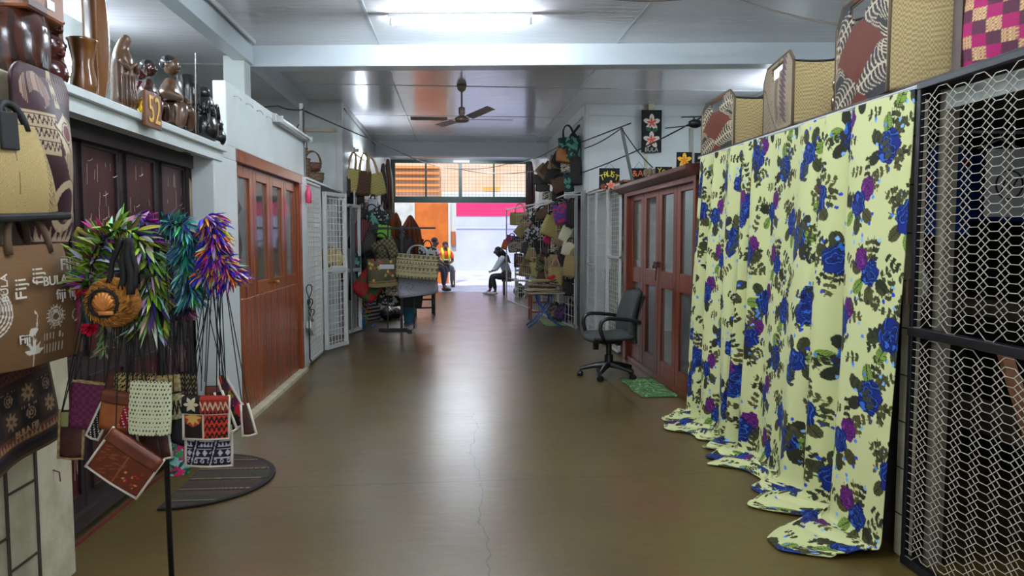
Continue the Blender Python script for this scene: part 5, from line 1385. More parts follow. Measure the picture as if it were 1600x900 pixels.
purse('small brown pointed pouch with white edging below the multicoloured one', 391, 678, 20, 46, .02, None, m_leath, tilt=-8, top=.5, piping=m_pipe, strap_to=(350, 430))
purse('grey folded pouch with white edging between the red bag and the pointed pouch', 362, 672, 18, 60, .0, None, m_cordb, tilt=-16, top=.6, piping=m_pipe, strap_to=(340, 430))
purse('flat dark brown purse with pale stitched edge at the far left of the stand', 112, 714, 34, 70, .05, None, m_leath, tilt=4, piping=m_tan, strap_to=(150, 440))
purse('flat brown purse with white edge behind the cream pouch', 246, 716, 44, 66, -.02, None, m_leath, tilt=-6, piping=m_pipe, strap_to=(240, 420))
purse('small red-brown purse above the red patterned bag', 334, 624, 24, 20, .03, None, m_lea, tilt=0, strap_to=(332, 430))
purse('little khaki pouch at the left edge below the maroon purse', 103, 666, 12, 22, .04, None, mat('khaki_cloth', (140, 138, 84), .8), tilt=0, strap_to=(140, 440))
rg = random.Random(3)
for k in range(26):
    x0 = rg.uniform(165, 345); x1 = x0 + rg.uniform(-26, 26); y1 = rg.uniform(560, 640); dy = rg.uniform(-.05, .06)
    q = MB(); q.tube([sp(x0, rg.uniform(385, 440), dy), sp((x0 + x1) / 2 + rg.uniform(-4, 4), 500, dy), sp(x1, y1, dy)], .0019, 5)
    q.build('neck_cord', m_cordb, STAND)

# ================================================================== LEFT WIRE FENCE AND GATE
def wire_panel(p0, p1, z0, z1, label, name, pitch=.07, fw=.03, mids=(), cat='gate', m=None, r=.0035, verts=()):
    p0 = Vector((*p0, 0)); p1 = Vector((*p1, 0)); L = (p1 - p0).length; d = (p1 - p0).normalized(); m = m or m_wirewh
    t = thing(name, label, cat, ((p0.x + p1.x) / 2, (p0.y + p1.y) / 2, z0)); q = MB()
    P = lambda s, z: p0 + d * s + Vector((0, 0, z))
    for s in (fw / 2, L - fw / 2): q.bar(P(s, z0), P(s, z1), fw)
    for z in (z0 + fw / 2, z1 - fw / 2) + tuple(mids): q.bar(P(0, z), P(L, z), fw)
    for s in verts: q.bar(P(s, z0), P(s, z1), fw * .7)
    q.build('frame', m_white, t, bevel=.003); q = MB(); n = int(L / pitch)
    for k in range(1, n + 1): q.bar(P(k * L / (n + 1), z0), P(k * L / (n + 1), z1), r * 2)
    n = int((z1 - z0) / pitch)
    for k in range(1, n + 1): q.bar(P(0, z0 + k * (z1 - z0) / (n + 1)), P(L, z0 + k * (z1 - z0) / (n + 1)), r * 2)
    q.build('wire_mesh', m, t); return t
wire_panel((-1.72, 8.74), (-1.72, 9.66), .02, 2.17, 'fixed white wire fence panel right after the left wooden doors', 'wire_fence', pitch=.06)
t = wire_panel((-1.68, 9.7), (-1.48, 10.24), .04, 2.1, 'white wire gate standing ajar on the left side of the hall', 'wire_gate', pitch=.085, fw=.05, mids=(1.08,))
q = MB(); q.box((-1.57, 10.0, 1.08), (.03, .3, .1), R(-20)); q.build('lock_plate', m_white, t)
q = MB(); q.bb(-1.56, -1.53, 10.24, 10.3, .9, 1.2); q.build('latch', MATS['rusted_steel'], t)
q = MB(); q.bb(-2.4, -1.7, 8.74, 11.5, 2.18, 2.21); tag(q.build('shelf', m_wall, bevel=.004), 'white shelf board over the left wire fence carrying baskets', 'shelf')
sbox('wall_left', -2.5, -2.44, 8.74, 11.6, 0, 2.18, m=mat('stall_grey', (78, 74, 68), .7, tex='noise', c2=(100, 96, 88), scale=3))
t = thing('curtain', 'dark red-brown curtain behind the white wire gate', 'curtain', (-2.1, 10.4, 0))
q = MB(); q.grid(lambda u, v: (-2.05 + .03 * math.sin(u * 40), 10.0 + u * .9, .015 + v * 2.035), 60, 6); q.build('cloth', mat('redbrown_cloth', (110, 48, 40), .8), t, smooth=True, solid=.004)
q = MB(); q.tube([(-2.05, 9.9, 2.06), (-2.05, 11.0, 2.06)], .008); q.build('rod', m_white, t)
q = MB(); q.bb(-2.42, -2.1, 8.8, 9.7, .9, .93); q.bb(-2.42, -2.1, 8.8, 9.7, 1.5, 1.53); q.bb(-2.42, -2.1, 8.8, 9.7, .3, .33); [q.bb(-2.42, -2.1, y, y + .03, 0, 1.9) for y in (8.8, 9.67)]
tag(q.build('shelf_unit', m_wood), 'open timber shelves behind the fixed wire fence', 'shelf')
rg = random.Random(21)
for k in range(7):
    z = (.33, .93, 1.53)[k % 3]; y = 8.92 + (k // 3) * .28; c_ = [(150, 140, 120), (90, 60, 44), (176, 168, 150), (60, 50, 46), (130, 110, 80), (108, 112, 104), (70, 44, 36)][k]; h_ = rg.uniform(.18, .38)
    q = MB(); q.lathe([(.05, 0), (.085, h_ * .3), (.08, h_ * .6), (.035, h_ * .8), (.05, h_)], 14, (-2.26, y, z + .002))
    tag(q.build('carved_vase', mat('shelf_ware_%d' % k, c_, .4), smooth=True), ['pale stone vase on the bottom shelf', 'brown vase on the middle shelf', 'cream vase on the top shelf', 'black vase on the bottom shelf', 'tan vase on the middle shelf', 'grey-green vase on the top shelf', 'dark brown vase at the end of the bottom shelf'][k] + ' behind the left wire fence', 'vase')
c = on_y(516, 405, 10.1); t = thing('straw_hat', 'straw hat hanging behind the left wire gate', 'hat', c)
q = MB(); q.lathe([(.17, 0), (.175, .012), (.1, .03), (.095, .1), (.07, .13), (.01, .14)], 24, c, M=Matrix.Rotation(R(80), 4, 'X')); q.build('hat', m_pandan, t, smooth=True)

# socket box, coiled leads and a pink bottle at the end of the left white wall
t = thing('power_box', 'white power board with coiled black and white leads near the floor by the wire fence', 'power board', (-1.66, 8.6, .38))
q = MB(); q.box((-1.66, 8.6, .46), (.05, .24, .09), rx=R(-30)); q.build('board', m_white, t, bevel=.008)
for k, (c_, r0, y, z) in enumerate([(m_cable, .09, 8.56, .86), (m_cable, .07, 8.6, .72), (m_white, .08, 8.66, .66), (m_cable, .06, 8.7, .6)]):
    q = MB(); q.tube([(-1.66 + .02 * math.sin(a * 2), y + math.cos(a) * r0, z + math.sin(a) * r0 * 1.2) for a in [i * .45 for i in range(26)]], .006, 6); q.build('lead', c_, t, smooth=True)
q = MB(); q.tube([(-1.66, 8.52, .8), (-1.65, 8.47, .45), (-1.66, 8.52, .12), (-1.66, 8.7, .03)], .008, 6); q.build('lead', m_cable, t, smooth=True)
q = MB(); q.lathe([(.02, 0), (.035, .01), (.035, .12), (.015, .17), (.012, .2)], 12, (-1.66, 8.62, 1.9)); q.tube([(-1.69, 8.62, 2.1), (-1.66, 8.62, 2.08)], .004)
tag(q.build('spray_bottle', mat('pink_plastic', (226, 70, 110), .4), smooth=True), 'pink plastic bottle hung at the top end of the left white wall', 'bottle')

# baskets on the left shelf
m_bsk = mat('dark_rattan', (112, 92, 66), .7, tex='checker', c2=(74, 58, 42), scale=40, bump=.3, bscale=60)
m_bsk2 = mat('red_rattan', (120, 78, 58), .7, tex='checker', c2=(84, 52, 40), scale=40, bump=.3, bscale=60)
def rattan(label, c, r, h, m, hh=0, taper=.85, sq=False, n=24):
    t = thing('rattan_basket', label, 'basket', c); q = MB(T(c)); q.lathe([(r * taper * .9, 0), (r * taper, .01), (r, h * .6), (r * .98, h), (r * .92, h), (r * .85, .02)], 4 if sq else n, M=Matrix.Rotation(PI / 4, 4, 'Z') if sq else None); q.build('body', m, t, smooth=not sq)
    q = MB(T(c)); q.tube([(math.cos(a) * r, math.sin(a) * r, h) for a in [k * PI / 10 for k in range(20)]], .008, 6, closed=True); q.build('rim', m, t, smooth=True)
    for k in range(hh and (2 if hh < 0 else 1)):
        s = (-.4 + .8 * k) if hh < 0 else 0; H_ = abs(hh); q = MB(T(c))
        q.tube([(-math.cos(a) * r * .9, s * r, h + math.sin(a) * H_) for a in [i * PI / 14 for i in range(15)]], .008, 6); q.build('handle', m, t, smooth=True)
    return t
rattan('tall dark rattan basket standing left on the shelf over the wire fence', (-1.90, 9.42, 2.21), .115, .27, m_bsk, 0)
rattan('rattan basket with a tall hoop handle stacked on the tall dark basket', (-1.90, 9.42, 2.49), .085, .12, m_bsk, .30)
rattan('flat rattan box on the shelf right of the tall dark basket', (-1.86, 9.95, 2.21), .15, .14, m_bsk, 0, sq=False)
rattan('round reddish rattan basket with two arched handles on the flat rattan box', (-1.86, 9.95, 2.36), .12, .12, m_bsk2, -.16, taper=.6)

# ================================================================== FAR GOODS
PAL = dict(
    tapa=mat('tapa_print', (28, 24, 24), .7, tex='magic', c2=(196, 184, 160), scale=14, lo=.45, hi=.5),
    tapab=mat('tapa_beige', (150, 132, 96), .7, tex='magic', c2=(216, 200, 160), scale=20, lo=.45, hi=.52),
    blackw=mat('black_white_print', (22, 22, 26), .7, tex='cells', c2=(180, 176, 172), scale=26, lo=.6, hi=.62),
    teal=mat('teal_print', (20, 56, 52), .7, tex='cells', c2=(90, 150, 130), scale=18, lo=.5, hi=.56),
    redfl=mat('red_flower_print', (160, 28, 32), .7, tex='cells', c2=(40, 90, 40), scale=12, lo=.7, hi=.74),
    navy=mat('navy_dot_print', (20, 22, 44), .7, tex='voronoi', c2=(190, 190, 200), scale=34, lo=.2, hi=.12),
    plaid=mat('plaid_weave', (120, 112, 70), .75, tex='checker', c2=(60, 54, 38), scale=26),
    grey=mat('grey_weave', (72, 68, 64), .75, tex='checker', c2=(44, 42, 42), scale=40),
    tan=mat('tan_straw', (178, 154, 104), .75, tex='checker', c2=(140, 116, 72), scale=50),
    straw=mat('yellow_straw', (190, 176, 106), .75, tex='checker', c2=(160, 144, 80), scale=44),
    brown=mat('brown_weave', (104, 70, 48), .75, tex='checker', c2=(70, 46, 34), scale=44),
    dark=mat('dark_weave', (44, 36, 34), .75, tex='checker', c2=(24, 20, 22), scale=40),
    stripe=mat('striped_straw', (180, 158, 112), .75, tex='stripe', c2=(84, 52, 40), scale=14),
    dstripe=mat('dark_red_stripe', (40, 24, 28), .75, tex='stripe', c2=(130, 56, 60), scale=10),
    cream=mat('cream_straw', (220, 212, 182), .7, tex='checker', c2=(200, 190, 156), scale=50),
    fl=mat('tropical_print', (54, 60, 46), .7, tex='cells', c2=(180, 70, 60), scale=22, lo=.7, hi=.74),
    mag=mat('magenta_cloth', (176, 30, 84), .7), purp=mat('purple_print', (84, 60, 140), .7, tex='cells', c2=(190, 50, 90), scale=24, lo=.5, hi=.56),
    org=mat('orange_cloth', (200, 110, 50), .7), pink=mat('dusty_pink_weave', (176, 140, 128), .75, tex='checker', c2=(150, 110, 100), scale=40),
    lime=mat('lime_cloth', (120, 190, 50), .7), brn=mat('orange_brown_weave', (150, 92, 48), .7, tex='noise', c2=(176, 116, 66), scale=8))
m_hdark = mat('dark_handle', (40, 32, 30), .7); m_htan = mat('tan_handle', (176, 150, 104), .7)
def hb(px, py, Y, wp, hp, tilt, m, label, hd=.5, hm=None, rz=0, d=None, top=1.0, flap=None, grp=None, wav=.0, name='hanging_bag'):
    k = Y * 1.0 / 1150; w, h = wp * k, hp * k; p = on_y(px, py, Y)
    if abs(tilt) > 1: p = p + Vector((-math.sin(R(tilt)) * h * .5, 0, (1 - math.cos(R(tilt))) * h * .5))
    return bag(label, M_at(p, R(rz), R(tilt), R(random.uniform(-4, 8))), w, h, d or min(.16, w * .38), m=PAL[m] if isinstance(m, str) else None, canvas=None if isinstance(m, str) else m, handle=hd, hm=hm or m_hdark, hr=.011, rim=None, group=grp, top=top, nu=22 if isinstance(m, str) else 140, nv=8 if isinstance(m, str) else 50, name=name, wav=wav, flap=flap, bulge=.6)
random.seed(77)
# --- left side, on and around the black rack
t = thing('bag_rack', 'black steel bag rack with flat feet standing on the left of the hall', 'rack', (-.9, 11.95, 0))
q = MB(); q.bb(-1.22, -.72, 11.9, 11.98, .0, .05); q.bb(-.75, -.68, 11.7, 12.3, 0, .05); q.build('foot', m_black, t, bevel=.004)
for x in (-1.08, -.86, -.66):
    q = MB(); q.bar((x, 11.95, .04), (x + .02, 11.95, 1.7 if x != -.66 else 1.0), .04 if x == -.86 else .022); q.build('post', m_black, t)
q = MB(); q.bar((-1.35, 11.95, 1.66), (-.3, 11.95, 1.66), .03); q.bar((-1.3, 11.95, .98), (-.4, 11.95, .98), .02); q.build('crossbar', m_black, t)
cT = floral_canvas(.5, .45, C3(92, 84, 60), [C3(190, 60, 60), C3(200, 170, 80), C3(60, 90, 50)], .006, 3, 40, C3(50, 80, 44)); cT.rect(0, 0, .5, .07, C3(150, 130, 84)); cT.rect(0, .09, .5, .10, C3(170, 150, 100))
LB = [
 (598, 448, 11.55, 46, 44, -3, cT, 'tan and green tropical-print tote with a white label, hanging left on the black rack', .55, None, 12),
 (652, 436, 11.4, 66, 38, 4, tapa_canvas(.66, .38, C3(104, 92, 66), C3(192, 178, 138), .006, 9), 'big beige tapa-print shoulder bag hanging right on the black rack', .45, 'w', -14),
 (652, 462, 11.75, 62, 34, -8, 'navy', 'navy bag with white dots hanging below the beige tapa bag', .3, None, 0),
 (577, 468, 11.7, 40, 44, 38, 'redfl', 'red floral bag hanging tilted at the left edge of the rack', .3, None, 0),
 (622, 462, 11.8, 40, 28, 0, 'tapa', 'black and white tapa bag hanging low in the middle of the rack', .3, None, 0),
 (578, 362, 12.3, 34, 26, 64, 'teal', 'teal and black leaf-print bag on top of the left pile', .4, None, 0),
 (560, 392, 12.0, 22, 50, 24, 'dstripe', 'dark red striped bag hanging by the grey door panel', .3, None, 20),
 (574, 398, 12.2, 26, 50, -12, 'grey', 'grey woven bag hanging left of the khaki plaid bag', .4, None, 0),
 (600, 372, 12.0, 20, 20, 10, 'lime', 'bright lime green pouch in the left pile of bags', .2, None, 0),
 (602, 406, 11.8, 36, 32, -20, 'plaid', 'khaki plaid woven bag above the tropical-print tote', .4, None, 0),
 (588, 350, 12.6, 30, 24, -30, 'blackw', 'black and white print bag at the top of the left pile', .4, None, 0),
 (556, 428, 12.0, 16, 28, 0, 'teal', 'small teal bag beside the grey door panel', .3, None, 0),
 (615, 390, 12.6, 30, 34, 14, 'tapa', 'tapa-print bag between the two raffia skirts', .4, None, 0),
 (632, 402, 12.2, 30, 30, -6, 'dark', 'black bag hanging behind the beige tapa bag', .5, None, 0),
 (570, 436, 12.4, 26, 36, 10, 'dark', 'black woven bag hanging behind the red floral bag', .4, None, 0),
 (590, 420, 12.6, 30, 40, -10, 'brown', 'brown woven bag in the middle of the left pile', .4, None, 0),
 (560, 350, 12.8, 20, 26, 20, 'grey', 'dark grey bag high in the corner by the door frame with the painted pink reflection', .4, None, 0),
 (580, 344, 13.2, 26, 24, 20, 'pink', 'dusty pink woven bag high in the left pile', .4, None, 0),
 (640, 480, 12.3, 40, 30, 6, 'grey', 'grey cloth bag hanging under the navy dotted bag', .3, None, 0),
 (668, 416, 12.05, 28, 30, 0, 'blackw', 'black and white bag beyond the right end of the rack', .4, None, 0),
 (590, 462, 12.4, 30, 24, 0, 'dark', 'black bag at the bottom of the pile behind the red floral bag', .3, None, 0),
]
for px, py, Y, wp, hp, tl, m_, lb, hd, hm, rz in LB:
    hb(px, py, Y, wp, hp, tl, m_, lb, hd, m_white if hm == 'w' else None, rz, grp=None)
t0 = on_y(604, 417, 11.4); q = MB(); q.box((t0.x, 11.44, t0.z), (.22, .01, .07)); tag(q.build('paper_label', m_white), 'white paper label pinned on the tropical-print tote', 'label')
def raffia(label, px, y0, y1, Y, wp, cols, seed, name='raffia_skirt'):
    random.seed(seed); k = Y / 1150; top = on_y(px, y0, Y); bot = on_y(px, y1, Y); w = wp * k; H_ = (top - bot).z
    t = thing(name, label, 'raffia', bot); q = MB(); q.lathe([(.01, 0), (.035, -.02), (.04, -.06)][::-1], 12, top); q.build('knot', m_rope, t)
    q = MB()
    for i in range(170):
        a = random.uniform(0, 2 * PI); r_ = random.uniform(.3, 1) * w * .5; s = top + Vector((math.cos(a) * .03, math.sin(a) * .03, -.02)); e = Vector((top.x + math.cos(a) * r_ * 1.0, top.y + math.sin(a) * r_, top.z - H_ * random.uniform(.8, 1.02)))
        q.color(tuple(v * random.uniform(.7, 1.2) for v in random.choice(cols))); mid = s.lerp(e, .4) + Vector((math.cos(a) * w * .14, math.sin(a) * w * .14, 0)); q.tube([s, mid, e], [.008, .010, .004], 4)
    q.build('strands', m_attr, t, colors=True)
raffia('narrow brown raffia skirt hanging over the left pile of bags', 618, 332, 376, 12.6, 20, [(130, 66, 34), (96, 48, 26)], 1)
raffia('wide brown raffia skirt hanging between the rack and the orange door', 641, 336, 402, 12.8, 40, [(134, 70, 38), (100, 50, 28)], 2)
raffia('dark bunch of dried fibres and shells hanging at the left edge of the grille', 606, 248, 334, 17.8, 16, [(64, 40, 38), (150, 120, 110), (40, 26, 28)], 3, 'fibre_bunch')
raffia('dark bunch of dried fibres hanging at the right edge of the grille', 829, 252, 330, 17.8, 16, [(70, 44, 40), (140, 110, 100), (44, 28, 30)], 4, 'fibre_bunch')
raffia('thin brown fibre bunch beside the left grille bunch', 599, 255, 320, 17.5, 12, [(54, 34, 34), (110, 80, 74)], 5, 'fibre_bunch')
# straw bags with long straps high on the left
hb(547, 300, 12.2, 24, 36, 6, 'straw', 'pale straw bag with long straps high on the left wall', .75, m_htan, 30)
hb(566, 306, 12.4, 26, 38, 4, 'brown', 'brown woven bag with long straps between the two straw bags on the left wall', .8, m_htan, 30)
hb(588, 306, 12.7, 26, 34, -14, 'straw', 'yellow straw bag with long straps nearest the lit wall tube', .8, m_htan, 30)
hb(536, 308, 12.0, 22, 28, 0, 'grey', 'grey bag hanging below the pale straw bag on the left wall', .3, None, 30)
hb(556, 318, 12.5, 26, 22, 0, 'dark', 'black bag hanging under the brown bag with long straps', .3, None, 0)
hb(583, 332, 12.6, 14, 22, 0, 'navy', 'narrow navy pouch below the yellow straw bag', .3, None, 0)
# post coloured with a pink reflection + grey door leaf at the narrow end of the left side
t = structure('door_5', (-1.6, 11.5, 0))
q = MB(); q.bb(-1.7, -1.64, 11.4, 11.48, 0, 2.1); q.bb(-1.7, -1.64, 12.5, 12.58, 0, 2.1); q.build('door_frame', mat('pink_reflection_frame', (206, 120, 130), .4), t)
a, b = Vector((-1.66, 11.46, 0)), Vector((-1.52, 12.0, 0))
q = MB(); d_ = (b - a).normalized()
for s in (0, .5): q.bar(a + d_ * s * 1.1 + Vector((0, 0, .03)), a + d_ * s * 1.1 + Vector((0, 0, 2.02)), .05)
for z in (.05, 1.0, 2.0): q.bar(a + Vector((0, 0, z)), b + Vector((0, 0, z)), .05)
q.build('door_leaf', m_white, t); q = MB(); q.bar(a.lerp(b, .5) + Vector((0, 0, .05)), a.lerp(b, .5) + Vector((0, 0, 2.0)), .5, .01); q.build('pane', mat('grey_panel', (128, 134, 130), .5), t)

# floor-level things, left
q = MB(); c = on_z(582, 502, 0)
t = thing('louvre_panel', 'white slatted panel leaning upright behind the bag rack', 'panel', c); q.box((c.x, c.y, .32), (.03, .5, .62), rz=R(-25)); q.build('frame', m_dark, t)
for k in range(9): q = MB(); q.box((c.x + .02, c.y, .06 + k * .065), (.03, .48, .035), rz=R(-25)); q.build('slat', m_white, t)
c = on_z(566, 512, 0); random.seed(4)
t = thing('flower_bunch', 'tall bunch of blue, green and purple artificial flowers on the floor at left', 'flowers', c); q = MB()
for i in range(150):
    p = c + Vector((random.gauss(0, .05), random.gauss(0, .05), random.uniform(.04, .52))); q.color(random.choice([(40, 90, 210), (60, 190, 90), (150, 70, 200), (220, 130, 60), (30, 150, 190)]))
    q.blade(p, (random.uniform(-1, 1), random.uniform(-1, 1), random.uniform(-.6, 1)), .07, .04)
q.build('petals', MATS['garland_petals'], t, colors=True)
q = MB(); q.lathe([(.05, 0), (.06, .01), (.07, .12), (.065, .12), (.05, .02)], 14, c); q.build('pot', mat('blue_pot', (40, 90, 160), .4), t, smooth=True)
c = on_z(640, 503, 0); t = thing('plastic_bin', 'light blue plastic bin on the floor behind the rack foot', 'bin', c)
q = MB(T(c)); q.lathe([(.09, 0), (.1, .01), (.125, .3), (.135, .3), (.135, .32), (.12, .32), (.09, .02)], 20); q.build('body', mat('sky_blue_plastic', (96, 170, 210), .4), t, smooth=True)
q = MB(T(c)); q.tube([(math.cos(a) * .13, math.sin(a) * .13, .31) for a in [k * PI / 10 for k in range(20)]], .008, 6, closed=True); q.build('rim', MATS['sky_blue_plastic'], t, smooth=True)
for k, (px, py, r_, c_) in enumerate([(606, 500, .17, (40, 38, 40)), (620, 497, .13, (60, 56, 58)), (598, 494, .1, (170, 170, 176))]):
    c = on_z(px, py, 0); q = MB(); rg = random.Random(k)
    def sack(u, v, c=c, r_=r_, k=k):
        a = 2 * PI * u; rr = r_ * (.9 * math.sin(PI * min(.98, .12 + v * .85))) * (1 + .12 * math.sin(a * 5 + k) + .07 * math.sin(a * 11 + v * 7)); return (c.x + rr * math.cos(a), c.y + rr * math.sin(a), v * r_ * 1.5)
    q.grid(sack, 30, 12, True); tag(q.build('plastic_sack', mat('sack_%d' % k, c_, .25), smooth=True), ['big black plastic sack on the floor behind the rack', 'dark grey plastic sack beside the blue bin', 'small pale plastic sack against the slatted panel'][k], 'sack')
def wood_chair(label, c, rz, m, s=1.0, seat_c=None, back=True):
    t = thing('wooden_chair', label, 'chair', c, rz); W = world_mat(t)
    for x in (-.18, .18):
        for y in (-.17, .17):
            q = MB(W); q.bar((x, y, 0), (x, y, (.44 if y < 0 or not back else .86) * s), .035); q.build('leg', m, t)
    q = MB(W); q.bb(-.21, .21, -.2, .2, .43 * s, .46 * s); q.build('seat', seat_c or m, t, bevel=.006)
    q = MB(W)
    for z in (.14, .3): q.bb(-.18, .18, -.185, -.155, z * s, z * s + .03)
    for x in (-.18, .18): q.bb(x - .012, x + .012, -.17, .17, .2 * s, .2 * s + .03)
    q.build('stretcher', m, t)
    if back:
        for k in range(3): q = MB(W); q.bb(-.18, .18, .16, .185, (.56 + k * .1) * s, (.62 + k * .1) * s); q.build('back_slat', m, t)
    return t
wood_chair('dark wooden chair with pink cushioned front behind the bag rack', on_z(663, 492, 0), R(8), mat('dark_chair_wood', (54, 36, 32), .5), 1.0, mat('pink_cloth_seat', (170, 120, 116), .7))

# ================================================================== RIGHT SIDE
wire_panel((2.1, 9.22), (2.1, 10.0), .02, 2.2, 'white wire gate nearest the brown doors on the right', 'wire_gate', pitch=.062, mids=(1.25,), r=.0018)
wire_panel((2.1, 10.02), (2.1, 10.8), .02, 2.2, 'middle one of the three white wire gates on the right', 'wire_gate', pitch=.062, r=.0018)
wire_panel((2.1, 10.82), (2.1, 11.5), .02, 2.2, 'white wire gate farthest from the brown doors on the right', 'wire_gate', pitch=.062, mids=(1.1,), r=.0018)
sbox('wall_right', 2.5, 2.56, 9.02, 11.6, 0, 2.2, m=mat('goods_backdrop', (58, 52, 38), .8, tex='noise', c2=(120, 110, 84), scale=7, lo=.35, hi=.65, detail=8))
q = MB(); q.bb(2.1, 2.5, 9.1, 11.58, 2.2, 2.225); tag(q.build('shelf', m_wood), 'timber board lying over the right wire gates under the painted signs', 'shelf')
for k, (y, z, h_, c_) in enumerate([(9.6, .0, 1.1, (110, 90, 120)), (10.3, .0, 1.4, (130, 124, 96)), (11.0, .0, .9, (120, 110, 84))]):
    q = MB(); q.grid(lambda u, v: (2.36 + .03 * math.sin(u * 30), y - .28 + u * .56, .12 + v * h_), 40, 5); tag(q.build('hanging_cloth', mat('cloth_bolt_%d' % k, c_, .8, tex='noise', c2=tuple(v * .6 for v in c_), scale=12), smooth=True, solid=.01), ['mauve', 'khaki', 'olive brown'][k] + ' cloth hanging inside the right wire gates', 'cloth')
q = MB(); q.bb(2.3, 2.42, 9.1, 11.5, .06, .1); q.bb(2.3, 2.34, 9.1, 9.14, 0, .1); q.bb(2.3, 2.34, 11.46, 11.5, 0, .1); tag(q.build('low_rack', m_wood), 'low timber rack inside the right wire gates', 'rack')

# signs
m_sign = mat('sign_black', (24, 24, 26), .4)
def sign(label, x0, y0, x1, y1, Y, fn, name='painted_sign', cat='sign', rz=0):
    a = on_y(x0, y1, Y); b = on_y(x1, y0, Y); w = b.x - a.x; h = b.z - a.z
    cv = Canvas(w, h, .004 if w > .3 else .003, C3(22, 22, 24)); fn(cv, w, h)
    t = thing(name, label, cat, ((a.x + b.x) / 2, Y, a.z)); nu, nv = 110, int(110 * h / w) + 2
    uu, vv = np.meshgrid(np.linspace(0, 1, nu), np.linspace(0, 1, nv))
    painted('face', np.stack([a.x + uu * w, np.full_like(uu, Y - .008), a.z + vv * h], -1), cv.sample(uu * w * .999, vv * h * .999), m_attr, t)
    q = MB(); q.bb(a.x, b.x, Y - .006, Y + .01, a.z, b.z); q.build('board', m_sign, t)
    return t, a, b, w, h
def frangi(cv, x, y, r, c1, c2):
    for k in range(5):
        a = PI / 2 + k * 2 * PI / 5; cv.ell(x + math.cos(a) * r * .55, y + math.sin(a) * r * .55, r * .45, r * .27, a, c1)
    for k in range(5):
        a = PI / 2 + k * 2 * PI / 5 + .12; cv.leaf(x, y, r * .62, r * .26, a, c2)
def f_big(cv, w, h):
    frangi(cv, w * .5, h * .70, w * .42, C3(226, 208, 196), C3(226, 90, 60)); frangi(cv, w * .5, h * .29, w * .42, C3(226, 208, 196), C3(226, 90, 60))
    cv.leaf(w * .5, h * .5, w * .36, w * .2, .3, C3(36, 100, 72)); cv.leaf(w * .5, h * .5, w * .36, w * .2, 2.6, C3(36, 100, 72))
t, a, b, w, h = sign('tall black panel painted with two white frangipani flowers on the white wall', 1002, 172, 1034, 238, 11.5, f_big, 'painted_sign')
text('BULA', .09, Matrix.Translation(((a.x + b.x) / 2, 11.488, a.z + .04)) @ Matrix.Rotation(PI / 2, 4, 'X'), m_white, 'lettering', t)
q = MB(); q.bb((a.x + b.x) / 2 - .05, (a.x + b.x) / 2 + .05, 11.5, 11.58, b.z - .02, b.z + .12); q.build('wall_bracket', m_cream, t)
def f_tr(cv, w, h): frangi(cv, w * .58, h * .2, w * .24, C3(230, 160, 130), C3(220, 90, 60)); frangi(cv, w * .22, h * .1, w * .16, C3(200, 120, 90), C3(230, 200, 160)); cv.rect(w * .1, h * .04, w * .3, h * .26, C3(120, 60, 44))
t, a, b, w, h = sign('black painted sign reading TRUST over a pink flower, on the right wire gates', 936, 263, 968, 296, 9.6, f_tr)
m_ylet = mat('yellow_paint', (220, 210, 60), .5)
for i, chx in enumerate('TRUST'):
    u = -1 + i * .5; text(chx, .105, Matrix.Translation(((a.x + b.x) / 2 + u * .095, 9.59, a.z + h * .66 - .05 * u * u + .02)) @ Matrix.Rotation(PI / 2, 4, 'X') @ Matrix.Rotation(-u * .35, 4, 'Z'), m_ylet, 'letter', t)
q = MB(); q.tube([((a.x + b.x) / 2 - .06, 9.6, b.z), ((a.x + b.x) / 2, 9.6, b.z + .07), ((a.x + b.x) / 2 + .06, 9.6, b.z)], .003, 5); q.build('hanging_wire', m_cable, t)
def f_no(cv, w, h): pass
t, a, b, w, h = sign('small black sign with orange letters, second from the leaning batten', 986, 263, 1011, 282, 9.3, f_no)
text('&A', .11, Matrix.Translation(((a.x + b.x) / 2 - .02, 9.29, a.z + h * .55)) @ Matrix.Rotation(PI / 2, 4, 'X'), mat('orange_paint', (230, 110, 50), .5), 'lettering', t)
q = MB(); q.tube([(a.x + .04, 9.3, b.z), ((a.x + b.x) / 2, 9.3, b.z + .08), (b.x - .04, 9.3, b.z)], .003, 5); q.build('hanging_wire', m_cable, t)
t, a, b, w, h = sign('small black sign with cream letters above the middle of the brown doors', 1024, 261, 1050, 276, 8.4, f_no)
text('Ye', .09, Matrix.Translation(((a.x + b.x) / 2 - .03, 8.39, a.z + h * .6)) @ Matrix.Rotation(PI / 2, 4, 'X'), m_ylet, 'lettering', t)
def f_ye(cv, w, h): frangi(cv, w * .5, h * .5, w * .48, C3(240, 186, 50), C3(226, 130, 40))
sign('black sign with one yellow frangipani above the brown doors', 1057, 238, 1081, 263, 7.6, f_ye)
sign('reddish-black sign partly hidden behind the smallest woven basket', 1085, 239, 1100, 258, 7.0, f_no)
q = MB(); c = on_y(1022, 270, 8.8)
for k in range(5): q.ball(c + Vector((-.1 + k * .05, 0, .0 + .012 * (k % 2))), (.035, .03, .05), 10, 7)
tag(q.build('driftwood_letters', mat('driftwood', (120, 104, 84), .8)), 'row of rough brown carved lumps between the two lettered signs', 'carving')
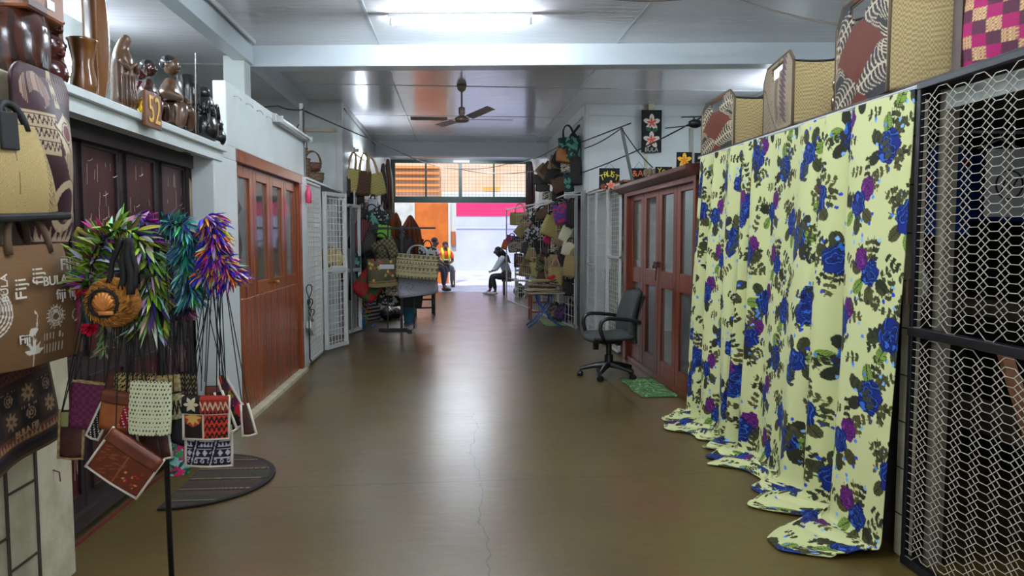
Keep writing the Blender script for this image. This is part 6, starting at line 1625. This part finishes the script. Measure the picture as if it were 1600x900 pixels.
# dismantled fan standing on the shop roof
Y = 7.9; t = thing('standing_fan', 'dismantled black-bladed fan on a pale post behind the small woven basket', 'fan', on_y(1080, 252, Y))
q = MB(); q.bar(Vector((on_y(1080, 258, Y).x, Y, 2.2)), on_y(1080, 200, Y), .04); q.build('post', mat('pale_timber'), t)
c = on_y(1086, 194, Y); q = MB(); q.lathe([(.03, -.04), (.07, -.02), (.07, .03), (.03, .05)], 16, c); q.build('motor', m_black, t, smooth=True)
for a_, z_ in ((R(196), -.01), (R(12), .0)):
    q = MB(T(c + Vector((0, 0, z_)), a_, 0, R(8))); q.prism([(.04, -.02), (.18, -.045), (.34, -.035), (.38, 0), (.34, .03), (.15, .025)], -.004, .004, 'z'); q.build('blade', m_black, t)
q = MB(); q.bar(on_y(1065, 183, Y), on_y(1102, 182, Y), .03, .012); q.bar(on_y(1084, 183, Y), c, .015); q.build('upper_blade', m_black, t)

# --- right hand wall of bags
RB = [
 (812, 352, 16.8, 30, 20, 0, 'straw', 'black bag covered in yellow flowers hanging highest at the edge of the opening', .75),
 (816, 371, 16.0, 17, 26, 40, 'tan', 'tan rolled straw bag hanging tilted under the yellow-flowered bag', .3),
 (880, 349, 12.6, 32, 32, -12, 'purp', 'purple and pink print bag at the top right of the bag wall', .3),
 (850, 341, 14.0, 28, 16, -30, 'brown', 'dark brown rolled bag at the top of the right bag wall', .3),
 (863, 371, 13.4, 32, 32, 20, 'straw', 'large yellow straw bag near the top of the right bag wall', .4),
 (884, 378, 12.3, 18, 24, 24, 'cream', 'cream bag with dark flap below the purple print bag', .4),
 (888, 400, 12.2, 20, 22, 16, 'cream', 'second cream bag with dark sides, under the first cream one', .4),
 (892, 433, 12.1, 24, 34, 10, 'tan', 'tan two-panel bag hanging lowest at the right end of the bag wall', .4),
 (868, 448, 12.8, 24, 32, 2, 'tan', 'tan upright tote hanging over the end of the folding table', .4),
 (836, 377, 14.8, 30, 22, -4, 'blackw', 'black and white patterned bag in the middle of the right bag wall', .4),
 (857, 382, 13.6, 14, 18, 30, 'mag', 'magenta pouch hanging under the large yellow straw bag', .3),
 (799, 382, 17.2, 16, 14, 10, 'purp', 'purple and pink bag at the far left edge of the right bag wall', .3),
 (789, 390, 17.5, 9, 15, 20, 'org', 'small orange bag right above the woman\'s head', .3),
 (806, 394, 16.8, 24, 17, -6, 'tapa', 'black and white tapa bag beside the small orange bag', .3),
 (810, 418, 16.6, 14, 22, 0, 'brown', 'brown bottle-shaped bag behind the seated woman', .4),
 (824, 418, 15.8, 16, 25, 6, 'stripe', 'striped straw bag right of the brown bottle-shaped bag', .4),
 (838, 433, 15.0, 18, 24, -4, 'straw', 'yellow straw pouch over the white plastic chair', .4),
 (854, 410, 14.0, 20, 22, 8, 'brown', 'round brown bag in the centre of the right bag wall', .4),
 (835, 360, 15.2, 20, 17, 30, 'pink', 'dusty pink bag at the upper middle of the right bag wall', .3),
 (880, 408, 12.7, 18, 19, -14, 'fl', 'small tan floral bag between the cream bags and the tan tote', .3),
 (846, 395, 14.6, 22, 20, -16, 'dark', 'black bag left of the round brown bag', .3),
 (870, 395, 13.2, 20, 22, 4, 'tapa', 'tapa-print bag right of the magenta pouch', .3),
 (826, 398, 15.6, 22, 18, 14, 'grey', 'grey woven bag above the striped straw bag', .3),
 (893, 355, 12.2, 16, 40, 0, 'dark', 'long black bag against the grey gate post', .2),
 (862, 424, 13.4, 22, 24, -8, 'stripe', 'striped straw bag left of the tan two-panel bag', .3),
 (846, 424, 14.2, 16, 22, 10, 'plaid', 'khaki plaid bag under the round brown bag', .3),
 (890, 462, 12.3, 22, 26, 0, 'dark', 'black bag low beside the grey gate post', .3),
 (880, 440, 12.9, 16, 24, 12, 'plaid', 'khaki plaid bag behind the tan two-panel bag', .3),
]
random.seed(5)
for px, py, Y, wp, hp, tl, m_, lb, hd in RB: hb(px, py, Y, wp, hp, tl, m_, lb, hd, m_htan if m_ in ('straw', 'tan') else None, random.uniform(-25, 15))
RU = [
 (890, 236, 12.0, 34, 22, -8, 'teal', 'black and green print bag at the top of the upper right bundle', .9),
 (886, 254, 11.9, 34, 20, 6, 'brn', 'orange-brown woven bag high on the right wall', .3),
 (869, 269, 13.0, 24, 24, 16, 'stripe', 'tan striped bag left of the orange-brown one on the right wall', .3),
 (887, 270, 12.1, 22, 16, 0, 'tapa', 'black and white tapa bag under the orange-brown bag', .3),
 (868, 290, 13.0, 34, 26, 14, 'dark', 'dark brown woven bag in the middle of the upper right bundle', .3),
 (845, 290, 14.6, 24, 16, 10, 'grey', 'grey woven bag at the left end of the upper right bundle', .3),
 (848, 300, 14.4, 22, 12, 6, 'grey', 'grey flat bag lowest at the left of the upper right bundle', .2),
 (855, 312, 13.9, 16, 13, 0, 'tapa', 'small tapa-print pouch under the upper right bundle', .3),
 (888, 300, 12.2, 16, 30, -6, 'teal', 'green print bag hanging down under the upper right bundle', .3),
 (900, 290, 11.8, 18, 42, -4, 'dark', 'long black bag against the corner of the right wall', .3),
 (872, 315, 13.0, 18, 28, 4, 'dark', 'black bag at the bottom of the upper right bundle', .3),
]
for px, py, Y, wp, hp, tl, m_, lb, hd in RU: hb(px, py, Y, wp, hp, tl, m_, lb, hd, None, random.uniform(-20, 10))
q = MB(); q.bar(on_y(905, 196, 11.8), on_y(846, 272, 14.6), .03); tag(q.build('hanging_rail', m_hdark), 'dark sloping rail carrying the upper right bundle of bags', 'rail')
q = MB(); q.tube([(1.8, 11.9, 2.2), (1.78, 18.5, 2.2)], .012, 8); q.tube([(1.8, 11.9, 2.2), (2.05, 11.9, 2.2)], .012, 8); q.tube([(1.78, 18.5, 2.2), (2.05, 18.5, 2.2)], .012, 8)
tag(q.build('hanging_rail', m_white), 'long white rail along the right wall of bags', 'rail')
q = MB(); q.bb(2.0, 2.06, 11.5, 11.56, 0, 2.25); q.bb(1.97, 2.0, 11.9, 11.95, 0, 2.2); q.bar((2.0, 11.92, .04), (2.0, 12.9, .04), .04); q.bar((2.0, 12.9, .04), (2.0, 12.9, 2.2), .03)
tag(q.build('gate_post', mat('grey_post', (132, 136, 134), .4, metal=.3)), 'grey steel gate post frame at the right corner before the bag wall', 'post')

wire_panel((2.0, 12.1), (1.25, 17.75), 0, 2.2, 'long white wire display grid the right-hand bags hang on', 'display_grid', pitch=.2, r=.003, cat='rack')
wire_panel((-1.62, 12.2), (-1.5, 14.6), 0, 2.35, 'white wire display grid behind the bags on the left', 'display_grid', pitch=.2, r=.003, cat='rack')
# second layer, deeper in the piles
random.seed(31)
EX = [(562, 372, 12.6, 24, 40, -30, 'dstripe', 'dark striped bag leaning out high beside the teal leaf-print bag'), (584, 392, 12.5, 26, 36, 24, 'grey', 'grey woven bag wedged under the lime green pouch'),
 (612, 362, 13.0, 26, 26, -20, 'plaid', 'small plaid bag under the narrow raffia skirt'), (566, 414, 12.5, 28, 34, 18, 'tapa', 'tapa-print bag over the red floral bag'),
 (584, 440, 12.1, 30, 40, -16, 'dark', 'black bag squeezed between the red floral bag and the tropical tote'), (606, 478, 12.2, 34, 26, 8, 'blackw', 'black and white bag at the bottom of the left rack'),
 (628, 424, 12.6, 30, 50, 0, 'dark', 'long black bag right behind the rack post'), (660, 462, 12.6, 40, 40, -10, 'navy', 'navy dotted bag sticking out at the right end of the rack'),
 (645, 398, 12.9, 30, 28, 14, 'dark', 'black bag with a thin strap under the wide raffia skirt'), (596, 362, 12.9, 26, 26, 40, 'teal', 'small teal print bag beside the lime green pouch'),
 (556, 470, 12.6, 20, 44, 4, 'dark', 'black bag low against the grey door panel'), (572, 344, 13.2, 28, 18, -50, 'tapa', 'tapa-print bag on the very top of the left pile'),
 (842, 350, 14.9, 24, 18, -40, 'dark', 'black rolled bag at the upper left of the right bag wall'), (822, 358, 16.2, 18, 18, 30, 'brown', 'brown bag above the dusty pink bag'),
 (866, 352, 13.5, 26, 20, -50, 'brn', 'orange-brown rolled bag above the large yellow straw bag'), (876, 386, 13.0, 22, 20, 40, 'stripe', 'striped straw bag between the two cream bags'),
 (814, 384, 16.9, 22, 16, -20, 'dark', 'black bag over the tapa bag at the left of the right bag wall'), (832, 408, 15.3, 18, 22, 20, 'tan', 'tan bag left of the khaki plaid bag'),
 (860, 438, 13.6, 20, 26, -12, 'tan', 'tan bag hanging just above the folding table'), (848, 444, 14.0, 18, 20, 14, 'brown', 'brown bag above the left end of the folding table'),
 (872, 424, 13.1, 20, 24, 26, 'pink', 'dusty pink bag behind the tan upright tote'), (884, 418, 12.6, 18, 22, -26, 'dark', 'black bag between the floral bag and the tan two-panel bag'),
 (826, 386, 15.8, 20, 16, -34, 'tapa', 'tapa-print bag under the black and white patterned bag'), (858, 400, 13.9, 18, 18, 30, 'grey', 'grey bag tucked above the round brown bag'),
 (820, 432, 16.2, 18, 20, 6, 'tan', 'tan pouch over the back of the white plastic chair'), (868, 410, 13.4, 20, 18, -30, 'straw', 'yellow straw bag below the tapa-print bag on the right'),
 (878, 262, 12.5, 30, 26, 30, 'dark', 'black bag behind the orange-brown bag on the right wall'), (860, 280, 13.6, 30, 22, 40, 'brown', 'brown woven bag sloping along the dark rail'),
 (850, 278, 14.4, 24, 18, 46, 'stripe', 'striped bag high on the dark sloping rail'), (896, 250, 11.85, 22, 34, 0, 'teal', 'green print bag against the upper right wall corner'),
 (876, 300, 12.8, 26, 24, -20, 'brown', 'brown bag lower in the upper right bundle')]
for px, py, Y, wp, hp, tl, m_, lb in EX: hb(px, py, Y, wp, hp, tl, m_, lb, .3, None, random.uniform(-25, 25))
# folding table with blue legs and pile of flat bags
c = on_z(850, 512, 0); c = Vector((1.5, 12.35, 0)); t = thing('folding_table', 'small folding table with crossed blue legs under a pile of flat bags', 'table', c)
q = MB(); q.bb(c.x - .33, c.x + .33, c.y - .24, c.y + .24, .57, .6); q.build('table_top', mat('table_grey', (150, 140, 124), .5), t, bevel=.006)
m_bl = mat('blue_tube', (40, 84, 150), .35, metal=.2)
for s in (-1, 1):
    q = MB(); y = c.y + s * .18; q.tube([(c.x - .28, y - .05, .012), (c.x - .16, y - .03, .1), (c.x - .02, y, .26), (c.x + .1, y + .02, .42), (c.x + .13, y + .02, .57)], .014, 8); q.build('leg', m_bl, t, smooth=True)
    q = MB(); q.tube([(c.x + .28, y - .05, .012), (c.x + .16, y - .03, .1), (c.x + .03, y, .26), (c.x - .09, y + .02, .42), (c.x - .12, y + .02, .57)], .014, 8); q.build('leg', m_bl, t, smooth=True)
random.seed(8)
for k in range(9):
    m_ = ['tan', 'cream', 'tapab', 'grey', 'pink', 'tan', 'blackw', 'cream', 'straw'][k]; q = MB(); ang = random.uniform(-.5, .5); z = .602 + k * .0225; cx, cy = c.x + random.uniform(-.08, .05), c.y + random.uniform(-.05, .05)
    W_ = T((cx, cy, z), ang); q.M = W_
    q.grid(lambda u, v: (math.copysign(abs(math.cos(2 * PI * u)) ** .4, math.cos(2 * PI * u)) * (.26 - .008 * k) * (1 if 0 < v < 1 else .01), math.copysign(abs(math.sin(2 * PI * u)) ** .4, math.sin(2 * PI * u)) * .17 * (1 if 0 < v < 1 else .01), .021 * min(1, max(0, (v - .0) * 1.0))), 28, 5, True)
    o = q.build('flat_bag', PAL[m_], smooth=True); tag(o, ['tan straw', 'cream straw', 'beige tapa', 'grey woven', 'dusty pink', 'second tan straw', 'black and white print', 'second cream', 'yellow straw'][k] + ' flat bag, ' + ['bottom', 'second', 'third', 'fourth', 'fifth', 'sixth', 'seventh', 'eighth', 'topmost'][k] + (' of the pile' if k in (0, 8) else ' in the pile') + ' on the folding table', 'bag', 'flat bags piled on the folding table')
q = MB(); q.ball((c.x + .1, c.y - .16, .84), (.06, .035, .032)); q.ball((c.x + .14, c.y - .17, .86), (.04, .03, .03)); tag(q.build('ribbon_bow', mat('red_ribbon', (200, 30, 40), .5), smooth=True), 'red ribbon lying on the pile of flat bags', 'ribbon')
wood_chair('light wooden stool behind the blue-legged folding table', Vector((1.55, 13.3, 0)), 0, mat('stool_wood', (150, 84, 56), .4), 1.1, None, False)
wood_chair('white plastic chair in front of the right bag wall beside the seated woman', on_z(818, 466, 0) + Vector((0, 0, 0)), R(4), m_white, 1.0)
random.seed(6)
for k, (px, py, c_, lb) in enumerate([(812, 452, (60, 96, 60), 'green stuffed cloth bag on the floor under the white plastic chair'), (826, 449, (150, 90, 110), 'pink stuffed cloth bag beside the white plastic chair'), (880, 492, (96, 60, 110), 'purple patterned bag on the floor by the grey gate post'), (868, 490, (150, 140, 110), 'straw bag on the floor behind the folding table'), (890, 484, (120, 100, 80), 'brown bag on the floor at the foot of the gate post')]):
    c = on_z(px, py + 12, 0); q = MB(); r_ = .16
    def sk(u, v, c=c, r_=r_, k=k):
        a = 2 * PI * u; rr = r_ * math.sin(PI * min(.98, .15 + v * .8)) * (1 + .08 * math.sin(a * 4 + k)); return (c.x + rr * math.cos(a), c.y + rr * .8 * math.sin(a), v * r_ * 2.2)
    q.grid(sk, 26, 10, True); tag(q.build('stuffed_bag', mat('stuffed_%d' % k, c_, .7, tex='cells', c2=tuple(v * .5 for v in c_), scale=20), smooth=True), lb, 'bag')
q = MB(); q.bb(1.55, 1.95, 12.5, 13.4, 0, .012); tag(q.build('doormat', mat('pale_green_mat', (150, 176, 120), .8, tex='noise', c2=(120, 150, 96), scale=10)), 'pale green mat on the floor under the right bag wall', 'mat')

# ================================================================== BEHIND THE EXPANDED MESH, AND ABOVE IT
def px_x(px, py, X): return on_x(px, py, X)
a = px_x(1450, 130, 2.35); q = MB(); q.bb(2.17, 2.22, 3.12, 3.18, 0, 2.16); tag(q.build('timber_post', mat('weathered_post', (98, 92, 74), .7, tex='noise', c2=(120, 114, 96), scale=9)), 'weathered grey timber post just behind the mesh screen', 'post')
q = MB(); q.bb(2.14, 2.155, 2.3, 3.1, 2.06, 2.14); tag(q.build('strip_board', mat('pale_strip', (120, 124, 120), .6, tex='noise', c2=(140, 144, 138), scale=12)), 'pale grey strip board hanging behind the top of the mesh screen', 'board')  # plain strip in place of a light fixture/beam behind the mesh
YB = 4.2
q = MB(); q.tube([(2.5, YB, 2.13), (3.58, YB, 2.13)], .01, 8); tag(q.build('hanging_rail', m_white), 'pale rail for shirts behind the mesh screen', 'rail')
for k, (xa, xb, z0, z1, c_, lb) in enumerate([(2.76, 3.06, 1.52, 2.06, (24, 84, 170), 'blue shirt hanging on the left behind the mesh screen'), (3.08, 3.42, 1.6, 2.06, (28, 70, 160), 'darker blue shirt with red print hanging right behind the mesh screen')]):
    t = thing('shirt', lb, 'shirt', ((xa + xb) / 2, YB, z0)); cvv = floral_canvas(.5, .5, C3(*c_), [C3(170, 20, 50), C3(*c_)], .004, 4 + k, 8)
    uu, vv = np.meshgrid(np.linspace(0, 1, 80), np.linspace(0, 1, 70)); xs = xa + uu * (xb - xa) + .04 * (1 - vv) * (uu - .5)
    painted('cloth', np.stack([xs, YB + .02 * np.sin(uu * 22) + .0 * vv, z0 + vv * (z1 - z0) - .06 * np.abs(uu - .5) * 2 * (vv > .8) * (vv - .8) * 5], -1), cvv.sample(uu * .49, vv * .49), m_attr, t, solid=.006)
    q = MB(); q.tube([(xa + .03, YB, z1 - .03), ((xa + xb) / 2, YB, z1 + .03), (xb - .03, YB, z1 - .03)], .006); q.tube([((xa + xb) / 2, YB, z1 + .03), ((xa + xb) / 2, YB, 2.13)], .003); q.build('hanger', m_white, t)
t = thing('poster', 'white paper with a round black emblem hanging behind the right edge of the mesh', 'poster', (3.1, 3.95, 1.6))
q = MB(); q.bb(2.98, 3.3, 3.95, 3.954, 1.62, 2.0); q.tube([(3.14, 3.952, 2.0), (3.14, 3.952, 2.17)], .003); q.build('sheet', m_white, t)
q = MB(); q.tube([(3.12 + math.cos(a) * .08, 3.946, 1.8 + math.sin(a) * .08) for a in [k * PI / 12 for k in range(24)]], .005, 5, closed=True); q.tube([(3.07, 3.946, 1.76), (3.1, 3.946, 1.84), (3.13, 3.946, 1.77), (3.17, 3.946, 1.84)], .005, 5); q.build('emblem', m_cable, t)
q = MB(); q.bar((2.42, 3.05, 1.0), (2.25, 2.3, 0.03), .05, .03); tag(q.build('timber_batten', mat('brown_batten', (120, 78, 48), .5)), 'brown timber batten leaning diagonally behind the lower mesh', 'batten')
q = MB(); q.bb(2.7, 3.15, 1.2, 4.8, 1.1, 1.14); q.bb(2.7, 3.15, 1.2, 4.8, .5, .54); [q.bb(2.7, 2.74, y, y + .04, 0, 1.14) for y in (1.2, 4.76)]; [q.bb(3.1, 3.15, y, y + .04, 0, 1.14) for y in (1.2, 4.76)]
tag(q.build('stall_bench', mat('bench_brown', (96, 78, 62), .6)), 'dark timber bench inside the stall behind the mesh screen', 'bench')
q = MB(); q.lathe([(.03, 0), (.045, .02), (.045, .12), (.02, .16), (.02, .2)], 12, (2.85, 4.3, 1.142)); tag(q.build('bottle', mat('clear_plastic', (214, 210, 206), .2), smooth=True), 'pale plastic bottle on the bench behind the left edge of the mesh', 'bottle')
q = MB(); q.bb(2.2, 2.26, 3.10, 3.16, 2.2, 3.0); tag(q.build('timber_post', mat('brown_post', (66, 44, 32), .5)), 'brown upright post at the right end of the largest woven basket', 'post')
cmg = Canvas(.5, .5, .0035, C3(170, 20, 96)); k = ((np.floor(cmg.X / .06) + np.floor(cmg.Y / .06)) % 3); cmg.a[k == 1] = C3(60, 44, 50); cmg.a[k == 2] = C3(206, 190, 120); kk = ((np.floor(cmg.X / .008) + np.floor(cmg.Y / .008)) % 2) == 0; cmg.a[kk] = cmg.a[kk] * .45 + np.array([.55, .05, .3], np.float32) * .55
bag('magenta, cream and brown checked woven basket at the top right corner', M_at((2.38, 2.92, 2.2), R(-62), 0), .5, .45, .22, canvas=cmg, handle=.4, nu=240, nv=110, hm=m_hdark, name='woven_basket', cat='basket')
for k, (y, X, lb) in enumerate([(5.14, 2.26, 'dark lacquered carving tucked between the small and middle woven baskets'), (4.17, 2.24, 'dark lacquered carving tucked between the middle and largest woven baskets')]):
    totem(lb, y, X, 2.2, [(.055, 0, .14, 1, 1), (.05, .12, .24, 1, 1), (.04, .22, .32, 1, 1)], m_lac)

# ================================================================== PEOPLE
def limb_hand(nodes, ed, wrist_i, w, d, side, s=1.0, curl=.6):
    """palm and five fingers growing from the wrist; d = pointing direction, side = thumb direction"""
    d = Vector(d).normalized(); side = Vector(side); side = (side - d * side.dot(d)).normalized(); n_ = d.cross(side)
    w = Vector(w); nodes.append((w + d * .045 * s, (.022 * s, .034 * s))); pi_ = len(nodes) - 1; ed.append((wrist_i, pi_))
    for k, (o, L) in enumerate(((.030, .068), (.010, .078), (-.010, .072), (-.029, .056))):
        b = w + d * .085 * s + side * o * s; nodes.append((b, .0095 * s)); ed.append((pi_, len(nodes) - 1))
        m_ = b + (d - n_ * curl * .5).normalized() * L * .5 * s; nodes.append((m_, .0085 * s)); ed.append((len(nodes) - 2, len(nodes) - 1))
        e = m_ + (d * .7 - n_ * curl).normalized() * L * .5 * s; nodes.append((e, .007 * s)); ed.append((len(nodes) - 2, len(nodes) - 1))
    b = w + d * .03 * s + side * .042 * s; nodes.append((b, .011 * s)); ed.append((pi_, len(nodes) - 1))
    nodes.append((b + (d * .8 + side * .5 - n_ * .3).normalized() * .045 * s, .008 * s)); ed.append((len(nodes) - 2, len(nodes) - 1))

def seated(label, base, rz, skinc, shirt, trou, shoe, hairc, seat=.47, lean=.1, headturn=0, s=1.0, arms='knees', long_sleeve=False, longhair=False, vest=False, bow=0.0, knee_dx=.0):
    t = thing('person', label, 'person', base, rz); W = world_mat(t); P = lambda x, y, z: W @ Vector((x * s, y * s, z))
    z0 = seat + .07; ln = lean
    N = []; E_ = []
    def nd(p, r): N.append((p, r)); return len(N) - 1
    pel = nd(P(0, 0, z0), .115 * s); wa = nd(P(0, -.35 * ln, z0 + .18 * s), .115 * s); ch = nd(P(0, -.9 * ln, z0 + .38 * s), .13 * s); up = nd(P(0, -1.15 * ln, z0 + .48 * s), .10 * s)
    nk = nd(P(0, -1.3 * ln - bow * .3, z0 + .57 * s - bow * .03), .05 * s); hd = nd(P(0, -1.38 * ln - bow - .02, z0 + .66 * s - bow * .25), (.078 * s, .088 * s)); tp = nd(P(0, -1.36 * ln - bow * 1.1 - .0, z0 + .76 * s - bow * .4), (.075 * s, .082 * s))
    ns = nd(P(0, -1.38 * ln - bow - .125, z0 + .665 * s - bow * .3), .014 * s)
    E_ += [(pel, wa), (wa, ch), (ch, up), (up, nk), (nk, hd), (hd, tp), (hd, ns)]
    legs = []; sh = []
    for q_ in (-1, 1):
        hp = nd(P(q_ * .09, -.04, z0 - .01), .095 * s); kn = nd(P(q_ * (.13 + knee_dx), -.44, z0 + .0), .066 * s); an = nd(P(q_ * (.13 + knee_dx), -.42 + .06 * q_, .10), .04 * s); to = nd(P(q_ * (.14 + knee_dx), -.55 + .06 * q_, .04), .032 * s)
        E_ += [(pel, hp), (hp, kn), (kn, an), (an, to)]; legs.append((hp, kn, an, to))
        a0 = nd(P(q_ * .19, -1.1 * ln, z0 + .47 * s), .058 * s)
        if arms == 'knees': el = P(q_ * .25, -.9 * ln - .06, z0 + .21 * s); wr = P(q_ * .14, -.36, z0 + .12)
        elif arms == 'lap': el = P(q_ * .25, -.6 * ln, z0 + .2 * s); wr = P(q_ * .06, -.24, z0 + .12)
        else: el = P(q_ * .2, -.9 * ln - .2, z0 + .2 * s); wr = P(q_ * .06, -.40, z0 + .16 * s)
        e1 = nd(el, .043 * s); w1 = nd(wr, .028 * s); E_ += [(up, a0), (a0, e1), (e1, w1)]
        limb_hand(N, E_, w1, wr, W.to_3x3() @ Vector((-q_ * .3, -.8, -.35)), W.to_3x3() @ Vector((-q_, 0, .4)), s); sh.append((a0, e1, w1))
    skin('body', N, E_, mat('skin_%s' % (skinc,), skinc, .5), t, root=pel)
    pt = [n[0] for n in N]; I = lambda i, k: (pt[i], k * s)
    # shirt
    n2 = [I(pel, .128), I(wa, .132), I(ch, .148), I(up, .118)]; e2 = [(0, 1), (1, 2), (2, 3)]
    for a0, e1, w1 in sh:
        b = len(n2); n2.append(I(a0, .072)); e2.append((3, b))
        if long_sleeve: n2 += [I(e1, .056), (pt[e1].lerp(pt[w1], .92), .042 * s)]; e2 += [(b, b + 1), (b + 1, b + 2)]
        else: n2.append((pt[a0].lerp(pt[e1], .75), .064 * s)); e2.append((b, b + 1))
    o = skin('shirt', n2, e2, shirt, t)
    n3 = [I(pel, .132)]; e3 = []
    for hp, kn, an, to in legs:
        b = len(n3); n3 += [I(hp, .108), I(kn, .08), (pt[kn].lerp(pt[an], .9), .056 * s)]; e3 += [(0, b), (b, b + 1), (b + 1, b + 2)]
    skin('trousers', n3, e3, trou, t)
    for hp, kn, an, to in legs:
        q = MB(); M_ = Matrix.Translation((pt[an] + pt[to]) / 2) @ W.to_3x3().to_4x4(); M_[2][3] = .045; q.ball(Vector(), (.05 * s, .14 * s, .045), 16, 10, M=None); q.v = [M_ @ Vector((v.x, v.y - .01, v.z)) for v in q.v]; q.build('shoe', shoe, t, smooth=True)
    hc = pt[hd].lerp(pt[tp], .62); hair = mat('hair_black', (18, 14, 14), .6, bump=.4, bscale=60)
    F_ = W.to_3x3() @ Vector((0, -1, 0)); S_ = W.to_3x3() @ Vector((1, 0, 0))
    q = MB(); q.ball(hc - F_ * .018 + Vector((0, 0, .022 * s)), (.094 * s, .094 * s, .082 * s)); 
    if longhair:
        q.tube([hc - F_ * .02, hc - F_ * .1 - Vector((0, 0, .06)), pt[up] - F_ * .14 + Vector((0, 0, .02)), pt[ch] - F_ * .2 - Vector((0, 0, .03))], [.09, .095, .075, .02], 14)
        q.tube([hc + S_ * .05, hc + S_ * .08 - Vector((0, 0, .1)), pt[up] + S_ * .1], [.05, .045, .02], 10); q.tube([hc - S_ * .05, hc - S_ * .08 - Vector((0, 0, .1)), pt[up] - S_ * .1], [.05, .045, .02], 10)
    q.build('hair', hair, t, smooth=True)
    fc = pt[hd]; ey = mat('eye_dark', (20, 16, 16), .3)
    for k in (-1, 1):
        q = MB(); q.ball(fc + F_ * .083 * s + S_ * k * .03 + Vector((0, 0, .03 * s)), .009, 8, 6); q.build('eye', ey, t, smooth=True)
    q = MB(); q.ball(fc + F_ * .083 * s + Vector((0, 0, -.032 * s)), (.022, .012, .007), 10, 6, M=W.to_3x3().to_4x4()); q.build('mouth', mat('lip_brown', (96, 50, 46), .5), t, smooth=True)
    for k in (-1, 1):
        q = MB(); q.ball(fc + S_ * k * .088 * s + Vector((0, 0, .012)), (.012, .02, .03), 10, 6, M=W.to_3x3().to_4x4()); q.build('ear', mat('skin_%s' % (skinc,)), t, smooth=True)
    if vest:
        vm = mat('hi_vis_yellow', (222, 226, 50), .6); rf = mat('reflective_band', (226, 220, 214), .35); nv_ = mat('navy_cloth', (30, 34, 76), .7)
        for k in (-1, 1):
            q = MB(); q.tube([pt[up] + S_ * k * .09 - F_ * .12 + Vector((0, 0, 0)), pt[up] + S_ * k * .1 + Vector((0, 0, .115 * s)), pt[up] + S_ * k * .1 + F_ * .11, pt[ch] + S_ * k * .095 + F_ * .15, pt[wa] + S_ * k * .09 + F_ * .14], .035, 8); q.build('vest_panel', vm, t, smooth=True)
        q = MB(); cw = pt[wa].lerp(pt[ch], .35); q.tube([cw + (S_ * math.cos(a) * .168 + F_ * math.sin(a) * .158) * s for a in [k * PI / 12 for k in range(24)]], .022, 8, closed=True); q.build('reflective_band', rf, t, smooth=True)
        q = MB(); cw = pt[wa] - Vector((0, 0, .03)); q.lathe([(.150 * s, -.08), (.156 * s, 0), (.158 * s, .07)], 20, cw); q.build('navy_hem', nv_, t, smooth=True)
    return t
m_ch = mat('checked_shirt', (206, 196, 204), .7, tex='checker', c2=(150, 60, 76), scale=16)
m_navyt = mat('dark_trousers', (44, 42, 62), .7); m_gret = mat('grey_trousers', (84, 86, 92), .7); m_blkt = mat('charcoal_trousers', (44, 46, 52), .7)
m_shb = mat('black_shoe', (26, 24, 28), .4); m_shw = mat('white_shoe', (206, 208, 214), .5)
b1 = on_z(680, 455, 0); seated('man in a pink checked shirt sitting sideways on the left by the opening', (-.72, 21.2, 0), R(68), (96, 60, 46), m_ch, m_navyt, m_shb, None, seat=.58, lean=.12, s=1.06)
seated('man in an orange shirt and yellow safety vest sitting facing the hall', (-.30, 22.9, 0), R(14), (84, 52, 42), mat('orange_shirt', (226, 84, 36), .7), m_gret, m_shb, None, seat=.52, lean=.06, s=.98, arms='lap', vest=True)
seated('woman with long black hair in a pale grey top bent forward on the right', (1.42, 19.5, 0), R(-86), (110, 72, 58), mat('pale_grey_top', (188, 194, 204), .7), m_blkt, m_shw, None, seat=.42, lean=.16, s=.98, arms='fwd', long_sleeve=True, longhair=True, bow=.06)
def bench(label, x0, x1, y0, y1, z, m):
    t = thing('bench', label, 'bench', ((x0 + x1) / 2, (y0 + y1) / 2, 0)); q = MB(); q.bb(x0, x1, y0, y1, z - .05, z); q.build('seat', m, t, bevel=.006)
    for x in (x0 + .03, x1 - .03):
        for y in (y0 + .03, y1 - .03): q = MB(); q.bb(x - .025, x + .025, y - .025, y + .025, 0, z - .05); q.build('leg', m, t)
bench('pale bench under the man in the checked shirt', -1.1, -.58, 20.95, 21.45, .57, mat('pale_bench', (176, 168, 156), .5))
bench('timber bench under the man in the safety vest', -.62, .02, 22.75, 23.25, .51, m_wood)
bench('dark timber stool under the woman in the pale grey top', 1.28, 1.68, 19.3, 19.7, .42, mat('stool_dark', (84, 50, 46), .5))
